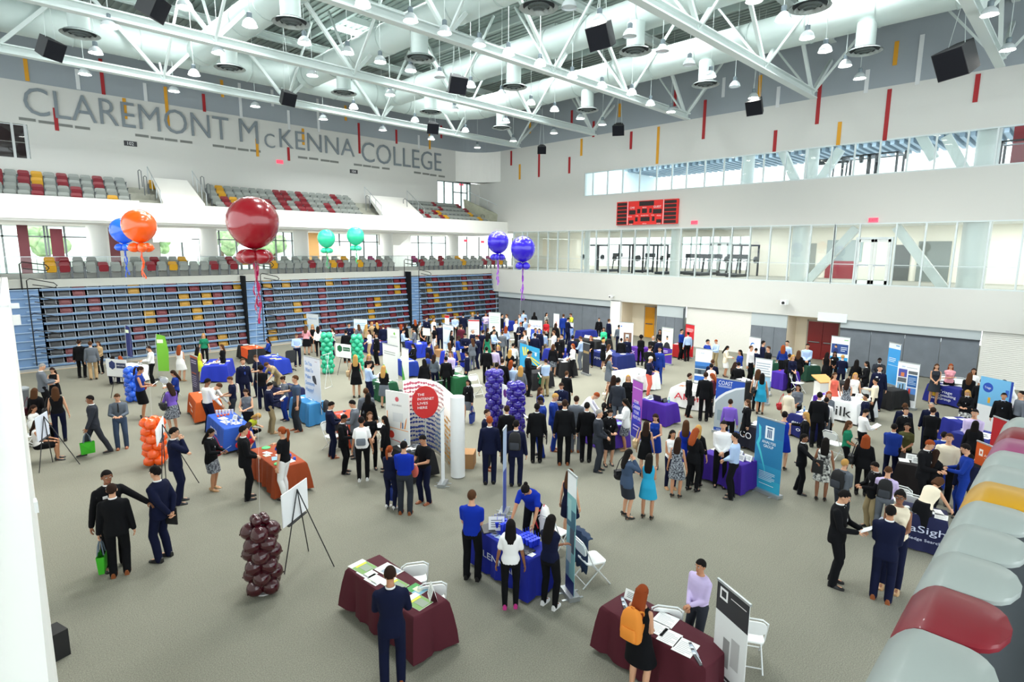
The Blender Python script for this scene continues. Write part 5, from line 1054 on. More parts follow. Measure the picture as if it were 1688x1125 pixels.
banner((314,584),(326,589),2.1,'332a4e','dark purple roll-up banner behind the orange table','dark purple banner',[('r','b5532a',.0,.93,1,.985),('l','d8cfe8',.1,.86,.8,2,.05),('r','b5532a',.1,.55,.7,.58),('l','a9a2bc',.1,.48,.7,6,.05)],bl=(319,654),br=(331,660))
banner((501,585),(530,594),2.2,'e9edf6','white hanging banner with large pale blue words','white banner with blue words',[('t','Do You','6fa0dc',.3,.84,.15,.42),('t','Want To','6fa0dc',.33,.72,.15,.48),('t','Make','6fa0dc',.25,.60,.15,.34),('t','Someone','6fa0dc',.36,.48,.15,.55),('t','Happy?','6fa0dc',.32,.36,.15,.5),('p','3a3f4a',[(.5,.66),(.66,.68),(.74,.62),(.76,.52),(.64,.53),(.52,.58)]),('r','5ac0ea',.2,.08,.3,.24),('r','5ac0ea',.42,.07,.52,.23),('r','5ac0ea',.64,.06,.74,.22),('l','b06a8a',.7,.93,.85,1,.02)],bl=(506,690),br=(532,700),lift=.35)
# folding A-frame of the hanging banner
P=G(541,640); t=thing('metal_frame_stand','thin white metal frame stand behind the white banner with blue words','stand',(P.x,P.y,0),.5); 
for a,b in (((-.25,0,.0),(.15,0,1.5)),((.3,0,0),(-.1,0,1.5)),((-.25,0,.02),(.3,0,.02)),((-.3,0,1.5),(.3,0,1.5))): m=MB(); m.tube([a,b],.012,6); O('rod',m,mat('dfe3e3',.4,.3),t)
def feather(px0,py0,px1,py1,w_,c,label,short,items=()):
    P=G(px1,py1); h=height_at(P,py0); t=thing('feather_flag',label,'flag',P,facing(P,0)+PI/2+.5); m=MB(); m.tube([(0,0,0),(0,0,h*.8),(.05,0,h)],.014,6); O('pole',m,ALU,t)
    m=MB(); m.add([(0,0,.4),(w_*.9,0,.3),(w_,0,h*.6),(w_*.8,0,h*.93),(.05,0,h)],[(0,1,2,3,4)]); O('flag_cloth',m,mat(c,.7),t,False); 
    m=MB(); m.add([(w_*.1,-.004,h*.8),(w_*.6,-.004,h*.78),(w_*.6,-.004,h*.86),(w_*.1,-.004,h*.88)],[(0,1,2,3)]); O('emblem',m,mat('dfeacb',.7),t,False)
    m=MB(); m.box((-.2,-.2,0),(.2,.2,.02)); O('base_plate',m,BLK,t,False); LAND.append((P,short))
feather(247,551,262,626,.55,'6cae2e','green and white feather flag behind the man in white','green feather flag')
feather(209,536,211,600,.3,'232a66','dark navy flag standing behind the hexagon poster','navy flag')
# foreground photo banner, edge banner
banner((938,767),(956,796),2.05,'7fb3b4','tall photo roll-up banner with teal picture, right of the blue cup table','tall photo banner',[('r','e9ecec',0,.82,1,1),('r','3f6a78',.0,.55,1,.7),('r','9ac4c0',.1,.6,.5,.78),('r','4a5660',.4,.35,.9,.55),('r','aab6ba',.1,.25,.6,.4),('r','6a8aa0',.0,.1,.4,.25),('r','1c2a6a',0,.0,1,.12)],bl=(934,975),br=(945,990))
banner((828,713),(833,713),2.05,'9fb0cc','roll-up banner seen edge-on in front of the suited group','edge-on banner',[('r','2a3f9a',0,0,1,.5)]); EB=bpy.data.objects[[o.name for o in bpy.data.objects if o.get('label','').startswith('roll-up banner seen edge-on')][0]]; _P=G(831,847); EB.location=_P; EB.rotation_euler=(0,0,facing(_P,0)+PI/2+R(78))
banner((1193,943),(1222,1010),1.95,'e4e6e6','grey and white roll-up banner behind the right maroon table','grey banner',[('r','2b2b2f',0,.74,1,1),('r','f0f0f0',.1,.86,.35,.96),('r','2b2b2f',.15,.88,.3,.94),('l','e6e6e6',.45,.92,.92,1,.02),('r','8f8f8f',.3,.3,.5,.55),('r','b5b5b5',.55,.35,.8,.6),('r','2e2e32',0,0,1,.22),('l','d0d0d0',.1,.18,.9,5,.04)],bl=(1172,1140),br=(1222,1196))
banner((1246,590),(1274,594),1.55,'eef1f5','white board with a city skyline on its lower half','skyline board',[('r','6f9fd0',0,.1,1,.38),('r','4a5f7a',0,.1,1,.2),('l','9aa8b8',.08,.85,.9,5,.07)])
banner((1243,618),(1270,622),1.15,'7f93a4','low city photo banner behind the cyan dress','low city photo banner',[('r','9fc4e0',0,.6,1,1),('r','5a6a72',.1,.1,.9,.5)])
banner((1618,620),(1672,631),1.9,'6fb4e0','wide light blue display wall at far right','light blue display wall',[('c','1c4ab0',.26,.82,.16),('t','Triage','dfeafb',.26,.8,.08,.2),('r','e0a82a',.3,.55,.38,.65),('r','2f5fc0',.80,.72,.90,.84),('r','e9edf0',.0,.0,1,.5),('r','1c3ca0',.93,0,1,1)],stand=False)
banner((1497,589),(1508,591),1.0,'20242a','small dark box banner',"dark box banner") if False else None
# ------------------------------------------------------------------ easels
easel((463,818),(505,788),(460,872),None,1.55,'eef0f2','blank white poster board seen from behind beside the maroon column','blank white easel',back=True)
easel((253,716),(271,681),(255,739),None,1.7,'eef0f2','narrow white poster board in front of orange balloons','white easel by orange column',back=True)
easel((174,591.5),(208,594),(172,620),None,1.6,'eef1f4','white poster board with dark blue hexagon','blue hexagon poster',[('p','1b2f6e',[(x,z) for x,z in [(.3+.17*math.cos(PI*i/3+PI/6),.66+.26*math.sin(PI*i/3+PI/6)) for i in range(6)]]),('p','22305a',[(.5,.5),(.95,.5),(.95,.8),(.5,.8)]),('t','EMPLOYERS','e8ecf4',.72,.62,.05,.38)])
easel((553,566),(578,569),(550,588),None,1.55,'eef1f0','white poster board with dark green hexagon','green hexagon poster',[('p','12663a',[(x,z) for x,z in [(.28+.18*math.cos(PI*i/3+PI/6),.64+.27*math.sin(PI*i/3+PI/6)) for i in range(6)]]),('p','2f6a4a',[(.5,.5),(.95,.5),(.95,.78),(.5,.78)]),('t','EMPLOYERS','e8f4ec',.72,.6,.05,.38)])
easel((828,633),(838,637),(825,667),None,1.6,'eceef0','white poster board with purple hexagon between balloon columns','purple hexagon poster',[('p','5a1f78',[(x,z) for x,z in [(.5+.3*math.cos(PI*i/3+PI/6),.6+.22*math.sin(PI*i/3+PI/6)) for i in range(6)]])])
easel((57,690),(77,678),(45,729),None,1.5,'d3dbe8','pale blue-white foam board at the left edge','white board at left edge',back=True)
easel((697,541),(709,542),(697,552),None,1.7,'f1ece0','small cream poster board in the far crowd','small cream poster')
# ------------------------------------------------------------------ curved booth
ctrl=[(636,742),(660,752),(684,768),(705,790),(727,806)]
fl=[G(*p) for p in ((632,728),(668,741),(694,760),(716,785),(735,798),(752,782))]
H_=2.05
top=[G(*p,2.25) for p in ((636,642),(674,628),(700,626),(724,633),(742,648),(750,655))]
def booth():
    t=thing('curved_display_wall','curved pop-up display wall with icon pattern and round white column end','display wall',(0,0,0))
    A,B=G(636,643,2.2),G(674,649,2.2); A.z=B.z=0
    # left flat panel
    ux=(B-A).normalized(); rz=math.atan2(ux.y,ux.x)
    p=link('flat_panel_pivot',None,t,(A.x,A.y,0),rz) if False else None
    L=(B-A).length; h=2.2
    m=MB(); m.box((0,-.02,.1),(L,.02,h)); o=O('flat_panel',m,mat('ecebe8',.6),t,False,loc=(A.x,A.y,0),rz=rz)
    def pr(c,pts,y=-.024): mm=MB(); mm.add([(x*L,y,.1+z*(h-.1)) for x,z in pts],[tuple(range(len(pts)))]); O('printed_shape',mm,mat(c,.6),o,False)
    cir=lambda cx,cz,r_: [(cx+r_*math.cos(2*PI*i/16),cz+r_*.4*math.sin(2*PI*i/16)) for i in range(16)]
    pr('d8606a',cir(.5,.9,.08)); text(o,'EQUINIX',.5*L,.1+.81*(h-.1),.05,mat('a9a4a6',.6),.42*L,y=-.03,ext=.002)
    pr('f0a868',[(.04,.73),(.08,.73),(.08,.52),(.96,.5),(.96,.49),(.06,.51)]); pr('e08a3a',[(.62,.52),(.66,.52),(.68,.62),(.64,.62)]); pr('3a5a8a',[(.7,.52),(.75,.52),(.75,.6),(.7,.6)]); pr('e08a3a',[(.78,.52),(.84,.52),(.92,.68),(.86,.64)])
    pr('d83a2a',cir(.22,.42,.13)); pr('e06a6a',[(.2,.36),(.6,.34),(.65,.29),(.96,.29),(.96,.28),(.63,.28),(.58,.33),(.2,.35)])
    for i in range(5): pr('2a4ab0',cir(.5+.09*i,.17+.02*(i%2),.05))
    pr('dcdcdc',[(.3,.72),(.75,.72),(.75,.6),(.3,.6)])
    # curved wall from B to C to D
    N=32; key=[G(664,628,2.2),G(684,625,2.2),G(704,626,2.2),G(724,633,2.2),G(740,646,2.2),G(747,652,2.2)]
    for q in key: q.z=0
    def cr(i,f):
        p=[key[max(0,min(len(key)-1,j))] for j in (i-1,i,i+1,i+2)]
        return .5*((2*p[1])+(-p[0]+p[2])*f+(2*p[0]-5*p[1]+4*p[2]-p[3])*f*f+(-p[0]+3*p[1]-3*p[2]+p[3])*f**3)
    pts=[cr(min(int(s_*5/N),4),s_*5/N-min(int(s_*5/N),4)) for s_ in range(N+1)]; D=pts[-1]
    h2=h; m=MB(); vs=[];fs=[]
    for p in pts: vs+= [(p.x,p.y,.06),(p.x,p.y,h2)]
    for i in range(N): fs.append((2*i,2*i+2,2*i+3,2*i+1))
    m.add(vs,fs); w_=O('curved_panel',m,mat('e9e6e0',.6),t); md=w_.modifiers.new('thick','SOLIDIFY'); md.thickness=.03; md.offset=0
    rn=random.Random(5); L2=[0]
    for a,b in zip(pts[:-1],pts[1:]): L2.append(L2[-1]+(b-a).length)
    def at(s,z,off=.022):
        s=max(0,min(.999,s))*L2[-1]; i=max(k_ for k_ in range(N) if L2[k_]<=s); f=(s-L2[i])/(L2[i+1]-L2[i]); p=pts[i].lerp(pts[i+1],f); d=(pts[i+1]-pts[i]).normalized(); n=Vector((d.y,-d.x,0)); n=n if n.dot(-p)>0 else -n; return (p.x+n.x*off,p.y+n.y*off,z)
    grp={}
    def shp(c,s,z,r_,k_):
        mm=grp.setdefault(c,MB()); q=[]
        for i in range(k_): a=2*PI*i/k_+rn.random()*.3; q.append(at(s+r_*math.cos(a)/L2[-1]*rn.uniform(.8,1.1),z+r_*math.sin(a)*rn.uniform(.5,1)))
        mm.add(q,[tuple(range(k_))])
    for row in range(15):
        for c_ in range(30):
            s=.02+c_/30*.95; z=.2+row*.135; 
            col='2a3f8c' if z<1.15 else ('6a2a4a' if z<1.5 else 'd06a82')
            if s>.40: col='5a78a8' if z<1.3 else 'c9a0a8'
            if s>.66: col='d89a3a' 
            if s>.66 and (rn.random()<.25 or z>1.5): continue
            shp(col,s,z+rn.uniform(-.02,.02),rn.uniform(.042,.066),rn.choice((4,5,6,8)))
    for c,mm in grp.items(): O('icon_pattern',mm,mat(c,.6),t,False,kind='stuff')
    m=MB(); m.lathe([(.19,.02),(.19,h2)],28,(0,0,0)); e=D+Vector((.0,-.17,0)); O('round_end',m,mat('eceded',.5),t,loc=(e.x,e.y,0))
    for i in (0,N//2): 
        m=MB(); p=pts[i]; d=(pts[min(i+1,N)]-pts[max(i-1,0)]).normalized(); n=Vector((-d.y,d.x,0)); n=n if n.dot(p)>0 else -n
        for z in (.3,1.1,h2-.02): m.tube([(p.x,p.y,z),(p.x+n.x*.35,p.y+n.y*.35,z)],.01,5)
        O('frame_rod',m,ALU,t)
    LAND.append(((B+D)/2,'curved booth wall')); return pts
bp=booth()
# red round sign on a stand
P=G(703,778); hz=height_at(P,637); hz0=height_at(P,690); t=thing('round_sign','red oval sign on a pole with white words THE INTERNET LIVES HERE','sign',P,facing(P,0)+PI/2+.12); zc=(hz+hz0)/2; ry=(hz-hz0)/2; rx=ry*.80
m=MB(); pts_=[(rx*math.cos(2*PI*i/40),-.0,zc+ry*math.sin(2*PI*i/40)) for i in range(40)]; m.add(pts_+[(a,.03,c) for a,b,c in pts_],[tuple(range(40)),tuple(range(79,39,-1))]+[(i,40+i,40+(i+1)%40,(i+1)%40) for i in range(40)]); O('sign_face',m,mat('c4201e',.5),t,False)
for i,(s,wd) in enumerate((('THE',.6),('INTERNET',1.45),('LIVES',.9),('HERE',.85))): o=text(t,s,0,zc+ry*(.42-.27*i),ry*.16,mat('f6efee',.5),rx*wd*.85,y=-.012,ext=.004); o.location.x=-rx*.58+rx*wd*.425
m=MB(); m.tube([(0,.03,0),(0,.03,zc-ry*.9)],.02,8); m.lathe([(.18,0),(.18,.02)],16); O('pole',m,ALU,t)
banner((726,676),(733,676),2.0,'e6eaec','slim white roll-up banner edge-on at the booth end','edge-on booth banner'); EB=[o for o in bpy.data.objects if o.get('label','').startswith('slim white roll-up banner edge-on')][0]; _P=G(730,800); EB.location=_P; EB.rotation_euler=(0,0,facing(_P,0)+PI/2+R(76))
# cardboard boxes
def cbox(px,py,w_,d,h,rz,label,flap=True):
    P=G(px,py); t=thing('cardboard_box',label,'box',P,rz); m=MB(); m.box((-w_/2,-d/2,0),(w_/2,d/2,h)); O('carton',m,mat('a97f55',.85),t,False)
    if flap:
        m=MB(); m.box((-w_/2,d/2,h-.01),(w_/2,d/2+.015,h+.2)); O('flap',m,mat('8a6238',.85),t,False)
cbox(771,768,.5,.4,.42,.7,'open cardboard box behind the white column end of the booth'); cbox(724,588,.45,.35,.4,.4,'cardboard box behind the green table in the crowd')
# white box like lectern near white round table, trash bin, podium
P=G(1352,668); t=thing('lectern','small pale wooden lectern by the white lettered table','lectern',P,-.6); m=MB(); m.box((-.22,-.18,0),(.22,.18,.95)); O('body',m,mat('e9e8e4',.6),t,False); m=MB(); m.add([(-.32,-.28,.95),(.32,-.28,.95),(.32,.25,1.15),(-.32,.25,1.15),(-.32,-.28,.99),(.32,-.28,.99),(.32,.25,1.19),(-.32,.25,1.19)],[(4,5,6,7),(3,2,1,0),(0,1,5,4),(2,3,7,6),(1,2,6,5),(3,0,4,7)]); O('slanted_top',m,mat('c99a5c',.6),t,False)
P=G(42,682); t=thing('waste_bin','grey bin at the far left edge of the floor','bin',(P.x,P.y+1.0,0),0); m=MB(); m.lathe([(.2,0),(.25,.7),(.26,.72)],16); O('bin_body',m,mat('6b7278',.5),t); m=MB(); m.lathe([(.27,.7),(.27,.76),(.2,.8)],16); O('rim',m,mat('8f969c',.5),t)
P=G(83,1085); t=thing('loudspeaker','small black loudspeaker box on the floor at lower left','loudspeaker',(P.x+.05,P.y,0),.3); m=MB(); m.box((-.14,-.16,0),(.14,.16,.42)); O('cabinet',m,BLK,t,False); m=MB(); m.tube([(.0,.16,.3),(.02,.3,.35),(-.03,.5,.1),(0,.9,.02)],.01,6); O('cable',m,BLK,t)
# security cameras on the left wall edge
for i,(px,py,kd) in enumerate(((14,505,0),(16,527,1),(18,571,0),(50,836,0))):
    z=(3.6,3.3,2.9,3.4)[i] if i<3 else 3.6; d=ray(px,py); tt=(14 if i<3 else 6.0)/d.dot(_f); p=Vector((0,0,EYE))+d*tt
    t=thing('security_camera',('white bullet camera','white flood speaker','small white sensor','white camera')[i]+' on the left wall, '+('topmost','second from the top','third from the top','lowest')[i],'camera',p,0); m=MB(); m.box((-.4,-.03,-.03),(0,.03,.03)); O('arm',m,mat('dfe2e2',.5),t,False); m=MB(); m.box((0,-.07,-.06 if not kd else -.14),(.2 if i<2 else .06,.07,.06 if not kd else .1)); O('housing',m,mat('eceeee',.5),t,False)
# ------------------------------------------------------------------ folded seat row beside the viewer
row=[((1428,1132),'g'),((1481,1030),'r'),((1525,953),'g'),((1558,903),'r'),((1590,862),'g'),((1614,828),'g'),((1634,800),'g'),((1648,774),'y'),((1660,752),'g'),((1669,735),'g'),((1678,719),'p')]
ZS=4.35
def big_seat(P,wd,c,label):
    t=thing('grandstand_seat',label,'seat',P,0,'grandstand seats beside the viewer'); m=MB()
    # profile along y (gym side +y curls down), rounded plan towards -y
    N=14; L=.31; vs=[];fs=[]; rows_=[]
    for j in range(N+1):
        q=j/N; y=.09-q*(L+.09)
        z=0.0
        if q<.3: z=-.11*((.3-q)/.3)**2
        hw=wd/2
        tail=max(0,(q-.60)/.40); hw=wd/2*math.sqrt(max(0.02,1-tail**2.6)); 
        r_=[(-hw,y,z-.03),(-hw,y,z-.01),(-hw+.02*hw/wd*2,y,z),(0,y,z+.006),(hw-.02*hw/wd*2,y,z),(hw,y,z-.01),(hw,y,z-.03)]
        rows_.append(r_); vs+=r_
    K=7
    for j in range(N):
        for k_ in range(K-1): fs.append((j*K+k_,j*K+k_+1,(j+1)*K+k_+1,(j+1)*K+k_))
        fs.append((j*K,(j+1)*K,(j+1)*K+K-1,j*K+K-1))
    fs.append(tuple(N*K+k_ for k_ in range(K))); fs.append(tuple(K-1-k_ for k_ in range(K)))
    m.add(vs,fs); o=O('seat_shell',m,mat(SEATC[c][0] if c!='g' else 'a0a8a4',.45,name='seat_plastic_'+c,coat=.12),t)
    m=MB(); m.add([(x*.93,y*.96-.005,z+.004) for r_ in rows_[N//2:-1] for x,y,z in (r_[2],r_[4])]+[],[]); 
    M_=MB(); M_.box((-wd*.35,-.2,-.4),(-wd*.28,-.05,-.03)); M_.box((wd*.28,-.2,-.4),(wd*.35,-.05,-.03)); O('seat_bracket',M_,mat('4d5356',.5,.3),t,False)
    return t
wds=.475; x0=G(1484,1020,ZS).x; y0=G(1484,1020,ZS).y
for i in range(-2,11):
    c='grgrgggyggprg'[i+2]
    big_seat((x0+(i-.5)*wds,y0-.06,ZS),wds-.006,c,'%s rounded grandstand seat, %s from the near end beside the viewer'%({'g':'grey','r':'dark red','y':'yellow','p':'pink'}[c],ORD[i+2]))
m=MB(); m.box((x0-1.4,y0-.62,ZS-.45),(XW,y0-.16,ZS-.38)); struct('floor_stand',m,mat('6d7278',.8,name='stand_deck')); m=MB(); m.box((x0-1.4,y0-2.5,ZS-.38),(XW,y0-.62,ZS-.2)); struct('floor_stand_step',m,mat('6d7278',.8,name='stand_deck'))
# ------------------------------------------------------------------ people
VOX_B,VOX_C=.013,.016
def to_mesh(mb,vox,smooth=2):
    me=mb.mesh('tmp',None,False); ob=bpy.data.objects.new('tmp',me); COL.objects.link(ob)
    r=ob.modifiers.new('r','REMESH'); r.mode='VOXEL'; r.voxel_size=vox; r.use_smooth_shade=True
    s=ob.modifiers.new('s','SMOOTH'); s.factor=.5; s.iterations=smooth
    bpy.context.view_layer.update(); out=bpy.data.meshes.new_from_object(ob.evaluated_get(bpy.context.evaluated_depsgraph_get()))
    bpy.data.objects.remove(ob); bpy.data.meshes.remove(me); return out
def cone(mb,a,b,ra,rb,n=12,m=None,flat=None):
    a=Vector(a);b=Vector(b); d=(b-a); L=d.length; d=d/L if L>1e-6 else Vector((0,0,1)); pts=[];rs=[]
    for q in (80,50,25): pts.append(a-d*ra*math.sin(R(q))); rs.append(ra*math.cos(R(q)))
    pts+= [a,a.lerp(b,.5),b]; rs+=[ra,(ra+rb)/2,rb]
    for q in (25,50,80): pts.append(b+d*rb*math.sin(R(q))); rs.append(rb*math.cos(R(q)))
    mb.tube(pts,rs,n,m)
def loft(mb,rings,n=20,M=None,m=None):
    """rings: (z, cy, rx, ry)"""
    vs=[]
    for (z,cy,rx,ry) in rings:
        for k_ in range(n):
            a=2*PI*k_/n; c_,s_=math.cos(a),math.sin(a); e=.85
            x=rx*math.copysign(abs(c_)**e,c_); y=cy+ry*math.copysign(abs(s_)**e,s_); p=Vector((x,y,z)); vs.append(M@p if M else p)
    N=len(rings); fs=[(i*n+k_,i*n+(k_+1)%n,(i+1)*n+(k_+1)%n,(i+1)*n+k_) for i in range(N-1) for k_ in range(n)]
    fs+=[tuple(range(n-1,-1,-1)),tuple((N-1)*n+k_ for k_ in range(n))]; mb.add(vs,fs,m)
def ik(S,T,l1,l2,pole):
    S=Vector(S);T=Vector(T); d=T-S; D=min(d.length,(l1+l2)*.999); d.normalize(); T2=S+d*D
    a=(l1*l1-l2*l2+D*D)/(2*D); h=math.sqrt(max(l1*l1-a*a,0)); p=Vector(pole); p=(p-d*p.dot(d)).normalized(); return S+d*a+p*h,T2
POSES={ # hands (right=+x), feet, flags.  local +y = front
'st':dict(h=((.27,.03,.80),(-.27,.03,.80)),f=((.10,.02),(-.10,-.02))),
'ho':dict(h=((.10,.30,1.10),(-.08,.32,1.10)),f=((.11,.03),(-.11,-.02)),tilt=22),
'hc':dict(h=((.03,.22,.98),(-.03,.23,1.0)),f=((.11,.0),(-.11,.02)),tilt=5),
'fo':dict(h=((-.12,.20,1.19),(.13,.23,1.14)),f=((.12,.0),(-.12,.02)),tilt=8),
'ge':dict(h=((.34,.38,1.20),(-.25,.04,.80)),f=((.12,.05),(-.12,-.03)),tilt=4),
'sL':dict(h=((.30,.02,.80),(-.46,.42,1.12)),f=((.16,.0),(-.12,.0)),tilt=4),
'sh':dict(h=((.42,.46,1.12),(-.30,.02,.80)),f=((.16,.06),(-.12,-.10)),tilt=4),
'wa':dict(h=((.25,-.12,.84),(-.25,.22,.86)),f=((.08,.30),(-.08,-.30)),tilt=8),
'ch':dict(h=((.04,.16,1.44),(-.05,.22,1.13)),f=((.12,.0),(-.12,.02)),tilt=10),
'ba':dict(h=((.05,-.20,.92),(-.05,-.20,.92)),f=((.11,.0),(-.11,.02)),tilt=6),
'pk':dict(h=((.25,.06,.92),(-.27,.03,.80)),f=((.13,.02),(-.13,.0)),tilt=4),
'le':dict(h=((.22,.52,.86),(-.22,.50,.86)),f=((.12,.0),(-.12,.02)),lean=38,tilt=20),
'si':dict(h=((.14,.36,.64),(-.14,.36,.64)),f=((.13,.44),(-.13,.42)),seat=.50,tilt=14),
'cr':dict(h=((.20,.42,.42),(-.18,.46,.40)),f=((.14,.10),(-.14,.05)),seat=.30,lean=42,tilt=15),
}
def skeleton(pose,fem):
    P=POSES[pose]; seat=P.get('seat'); hz=.93 if seat is None else seat; Ml=Matrix.Translation((0,0,hz))@Matrix.Rotation(-R(P.get('lean',0)),4,'X')@Matrix.Translation((0,0,-.93))
    hy=-.10 if P.get('lean',0)>0 and seat is None else 0
    if hy: Ml=Matrix.Translation((0,hy,0))@Ml
    S=dict(M=Ml,P=P,hz=hz,hy=hy); sw=.148 if fem else .176
    J={}
    for s,i in ((1,0),(-1,1)):
        sh=Ml@Vector((sw*s,0,1.38)); T=Vector(P['h'][i]); 
        wide=.0
        el,wr=ik(sh,T,.285,.255,(s*.55,-.6,-.5) if pose not in('ch',) else (s*.5,.1,-.8))
        J['sh',s]=sh;J['el',s]=el;J['wr',s]=wr
        hip=Ml@Vector((.095*s,0,.93)); fx,fy=P['f'][i]; an=Vector((fx,fy,.085)); lift=0
        if pose=='wa' and s<0: an.z=.12
        kn,an=ik(hip,an,.44,.42,(s*.12,1,0)); J['hip',s]=hip;J['kn',s]=kn;J['an',s]=an
    S['J']=J; S['head']=Ml@Matrix.Translation((0,.01,1.52))@Matrix.Rotation(-R(P.get('tilt',0)),4,'X'); return S
def body_mesh(pose,fem):
    S=skeleton(pose,fem); J=S['J']; M=S['M']; mb=MB(); w_=.93 if fem else 1.0
    hipw=.175 if fem else .165
    loft(mb,[(.86,0,hipw*.72,.09),(.92,0,hipw,.115),(1.0,0,hipw*.93,.105),(1.08,0,(.125 if fem else .145),.09),(1.18,0,.145*w_,.10),(1.28,.003,.160*w_,.105),(1.37,0,.158*w_,.094),(1.43,-.005,.11*w_,.070),(1.48,0,.06,.055)],20,M)
    if fem:
        for s in (-1,1): mb.ball(M@Vector((.065*s,.085,1.27)),.058,10,8)
    cone(mb,M@Vector((0,-.005,1.44)),M@Vector((0,.01,1.54)),.055 if not fem else .046,.052 if not fem else .044)
    for s in (1,-1):
        cone(mb,J['sh',s],J['el',s],.046*w_,.037*w_); cone(mb,J['el',s],J['wr',s],.038*w_,.026*w_)
        cone(mb,J['hip',s],J['kn',s],.078,.052); 
        a,b=J['kn',s],J['an',s]; mid=a.lerp(b,.35)-Vector((0,.012,0)); cone(mb,a,mid,.05,.053); cone(mb,mid,b,.053,.034)
        cone(mb,b,b+Vector((0,.0,-.03)),.036,.036); cone(mb,b+Vector((0,-.02,-.045)),b+Vector((0,.12,-.055)),.033,.028)
    H=S['head']; 
    mb.ball(H@Vector((0,-.005,.125)),(.074,.09,.098),16,12,None,H.to_3x3()); mb.ball(H@Vector((0,.025,.065)),(.056,.062,.07),14,10,None,H.to_3x3()); mb.ball(H@Vector((0,.06,.03)),(.03,.028,.026),10,8,None,H.to_3x3())
    me=to_mesh(mb,VOX_B)
    # details added to the same surface: nose, ears, eyes, lips, hands
    d=MB(); SK=MATS.setdefault('skin0',mat('c89478',.55,name='skin')); EY=mat('23160f',.3,name='eye_dark'); LP=mat('9c4f46',.5,name='lips'); EW=mat('e8e4df',.4,name='eye_white')
    d.add([H@Vector(p) for p in ((-.007,.083,.125),(.007,.083,.125),(.016,.088,.082),(-.016,.088,.082),(0,.112,.086))],[(0,1,4),(1,2,4),(2,3,4),(3,0,4)],SK)
    for s in (-1,1):
        d.ball(H@Vector((s*.029,.079,.122)),(.013,.008,.008),8,6,EW,H.to_3x3()); d.ball(H@Vector((s*.029,.085,.122)),(.0065,.004,.0065),8,6,EY,H.to_3x3()); d.box((-.016,0,-.003),(.016,.006,.003),EY,H@Matrix.Translation((s*.03,.082,.142)))
        d.ball(H@Vector((s*.076,-.005,.105)),(.012,.02,.03),8,8,SK,H.to_3x3())
    d.ball(H@Vector((0,.083,.052)),(.022,.008,.007),10,6,LP,H.to_3x3())
    for s in (1,-1):
        wr=J['wr',s]; fdir=(wr-J['el',s]).normalized(); 
        inw=Vector((-s,0,0)) if abs(fdir.z)>.6 else Vector((0,0,-1)); side=fdir.cross(inw).normalized(); inw=side.cross(fdir).normalized()
        Mh=Matrix((( side.x,fdir.x,inw.x,wr.x),(side.y,fdir.y,inw.y,wr.y),(side.z,fdir.z,inw.z,wr.z),(0,0,0,1)))
        d.ball(Mh@Vector((0,.05,0)),(.040,.055,.018),12,8,SK,Mh.to_3x3())
        for i,(x,L) in enumerate(((-.029,.062),(-.010,.072),(.010,.068),(.028,.054))):
            a=Mh@Vector((x,.085,0)); b=Mh@Vector((x*1.1,.085+L*.55,.014)); c_=Mh@Vector((x*1.1,.085+L*.8,.036)); d.tube([a,b,c_],[.0095,.009,.007],8,SK)
        # thumb from the side of the palm towards the front of the body
        sx=1 if (Mh.to_3x3()@Vector((1,0,0))).dot(Vector((0,1,.3)))>0 else -1
        d.tube([Mh@Vector((sx*.028,.03,.004)),Mh@Vector((sx*.056,.055,.016)),Mh@Vector((sx*.054,.088,.03))],[.013,.011,.008],8,SK)
    dm=d.mesh('d'); 
    vs=[v.co[:] for v in me.vertices]+[v.co[:] for v in dm.vertices]; o=len(me.vertices); fs=[tuple(p.vertices) for p in me.polygons]; n0=len(fs); fs+=[tuple(i+o for i in p.vertices) for p in dm.polygons]
    mi=[0]*n0+[d.m[i] for i in range(len(dm.polygons))]
    out=bpy.data.meshes.new('person_body'); out.from_pydata(vs,[],fs); 
    for x in d.ms: out.materials.append(x)
    out.polygons.foreach_set('material_index',mi); out.polygons.foreach_set('use_smooth',[True]*len(fs)); out.update()
    return out,S
def sleeve(mb,S,r1,r2,frac=1.0,r3=None):
    J=S['J']
    for s in (1,-1):
        cone(mb,J['sh',s],J['el',s].lerp(J['sh',s],0 if frac>.5 else 1-frac*2),r1,r2)
        if frac>.5: cone(mb,J['el',s],J['el',s].lerp(J['wr',s],(frac-.5)*2*.97),r2,r3 or r2*.85)
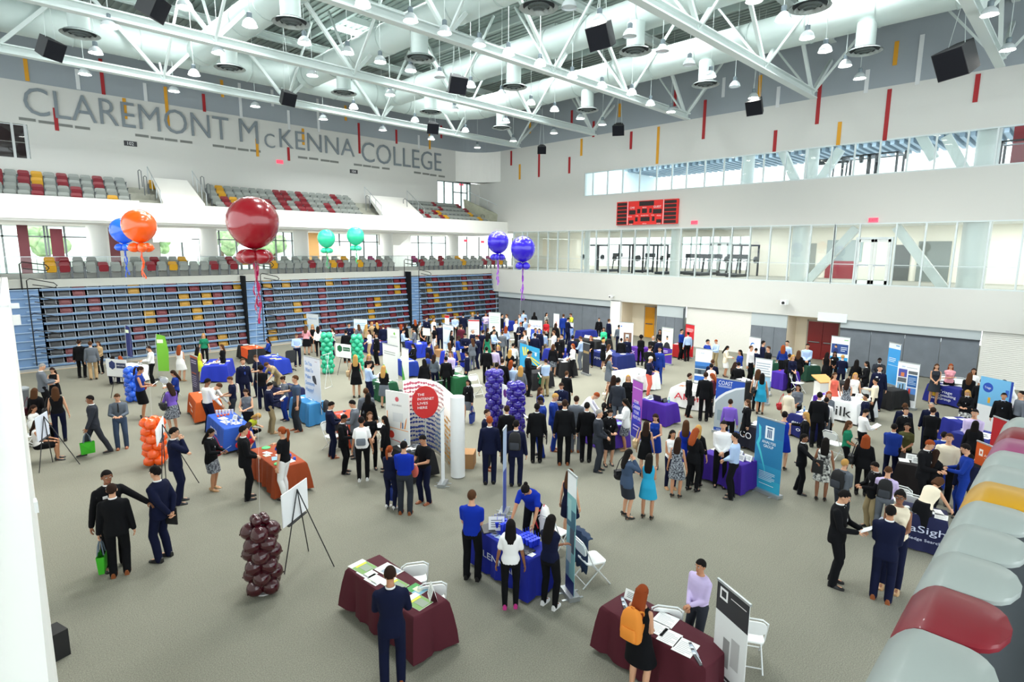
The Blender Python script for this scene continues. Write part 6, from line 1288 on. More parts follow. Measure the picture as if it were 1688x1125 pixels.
def garment(kind,pose,fem,S):
    J=S['J']; M=S['M']; mb=MB(); w_=.93 if fem else 1.0; seated=S['P'].get('seat') is not None
    hipw=.175 if fem else .165
    if kind=='jacket':
        bot=.80 if not seated else .92
        loft(mb,[(bot,-.005,hipw*1.13,.135),(.90,0,hipw*1.13,.14),(1.0,0,hipw*1.02,.13),(1.10,0,.15*w_,.118),(1.20,0,.165*w_,.128),(1.32,0,.192*w_,.135),(1.39,-.005,.200*w_,.122),(1.44,-.01,.155*w_,.098),(1.475,-.01,.082,.074)],22,M); sleeve(mb,S,.067*w_,.056,1.0,.047)
        if fem:
            for s in (-1,1): mb.ball(M@Vector((.065*s,.09,1.27)),.066,10,8)
    elif kind in('shirt','tee','blouse','tank','polo'):
        bot=.97 if kind=='shirt' else .90
        loft(mb,[(bot,0,hipw*1.02,.125),(1.0,0,hipw*1.0,.12),(1.09,0,(.14 if fem else .158),.108),(1.20,0,.16*w_,.118),(1.31,0,.184*w_,.126),(1.39,-.003,.190*w_,.117),(1.44,-.008,.148*w_,.092),(1.468,-.008,.07,.064)],22,M)
        if kind=='shirt' : sleeve(mb,S,.060*w_,.052,.98,.042)
        elif kind=='blouse': sleeve(mb,S,.056*w_,.048,.75,.042)
        elif kind in('tee','polo'): sleeve(mb,S,.061*w_,.058,.32)
        if fem:
            for s in (-1,1): mb.ball(M@Vector((.065*s,.085,1.27)),.064,10,8)
    elif kind=='trousers':
        loft(mb,[(.84,0,hipw*.8,.10),(.91,0,hipw*1.03,.125),(.98,0,hipw*.99,.118),(1.03,0,hipw*.93,.112)],20,M)
        slim=fem
        for s in (1,-1):
            a,k_,b=J['hip',s],J['kn',s],J['an',s]; cone(mb,a,k_,.096,.074 if not slim else .068); e=b+(b-k_).normalized()*.035; md=k_.lerp(e,.35)-Vector((0,.014,0))
            cone(mb,k_,md,.074 if not slim else .066,.072 if not slim else .066); cone(mb,md,e,.072 if not slim else .066,.064 if not slim else .050)
    elif kind in('skirt','skirtA'):
        fl=1.0 if kind=='skirt' else 1.35; 
        if seated: 
            loft(mb,[(.86,0,hipw*.9,.11),(.92,0,hipw*1.05,.13),(1.05,0,hipw*.85,.11)],20,M)
            for s in (1,-1): cone(mb,J['hip',s],J['hip',s].lerp(J['kn',s],.85),.10,.085)
        else:
            dy=(J['kn',1].y+J['kn',-1].y)/2
            loft(mb,[(.52,dy*.7,hipw*1.08*fl,.15*fl),(.68,dy*.4,hipw*1.1*(1+(fl-1)*.6),.148*(1+(fl-1)*.6)),(.84,.0,hipw*1.09,.142),(.93,0,hipw*1.05,.13),(1.03,0,hipw*.88,.112),(1.08,0,hipw*.78,.10)],26,M if not S['P'].get('lean') else Matrix.Translation((0,S['hy'],0)))
    elif kind=='dress':
        loft(mb,[(1.0,0,hipw*.95,.12),(1.09,0,.135,.105),(1.20,0,.15,.115),(1.31,0,.166,.118),(1.385,-.003,.158,.105),(1.43,-.008,.115,.08),(1.45,-.008,.08,.062)],22,M)
        for s in (-1,1): mb.ball(M@Vector((.065*s,.085,1.27)),.064,10,8)
        if seated:
            loft(mb,[(.86,0,hipw*.9,.11),(.92,0,hipw*1.05,.13),(1.05,0,hipw*.85,.11)],20,M)
            for s in (1,-1): cone(mb,J['hip',s],J['hip',s].lerp(J['kn',s],.85),.10,.085)
        else:
            dy=(J['kn',1].y+J['kn',-1].y)/2
            loft(mb,[(.55,dy*.7,hipw*1.35,.19),(.70,dy*.4,hipw*1.22,.165),(.86,.0,hipw*1.1,.145),(.95,0,hipw*1.02,.13),(1.06,0,.14,.108)],26,None if not S['P'].get('lean') else Matrix.Translation((0,S['hy'],0)))
    return to_mesh(mb,VOX_C)
def hair_mesh(kind,S):
    H=S['head']; H3=H.to_3x3(); mb=MB()
    def cap(rx,ry,rz,cz,cy,front):
        n,h=20,14; vs=[];idx={};fs=[]
        for i in range(h+1):
            t_=PI*i/h
            for k_ in range(n):
                a=2*PI*k_/n; vs.append((rx*math.sin(t_)*math.cos(a),ry*math.sin(t_)*math.sin(a),rz*math.cos(t_)))
        out=[]
        for i in range(h):
            for k_ in range(n):
                q=[vs[i*n+k_],vs[(i+1)*n+k_],vs[(i+1)*n+(k_+1)%n],vs[i*n+(k_+1)%n]]; cx=sum(v[0] for v in q)/4/rx; cy_=sum(v[1] for v in q)/4/ry; cz_=sum(v[2] for v in q)/4/rz
                if cz_< front+(.78*cy_ if cy_>0 else .62*cy_): 
                    continue
                out.append(q)
        for q in out: mb.add([H@(Vector(v)+Vector((0,cy,cz))) for v in q]+[H@(Vector(v)*.9+Vector((0,cy,cz))) for v in q],[(0,1,2,3),(7,6,5,4)])
    if kind!='bald': cap(.083,.100,.104,.128,-.008,-.12 if kind=='short' else -.30)
    if kind=='bald': cap(.077,.094,.100,.125,-.007,-.02)
    if kind in('long','curly'):
        vs=[]; n=16; rings=((.16,-.02,.086,.085),(.10,-.035,.092,.075),(.02,-.06,.10,.055),(-.08,-.085,.105,.045),(-.20,-.10,.095,.035),(-.27,-.10,.06,.02))
        s=1.12 if kind=='curly' else 1
        loft(mb,[(z,cy,rx*s,ry*s) for z,cy,rx,ry in rings],n,H)
    if kind=='bob': loft(mb,[(.16,-.02,.088,.088),(.10,-.03,.096,.078),(.03,-.045,.10,.065),(-.02,-.05,.085,.05)],16,H)
    if kind=='pony':
        mb.tube([H@Vector(p) for p in ((0,-.09,.16),(0,-.15,.15),(0,-.16,.06),(0,-.13,-.06),(0,-.12,-.13))],[.02,.032,.036,.028,.01],10)
    if kind=='bun': mb.ball(H@Vector((0,-.10,.17)),.042,12,8)
    if kind=='afro': mb.ball(H@Vector((0,-.025,.15)),(.12,.115,.115),14,10,None,H3)
    return mb.mesh('hair')
def shoe_mesh(S,s,heel):
    b=S['J']['an',s]; mb=MB(); z0=b.z-.085; 
    prof=[(-.075,.030,.0),(-.06,.036,0),(0,.040,0),(.08,.048,0),(.14,.045,0),(.18,.028,0)]
    top=[.085,.095,.085,.055,.042,.028]
    if heel: top=[.11,.12,.085,.05,.038,.026]
    vs=[];lo=[]
    for (y,w_,_),t_ in zip(prof,top):
        zb=z0+(.055*max(0,(.08-y)/.15) if heel else 0); vs+= [(b.x-w_,b.y+y,zb),(b.x+w_,b.y+y,zb),(b.x+w_*.95,b.y+y,z0+t_*.6+ (zb-z0)*.4),(b.x+w_*.45,b.y+y,z0+t_),(b.x-w_*.45,b.y+y,z0+t_),(b.x-w_*.95,b.y+y,z0+t_*.6+(zb-z0)*.4)]
    fs=[]
    for i in range(5):
        for k_ in range(6): fs.append((i*6+k_,i*6+(k_+1)%6,(i+1)*6+(k_+1)%6,(i+1)*6+k_))
    fs+=[(5,4,3,2,1,0),tuple(30+k_ for k_ in range(6))]; mb.add(vs,fs)
    if heel: mb.tube([(b.x,b.y-.055,z0+.055),(b.x,b.y-.06,z0)],[.016,.008],8)
    return mb.mesh('shoe')
PC={}
def part(key,fn):
    if key not in PC: PC[key]=fn()
    return PC[key]
COLS={'k':('0c0d11','black'),'n':('0e1430','dark navy'),'b':('15338a','blue'),'B':('0d2c9c','bright blue'),'l':('a9c0e2','light blue'),'w':('ececec','white'),'g':('646a73','grey'),'G':('2c3038','dark grey'),'s':('3c4c64','slate blue'),'t':('b59a74','tan'),'K':('9a8a68','khaki'),'o':('a8481f','brown-orange'),'r':('b0202a','red'),'m':('5a2030','maroon'),'p':('7a5cc0','purple'),'u':('c8b8e0','lilac'),'i':('e8a0ac','pink'),'e':('1f7a5a','green'),'E':('38c088','bright green'),'y':('c9d23a','yellow-green'),'c':('e8dcc4','cream'),'T':('2a9cc4','turquoise'),'v':('4a4a2a','olive'),'q':('e06a5a','coral'),'a':('1a3486','royal blue'),'x':('5c6570','grey-blue'),'f':('8a8f96','patterned grey'),'F':('d8d8d2','black and white floral'),'z':('e0872a','orange'),'h':('35a81a','leaf green')}
HC={'k':('120e0d','black'),'d':('2a1a12','dark brown'),'b':('4a2f1c','brown'),'r':('8a3f1c','red'),'y':('b48a4c','blonde'),'w':('cfc6b4','pale blonde'),'g':('8d8a86','grey')}
SKIN=['e0b496','cf9c7c','b98260','8a5a3e','4f3224']
OUT={ # type -> (female, [(garment, mesh kind, colour slot)], shoe)
'ms':(0,[('suit_jacket','jacket',0),('trousers','trousers',1)],0),'mh':(0,[('shirt','shirt',0),('trousers','trousers',1)],0),'mp':(0,[('short_sleeved_shirt','polo',0),('trousers','trousers',1)],0),
'wd':(1,[('dress','dress',0)],1),'wk':(1,[('jacket','jacket',0),('skirt','skirt',1)],1),'ws':(1,[('blouse','blouse',0),('skirt','skirtA',1)],1),'wt':(1,[('blouse','tee',0),('trousers','trousers',1)],1),'wb':(1,[('blouse','blouse',0),('trousers','trousers',1)],1),'wj':(1,[('blazer','jacket',0),('trousers','trousers',1)],1),'wv':(1,[('sleeveless_top','tank',0),('trousers','trousers',1)],1),'wx':(1,[('sleeveless_top','tank',0),('skirt','skirt',1)],1)}
TD={'ms':'{0} suit','mh':'{0} long-sleeved shirt, {1} trousers','mp':'{0} short-sleeved shirt, {1} trousers','wd':'{0} dress','wk':'{0} jacket, {1} skirt','ws':'{0} blouse, {1} skirt','wt':'{0} short-sleeved top, {1} trousers','wb':'{0} top, {1} trousers','wj':'{0} blazer and trousers','wv':'{0} sleeveless top, {1} trousers','wx':'{0} sleeveless top, {1} skirt'}
HK={'s':('short','short'),'l':('long','long'),'p':('pony','ponytailed'),'u':('bun','tied-up'),'c':('curly','long curly'),'a':('afro','full curly'),'h':('bald','thinning'),'o':('bob','chin-length')}
PPL=[]
def person(spec):
    f=spec.split(); hx,hy=float(f[0]),float(f[1]); fy=None
    i=2
    if f[2][0].isdigit(): fx,fy=float(f[2]),float(f[3]); i=4
    ty,cols,hr,sk,pose,phi=f[i:i+6]; items=f[i+6:]; phi=float(phi)
    fem=OUT[ty][0]; base=1.64 if fem else 1.77; s=base/1.75
    seat=POSES[pose].get('seat'); toph=1.75*s
    body,S=part(('body',pose,fem),lambda: body_mesh(pose,fem))
    top=(S['head']@Vector((0,-.005,.225)))*s
    if fy is not None and seat is None and pose!='le':
        P=G(fx,fy,.03); hh=height_at(P,hy); s=min(max(hh/ (top.z/s),.88),1.10); P.z=0
        top=top/base*1.75*s if False else (S['head']@Vector((0,-.005,.225)))*s
        if abs(hh-top.z)>.03:   # trust a blend of both readings
            Q=G(hx,hy,top.z); P=P.lerp(Vector((Q.x,Q.y,0)),.35); P.z=0
    else:
        Q=G(hx,hy,top.z); P=Vector((Q.x,Q.y,0)); d=facing(P,phi); P-=Vector((math.cos(d),math.sin(d),0))*top.y
    d=facing(P,phi); rz=d-PI/2
    o=link('person',body,None,P,rz); o.scale=(s,s,s)
    sm=mat(SKIN[int(sk)],.55,name='skin_%s'%sk); o.material_slots[0].link='OBJECT'; 
    for sl,m_ in enumerate(body.materials):
        o.material_slots[sl].link='OBJECT'; o.material_slots[sl].material=sm if m_.name.startswith('skin') else m_
    hk,hn=HK[hr[0]]; hc=HC[hr[1]]; hm=part(('hair',pose,fem,hk),lambda: hair_mesh(hk,S)); h=link('hair',hm,o)
    if not hm.materials: hm.materials.append(mat(HC['k'][0],.6))
    h.material_slots[0].link='OBJECT'; h.material_slots[0].material=mat(hc[0],.9,name='hair_'+hc[1].replace(' ','_'))
    cn=[COLS[cols[0]],COLS[cols[1] if len(cols)>1 else cols[0]]]
    for nm,gk,ci in OUT[ty][1]:
        gm=part(('g',gk,pose,fem),lambda: garment(gk,pose,fem,S))
        if not gm.materials: gm.materials.append(mat('808080'))
        g=link(nm,gm,o); g.material_slots[0].link='OBJECT'; c_=cols[ci if ci<len(cols) else 0]
        g.material_slots[0].material=pattern(c_) if c_ in 'fF' else mat(COLS[c_][0],.92,name='fabric_'+COLS[c_][1].replace(' ','_'))
    # shirt front and collar under jackets
    if OUT[ty][1][0][1]=='jacket':
        def mk():
            m=MB(); M=S['M']; yo=.122
            pts=[(-.055,.075,1.455),(.055,.075,1.455),(.045,.122,1.36),(0,.136,1.20),(-.045,.122,1.36)]
            m.add([M@Vector(p) for p in pts]+[M@(Vector(p)-Vector((0,.03,0))) for p in pts],[(0,1,2,3,4),(9,8,7,6,5)]+[(i,5+i,5+(i+1)%5,(i+1)%5) for i in range(5)])
            m.lathe([(.062,1.445),(.068,1.485),(.060,1.50),(.056,1.45)],16,(0,-.004,0),None,M,closed=False); return m.mesh('shirt_front')
        sf=part(('sf',pose,fem),mk)
        if not sf.materials: sf.materials.append(mat('eeeeee'))
        q=link('shirt_front',sf,o); q.material_slots[0].link='OBJECT'; sc='w'
        for it in items:
            if it.startswith('sh:'): sc=it[3]
        q.material_slots[0].material=mat(COLS[sc][0],.8,name='fabric_'+COLS[sc][1].replace(' ','_'))
    tie=[it for it in items if it.startswith('tie:')]
    if tie:
        def mk():
            m=MB(); M=S['M']; pts=[(-.015,.108,1.44),(.015,.108,1.44),(.026,.142,1.20),(0,.146,1.15),(-.026,.142,1.20)]; m.add([M@Vector(p) for p in pts]+[M@(Vector(p)-Vector((0,.012,0))) for p in pts],[(0,1,2,3,4),(9,8,7,6,5)]+[(i,5+i,5+(i+1)%5,(i+1)%5) for i in range(5)]); return m.mesh('necktie')
        tm=part(('tie',pose,fem),mk)
        if not tm.materials: tm.materials.append(mat('333333'))
        q=link('necktie',tm,o); q.material_slots[0].link='OBJECT'; q.material_slots[0].material=mat(COLS[tie[0][4]][0],.7)
    if 'badge' in items:
        def mk(): m=MB(); M=S['M']; m.box((.05,.128,1.30),(.12,.14,1.345),None,M); return m.mesh('name_badge',mat('f4f4f4',.6))
        link('name_badge',part(('badge',pose),mk),o)
    if 'gls' in items:
        def mk():
            m=MB(); H=S['head']
            for q in (-1,1):
                pts=[H@Vector((q*.03+.021*math.cos(2*PI*i/12),.094,.122+.016*math.sin(2*PI*i/12))) for i in range(13)]; m.tube(pts,.0022,5); m.tube([H@Vector((q*.05,.092,.125)),H@Vector((q*.076,.0,.115))],.002,5)
            m.tube([H@Vector((-.01,.096,.124)),H@Vector((.01,.096,.124))],.002,5); return m.mesh('glasses',mat('1a1a1c',.4))
        link('glasses',part(('gls',pose,fem),mk),o)
    heel=OUT[ty][2] and ty not in('wv','wt'); scol='k'
    for it in items:
        if it.startswith('shoe:'): scol=it[5]
    if ty=='ms' and scol=='k' and (int(hx)%5==0): scol='o'
    for sd in (1,-1):
        me=part(('shoe',pose,fem,sd,bool(heel)),lambda: shoe_mesh(S,sd,heel))
        if not me.materials: me.materials.append(mat('111111'))
        q=link('shoe',me,o); q.material_slots[0].link='OBJECT'; q.material_slots[0].material=mat({'k':'141416','o':'8a4a24','w':'e6e6e6','t':'b08a60','i':'c8328a'}.get(scol,'141416'),.45)
    # held and carried things (things of their own)
    Mw=Matrix.Translation(P)@Matrix.Rotation(rz,4,'Z')@Matrix.Scale(s,4); wv=lambda v: Mw@Vector(v)
    J=S['J']; facet='facing the viewer' if abs(phi)<45 else ('facing right' if 45<=phi<=135 else ('facing left' if -135<=phi<=-45 else 'seen from behind'))
    base_desc=TD[ty].format(cn[0][1],cn[1][1]); extra=''
    for it in items:
        kd,_,c_=it.partition(':')
        if kd=='pap':
            p=wv((0,.38,1.13) if pose in('ho',) else tuple(J['wr',-1]+Vector((0,.10,-.05)))); m=MB(); m.box((-.11,-.15,-.003),(.11,.15,.003)); oo=O('paper_sheet',m,mat(COLS[c_][0] if c_ else 'f2f3f5',.6),None,False,loc=p,label=None,cat='paper'); oo.rotation_euler=(R(35),0,rz); PPL.append((oo,(COLS[c_][1] if c_ else 'white')+' paper sheet held by',o)); extra=' holding %s paper'%(COLS[c_][1] if c_ else 'white')
        elif kd=='fold':
            p=wv(tuple(J['wr',1]+Vector((.02,.05,-.12)))); m=MB(); m.box((-.012,-.12,-.17),(.012,.12,.17)); oo=O('folder',m,mat(COLS[c_ or 'k'][0],.6),None,False,loc=p,cat='folder'); oo.rotation_euler=(0,0,rz); PPL.append((oo,COLS[c_ or 'k'][1]+' folder held by',o)); extra=' with %s folder'%COLS[c_ or 'k'][1]
        elif kd=='tote':
            w0=wv(tuple(J['wr',-1]+Vector((0,.03,-.10)))); t=thing('tote_bag',None,'bag',w0,rz); cc=COLS[c_][0]; m=MB(); Z=-.30
            a,b=.17,.06; vs=[(-b,-a,Z),(b,-a,Z),(b,a,Z),(-b,a,Z),(-b*.7,-a*.95,Z-.33),(b*.7,-a*.95,Z-.33),(b*.7,a*.95,Z-.33),(-b*.7,a*.95,Z-.33),(-b*1.15,0,Z-.16),(b*1.15,0,Z-.16)]
            m.add(vs,[(0,8,4),(0,3,8),(3,7,8),(4,8,7),(1,5,9),(1,9,2),(2,9,6),(5,6,9),(0,4,5,1),(2,6,7,3),(4,7,6,5)]); O('bag_body',m,mat(cc,.7),t,False)
            for q in (-1,1): m=MB(); m.tube([(q*.05,-.09,Z),(q*.03,-.06,-.12),(0,0,-.01),(q*.03,.06,-.12),(q*.05,.09,Z)],.011,6); O('bag_handle',m,mat({'h':'5a6a78','y':'5a6a78'}.get(c_,cc),.7),t)
            PPL.append((t,COLS[c_][1]+' tote bag carried by',o)); extra=' carrying %s tote'%COLS[c_][1]
        elif kd=='bag':
            sd=-1; w0=wv((.30*sd,-.02,.98)); t=thing('shoulder_bag',None,'bag',w0,rz); m=MB(); m.ball((0,0,0),(.075,.17,.13),12,8); m.box((-.06,-.14,.02),(.06,.14,.12)); O('bag_body',m,mat(COLS[c_][0],.6),t)
            m=MB(); m.tube([(0,-.13,.08),(.05,-.06,.36),(.09,0,.47),(.05,.06,.36),(0,.13,.08)],.010,6); O('bag_strap',m,mat(COLS[c_][0],.6),t); PPL.append((t,COLS[c_][1]+' shoulder bag carried by',o)); extra=' with %s bag'%COLS[c_][1]
        elif kd=='bp':
            w0=wv((0,-.235,1.04)); t=backpack_obj(w0,rz,COLS[c_][0],COLS['z' if c_=='z' else ('G' if c_!='w' else 'g')][0],None,1.02*s); PPL.append((t,COLS[c_][1]+' backpack worn by',o)); extra=' with %s backpack'%COLS[c_][1]
        elif kd=='tab':
            p=wv(tuple((J['wr',1]+J['wr',-1])/2+Vector((0,.10,.01)))); m=MB(); m.box((-.08,-.06,-.005),(.08,.06,.005)); oo=O('tablet',m,mat('1c1d20',.3),None,False,loc=p,cat='tablet'); oo.rotation_euler=(R(30),0,rz); PPL.append((oo,'dark tablet held by',o))
        elif kd=='cloth':
            p=wv(tuple((J['wr',1]+J['wr',-1])/2+Vector((0,.05,-.15)))); m=MB(); m.ball((0,0,0),(.16,.06,.18),12,8); oo=O('folded_cloth',m,mat(COLS[c_][0],.8),None,loc=p,rz=rz,cat='garment'); PPL.append((oo,COLS[c_][1]+' garment held by',o))
    near=sorted(LAND,key=lambda q:(q[0]-P).length)[0][1]
    posed={'si':'seated','cr':'crouching','le':'leaning over','wa':'walking','sh':'arm held out','sL':'arm held out','ge':'gesturing','fo':'arms crossed','ch':'hand at chin'}.get(pose,'')
    full=[base_desc,hc[1]+' '+hn+' hair',(posed+' ' if posed else '')+facet+extra,near]
    PEOPLE.append([o,full,hx]); o['category']='person'; return o
PEOPLE=[]
def pattern(c_):
    return noisy('fabric_pattern_'+c_, '1c2030' if c_=='f' else '1e1f22','9aa0a8' if c_=='f' else 'e2e2dc',22 if c_=='f' else 14,.8,detail=1)
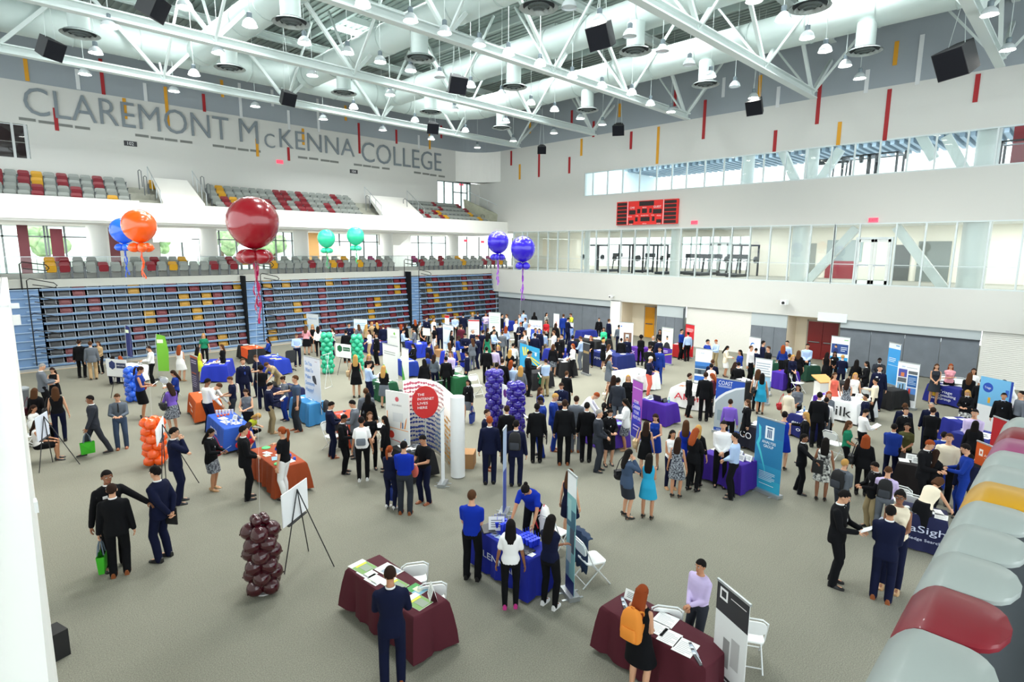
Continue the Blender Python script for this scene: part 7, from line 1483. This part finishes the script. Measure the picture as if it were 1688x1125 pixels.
DATA='''
136 561 136 622 ms kk sd 1 st 160
153 563 155 625 ms gt sb 1 st 175 sh:w
167 563 167 615 wb tk lb 1 hc -30 pap
80 600 76 682 ms gk hg 1 ho 100
91 606 94 670 wd kk ld 1 ho -20 pap:l
62 640 67 725 wj kk lb 1 st 150 bag:m
99.5 638 101 727 wv kn lb 1 st 175 bag:k
56 668 wb wk ld 2 si 60
62 692 wx wk ld 2 si 80
151 652 160 749 ms GG sk 3 wa -80 tote:h
199 649 202 738 mh xs sb 1 ho -5 tie:k shoe:o
240 605 236 690 wx ak pd 2 ho 80 pap bag:r
185 587 mp nn sk 2 si 180
197 587 wt kk lr 1 si 200
243 571 mh wk sd 1 ho -90
283 611 wt an ld 1 ho -90
288 632 287 712 ws pf ld 1 ho -150 bag:k
288 705 295 828 ms nn sk 1 ch 85 gls
299.5 569 300 628 wd w lr 1 hc 150 shoe:t
335 550 wt ek ly 1 st 0
331.5 572 330 630 wd y lk 2 hc 140 pap
365 568 wb kk lb 1 hc -80
440 558 wb bk ld 1 si -90
493 550 491 603 mh ln sb 1 ho 5
507 537 506 585 ws ik lb 1 ho 170 shoe:k
515 535 517 580 wd k ly 1 hc 0
527 538 526 587 wb wk lk 2 st 180
548 540 wt Fn ld 1 hc -90
570 544 ms kk sk 1 st 180
404 591 405 668 ms nn sb 1 st 20 tie:b fold:w
420 586 mp nn sb 1 ho -60
436 600 mp KK sb 1 le -60
433 603 434 673 mp kn ak 3 hc 180
346 625 346 712 mh wn sk 3 ho 120
365 634 mh wk sb 1 le 60 tie:k
379 621 387 700 mp nG sb 1 ho -85
411 641 411 722 wx gk ld 1 ho -20
413 697 wd r ld 1 cr 150
429 684 wt yk ly 1 cr 60
443.5 631 447 713 ms nK sk 1 ho 95 pap sh:w shoe:t
470 621 472 692 wt ga ud 1 ho -80
491.5 619 492 709 mp sG sb 1 ge -80 shoe:o
545.5 663 547 753 ms nn sk 1 ho 95
567 684 568 778 ms kk sk 3 ho 70 tab tie:i
589 660 587 753 ms gg sk 1 ho -90
603 640 mh gk sb 1 st 180
607 648 wj kk lk 1 st 160
601 687 599 791 wt wk sk 2 st 175 bp:w shoe:w
609.5 679 wt kk lb 1 hc 10 badge
634 686 637 775 wj kk lk 2 ge -110
640 737 645 836 wb nn pr 1 hc 150 tote:a shoe:w
666 728 668 846 mh BG sk 1 hc 165 shoe:o
699.5 717 701 827 mp kn sk 2 ho -45 cloth:q shoe:o
779.5 626 772 695 wk kg lk 2 wa -20 tote:a fold:k
589 585 588 655 wd k ly 1 st 175 bag:t
609 584 610 648 wt kk ly 1 hc 10 badge
606 596 609 668 mh ln sk 1 ho 110 pap
635 603 634 672 ws kg ly 1 hc 160
620 550 622 601 ms kk sk 2 st -60
608 544 wb wt ld 1 hc -80
633 535 633 582 ms nn sb 1 st 180
604 535 wt tk ly 1 st 150
613 531 wt tk ly 1 st 20
621 532 wt kk ly 1 st -150
591 535 wt gk lb 1 st -160
597 526 ms gg sd 2 st 180
575 533 ms nn sk 2 st 20
584 542 mh ik sr 1 si 0
665 543 665 588 mh lG sk 1 ho 90
682 542 684 586 ms gg sk 2 ho -80
697 538 wv kk lk 2 hc 20
669 533 wj kk ld 1 st 120
661 535 wj nk lr 1 st 170
684 527 wt kk lr 1 st -160
692 530 wt Fk ld 1 st 90
703 523 ms nn sk 1 st 30
715 524 mh wk sb 1 st 60
716 537 wt kw ld 1 st -60
725 532 726 582 ms nn sk 1 st 175
680 567 wj kk lk 2 si -60
706 589 705 633 wd n ld 1 st 178 bp:a
716 584 wb xn ld 1 st 150
699 592 wj kk lk 1 st 200
735.5 588 736 650 ms kk sk 2 st 178
742 579 mh uk sb 1 hc -30
756 554 755 607 mh bK hd 4 ho 90
750 519.5 mh lk sb 1 hc 10
763.5 517 ms nn sk 1 st 180
779 516 wt gk ly 1 st 0
787.5 515 ms nn sb 1 st 170
801 515.5 mh ug sk 2 fo 5
827.5 518 ms kk sk 1 st 90
835 518 mh wk sb 1 ge -80
851 527 mh wk sb 1 hc 60
857 518 mh lk sb 1 st -100
863 512 mh lk sk 1 st 180
866 524 mh lk sb 1 st -120
881 515 wj kk lk 1 st 170
901 516 wt Fk ld 1 st 60
929 518 928 560 ms bb sb 1 st 180
940 517 mp yg sb 1 ho -60
938 524 ms nn sk 1 ho 120
900 527 900 571 wb rk ld 2 hc -10 pap
858 532 ms nn sr 1 ho -20
872 533 mh wk hg 1 st 90
916 533 wj kk ld 1 st 170
986.5 527.5 987 559 ms kk sk 1 st 10 tie:k
1004 526 ms nn sb 1 st 120
995.5 540 wb Ek ld 1 hc 0
1018 536 1019 577 mh xn sk 2 st 178
760 535 mh mk sd 1 st 150
767 550 ms nn sk 1 ho 10
779 543 ms nn hg 1 st 60
781 558 779 610 wj gg lb 1 ge -150
787.5 553 788 607 ms nn sd 2 ho -90
796 544 ms nn sd 1 st 150
803.5 550 wd e lk 3 st 170
814 538 ms kk sk 1 st 30
816 544 mh lk sk 1 ho 60
828 546 828 593 ms gg sb 1 st 178
834 538 wb ln cr 1 st 170
804 541 wj kk ld 1 st 90
862 551.5 ms gg sk 2 ho 150
865 545 mh wk sb 1 st -90
882 549 ms nn sk 1 st 178
883 541 mh lk sb 1 st 40
889 542 ms nn sk 1 st -30
898 546 896 592 mh lK sb 1 st -150
913 545 mh wk sb 1 ge -110
926 551 ms kk sk 1 st -60
921 559 920 600 mp kG sk 1 st 10
944 553 ms nn sk 1 st 170
944 567 wb wk lr 1 hc -70
911 567.5 911 620 wk kf lb 1 st 160
958 555 957 609 mh lg sb 1 ho -110
974 554 wb kk lr 1 hc -10
996 560 993 609 wk kk uy 1 hc 120
1004 568 wt wk lb 1 st 120
995 556 wt gk ld 1 st 90
1007 585 ws xg ld 1 ho 110 bag:c
770.6 580 770 637 ms nn sk 2 ge -90 badge
803.5 572 802 631 ms kk sk 1 st 178
814 572 815 628 mh uK sk 2 st 178
821 569 wt nk ly 1 st -20
841 576 wt kk ly 1 st 160
828 591.5 ms kk sd 1 st 170
842.6 594 wt lk lr 1 st 150
818.6 598 ms nn sk 2 st 170
847 600 848 662 mh lG sk 1 st 178
858.6 603 ws gk cy 1 st 170
873 579 870 652 ms kk sk 1 ho 85 pap
898.6 592 899 653 mh lK sd 1 hc -150 pap
891 638.6 wj bk lb 2 st 90
930 617 935 673 ms kk sb 1 st 150
922.6 631 924 712 ms nk sd 2 ho -10 pap sh:l
915 649 911 741 ms aa sy 1 ho 80
887 654 892 751 ms aa hk 4 ho -80 pap
930 659 929 765 ms kk sd 1 fold 178
950 653 948 744 ms gg sd 1 st 165
967 663.5 965 760 ms kk sk 1 st 170
988 650 989 735 mh wg sr 1 le 80
996 664 wj kk pk 2 st 170
986.6 675 984 775 ms GG sg 1 hc 80
1009 674 1002 765 wk kk lk 1 ho 20 fold:k
868 665 884 761 ms kk sk 4 st 175 fold:k
834 669 835 762 ms kk sd 1 st 178
810.6 675 803 772 ms nG sd 1 st 60
806 686.6 807 796 ms nn sr 1 fold 178
842.6 693 850 799 ms nn sk 1 st 172 bp:k
1055.5 553 1055 602 wb kk ak 4 hc 170
1023.5 560 1023 603 ms kk sk 2 st 178
1032 558 1033 601 ms nn sk 1 st 0
1077 554 ms kk hg 1 hc -10
1086.6 556 ms nn sk 1 st -140
1088 543.5 wb kk lk 2 hc 0
1068 570 1068 635 ms kk sd 1 ho 160
1086.6 572 1085 633 ms aa sk 2 fold -25 shoe:o
1072 588 1068 651 wb nq sw 1 ho 70 bag:p
1123 543 1121 592 mh bk sk 1 hc 60
1134.6 547.6 1132 595 mh lk sk 1 st -150
1167.5 560 ms aa sk 1 ch 60
1179 562 1180 606 mh lK sr 1 ho -50
1196 574.6 1195 618 wk cw lk 2 ho 90
1220 577 wb bw lk 2 hc -60
1135.5 615.5 1133 686 ms kk sd 1 fold 95
1161 613.7 1159 693 ms kk sd 1 st 172 fold:k
1178 616 1172 686 wt mk lr 1 ho -110
1173 599.5 wv wk uk 1 st 178
1175 593 ms nn sb 1 si 180
1218 597 ms kk sk 1 si 178
1213 597 wj kk ld 1 si 150
1018 622.6 1016 706 ms Gx sk 2 st 160
1034 618 1033 690 wb kk ly 1 st 0
1011 619 1009 700 wd k ld 1 st 175 bag:c
1032 658 1030 741 wk wf ck 2 ho -90 shoe:t
1075 682 1077 770 wd b ld 1 ho -10
1065 699 1062 780 wd k ld 1 st 172 bag:t
1034 741 1031 851 wk sG lk 1 ch 120 bag:k
1071 749 1066 853 wd T lk 2 hc 170
1109 709 1104 803 wv wn lk 2 hc 20 shoe:t
1121 722 1113 818 wd f ld 2 st 165
1126.5 693 1126 789 wd B lb 1 st 175
1148 707 1140 808 wj kk lr 1 ho 150
1152 701 wb kk ly 1 st 160
1197 694 1186 800 mh wk sk 1 hc 0
1216 713.6 1206 820 mh lk sk 1 hc -95
1203 660 1200 735 mh pk sd 1 st 175
1231.5 661 1228 735 wk kk lb 1 st -70 gls
1238.6 570 mh wk sb 1 st 60
1245 576 1243 625 ms nn sk 1 ho 170
1258.6 562 mh nn sk 1 st 100
1266.6 571 mh kk sb 1 hc -60
1291.5 569 ws ak cr 1 st 178
1298 562 mh lk sk 1 st -20
1300 583.5 1297 642 ms kk sd 2 hc 175
1308 585 wb nk ly 1 hc 30
1317 578 wb kk lb 1 st 175
1331.5 567 mh lk sk 1 hc 5
1362 582 1360 634 wd k lk 2 hc 160
1374 581 1373 632 wb kk lk 3 hc 0 badge
1386 586 1384 641 ms nn sy 1 ho 178
1413 593 wb kk lk 2 st 170
1429 596 wj kk lk 2 hc -80
1450.5 590.6 ms GG sk 4 si 0
1451 603 ms nn sk 1 st 10 badge
1444 624 1437 693 mh ck sk 2 ge -90
1410.6 614.6 wv wk ly 1 ge 10
1398 624 1391 692 wd f ld 1 hc 160
1377 614.6 wd q lb 1 sh 30
1352 646.6 ms kk sk 1 st 178
1367 645.7 wb gk lr 1 hc 10
1362 657 1356 731 mh wg sk 1 st 175 bp:n
1421 654 1424 722 ms nn sk 2 st -80
1421 676 1419 755 mh wk sk 1 ho 120 pap
1258 615.5 1252 682 wd T lk 2 st 178 bag:k
1250.6 609 wv wk cb 1 st 160
1308 634 1310 705 wb gk lk 2 hc -10 gls
1300 643 1296 712 wj cc uk 1 st 150 bag:r
1291.5 678.6 1286 772 wd B uk 1 hc 170 bag:c
1323.5 679.5 1322 765 wj kk ly 1 ge -90 gls
1545 600 wd G lb 1 hc 10
1568 600 wt ik lr 1 fo 0
1606 607.5 wt wk ld 2 st 0
1600 614.6 wj kk lb 1 hc 170
1606 624 1610 700 ms kk sb 1 st 170
1623.5 625 wv Ek ly 1 hc 0
1653 629 mh ww sk 1 le -30
1589 646.6 1590 712 wk kF ly 1 ho -10
1645 648 1644 728 ms kk sk 2 st 0 sh:l
1608 675 mh uk sk 1 hc -5
1603 696 1600 780 wj kk lk 1 st 172
1485 665 1483 745 ms nn sb 1 st 170
1494 672 wj kk sd 1 st 20
1528 663.5 1526 742 ms nn hg 1 st 0
1533 672 1528 757 ms kk sd 1 hc 172
1471 699 1464 790 ms an sk 2 hc 170
1489 699 1490 785 wt vk lk 2 hc -5 badge
1396 703.5 1392 775 wt ek lb 2 hc 90
1429 717 1418 815 wj kk cr 1 st 175 bag:k
1566 715 mh ck sb 1 st 0
1537 727 ms kk sr 1 ho 60
1552 719.5 1548 800 ms aa sk 1 st 175
1589 732 mh bb sk 1 ho -80
1539 746 1532 840 wj kk ld 1 hc 150
1685 645 mh gk sk 1 st -60
1327 717 1317 810 ms kk sk 3 sh 80 fold:k
1361 722 1352 823 wd F lk 3 st 178
1389 760 1384 862 mh gG sy 1 hc 150 bp:k
1383 808 1372 960 ms kk sk 1 ho 80 pap
1451 764 1432 868 ms kK sk 2 ho -60 shoe:k gls
1462 773 1452 880 mh ug sb 1 ho 175 bp:k
1466 808 1466 968 wv cn uk 3 hc -5 gls shoe:t
1460 834 1451 988 ms nn sk 2 hc 176
1554 790 1538 918 wx ck ob 1 le 150
1593 754 1590 850 ms nn sk 1 st 172
181 772 188 934 ms kk sk 3 sL 15 tie:r badge
195 798 199 946 ms kk sd 1 st 170 tote:h
262 769 271 920 ms nn sk 1 ba -130 fold:k
344 707 352 806 wk kf lk 2 ho 60 bag:r pap:l shoe:t
407 702 408 821 ms kk sk 1 hc 95
478 704 472 820 wt kw pr 1 ge -120 shoe:k
770 809 778 953 mp Bk sb 1 hc 165
864 805.6 mp Bk uk 2 le -20
849 857 841 999 wt wk lk 3 st 178 shoe:i
922 850 905 998 wt nk lk 3 fo 150 shoe:w
934 782 940 880 wd n lb 1 st 150
650 939 648 1128 ms nn sd 2 ho 178
1073 966 1050 1146 wd k lr 1 hc 150 bp:z
1167 924 1147 1075 mh uG sk 2 hc -40
740 565 wt Fk lb 2 st -150
846 566 mh wk sk 1 si 170
895 603 wt ek lk 2 si 170
707 563 ms nn sk 1 st 120
745 545 wt kk ld 1 st 60
'''
for ln in DATA.strip().split('\n'):
    ln=ln.replace(' fold 178',' st 178 fold:k').replace(' fold -25',' st -25').replace(' fold 95',' st 95 fold:k')
    person(ln)
# labels: single each one out
def words(s): return len(s.replace('-',' ').replace(',',' ').split())
def short(t,n):
    w=t.split(); return ' '.join(w[:n])
keys={}
for o,f,hx in PEOPLE:
    c=['person in %s, %s, %s, near %s'%tuple(f),'person in %s, %s, near %s'%(f[0],f[2],f[3]),'person in %s, near %s'%(f[0],f[3]),'person in %s, near %s'%(f[0].split(',')[0],f[3])]
    l=[q for q in c if words(q)<=16][0]; keys.setdefault(l,[]).append((hx,o,f))
for l,g in keys.items():
    if len(g)==1: g[0][1]['label']=l
    else:
        g.sort(key=lambda q:q[0])
        for i,(hx,o,f) in enumerate(g):
            p='left of two' if len(g)==2 and i==0 else 'right of two' if len(g)==2 else ORD[i]+' from left'
            c=['person in %s, %s, near %s, %s'%(f[0],f[2],f[3],p),'person in %s, near %s, %s'%(f[0],f[3],p),'person in %s, near %s, %s'%(f[0].split(',')[0],f[3],p)]
            o['label']=[q for q in c if words(q)<=16][0]
seen={}
for oo,pre,owner in PPL:
    lab=owner['label']; f=[q for q in PEOPLE if q[0]==owner][0][1]
    s='%s person in %s, %s'%(pre.replace(' carried by',' of').replace(' held by',' of').replace(' worn by',' of'),f[0].split(',')[0].replace('long-sleeved ','').replace('short-sleeved ',''),f[3])
    seen.setdefault(s,[]).append((oo,f,[q for q in PEOPLE if q[0]==owner][0][2]))
for s,g in seen.items():
    g.sort(key=lambda q:q[2])
    for i,(oo,f,hx) in enumerate(g): 
        oo['label']=s if len(g)==1 else (s+', '+ORD[i]+' from left' if words(s)<=13 else s.replace(' person in ',' wearer of ').replace('the ','')+', '+ORD[i])
        if not oo.get('category'): oo['category']='item'
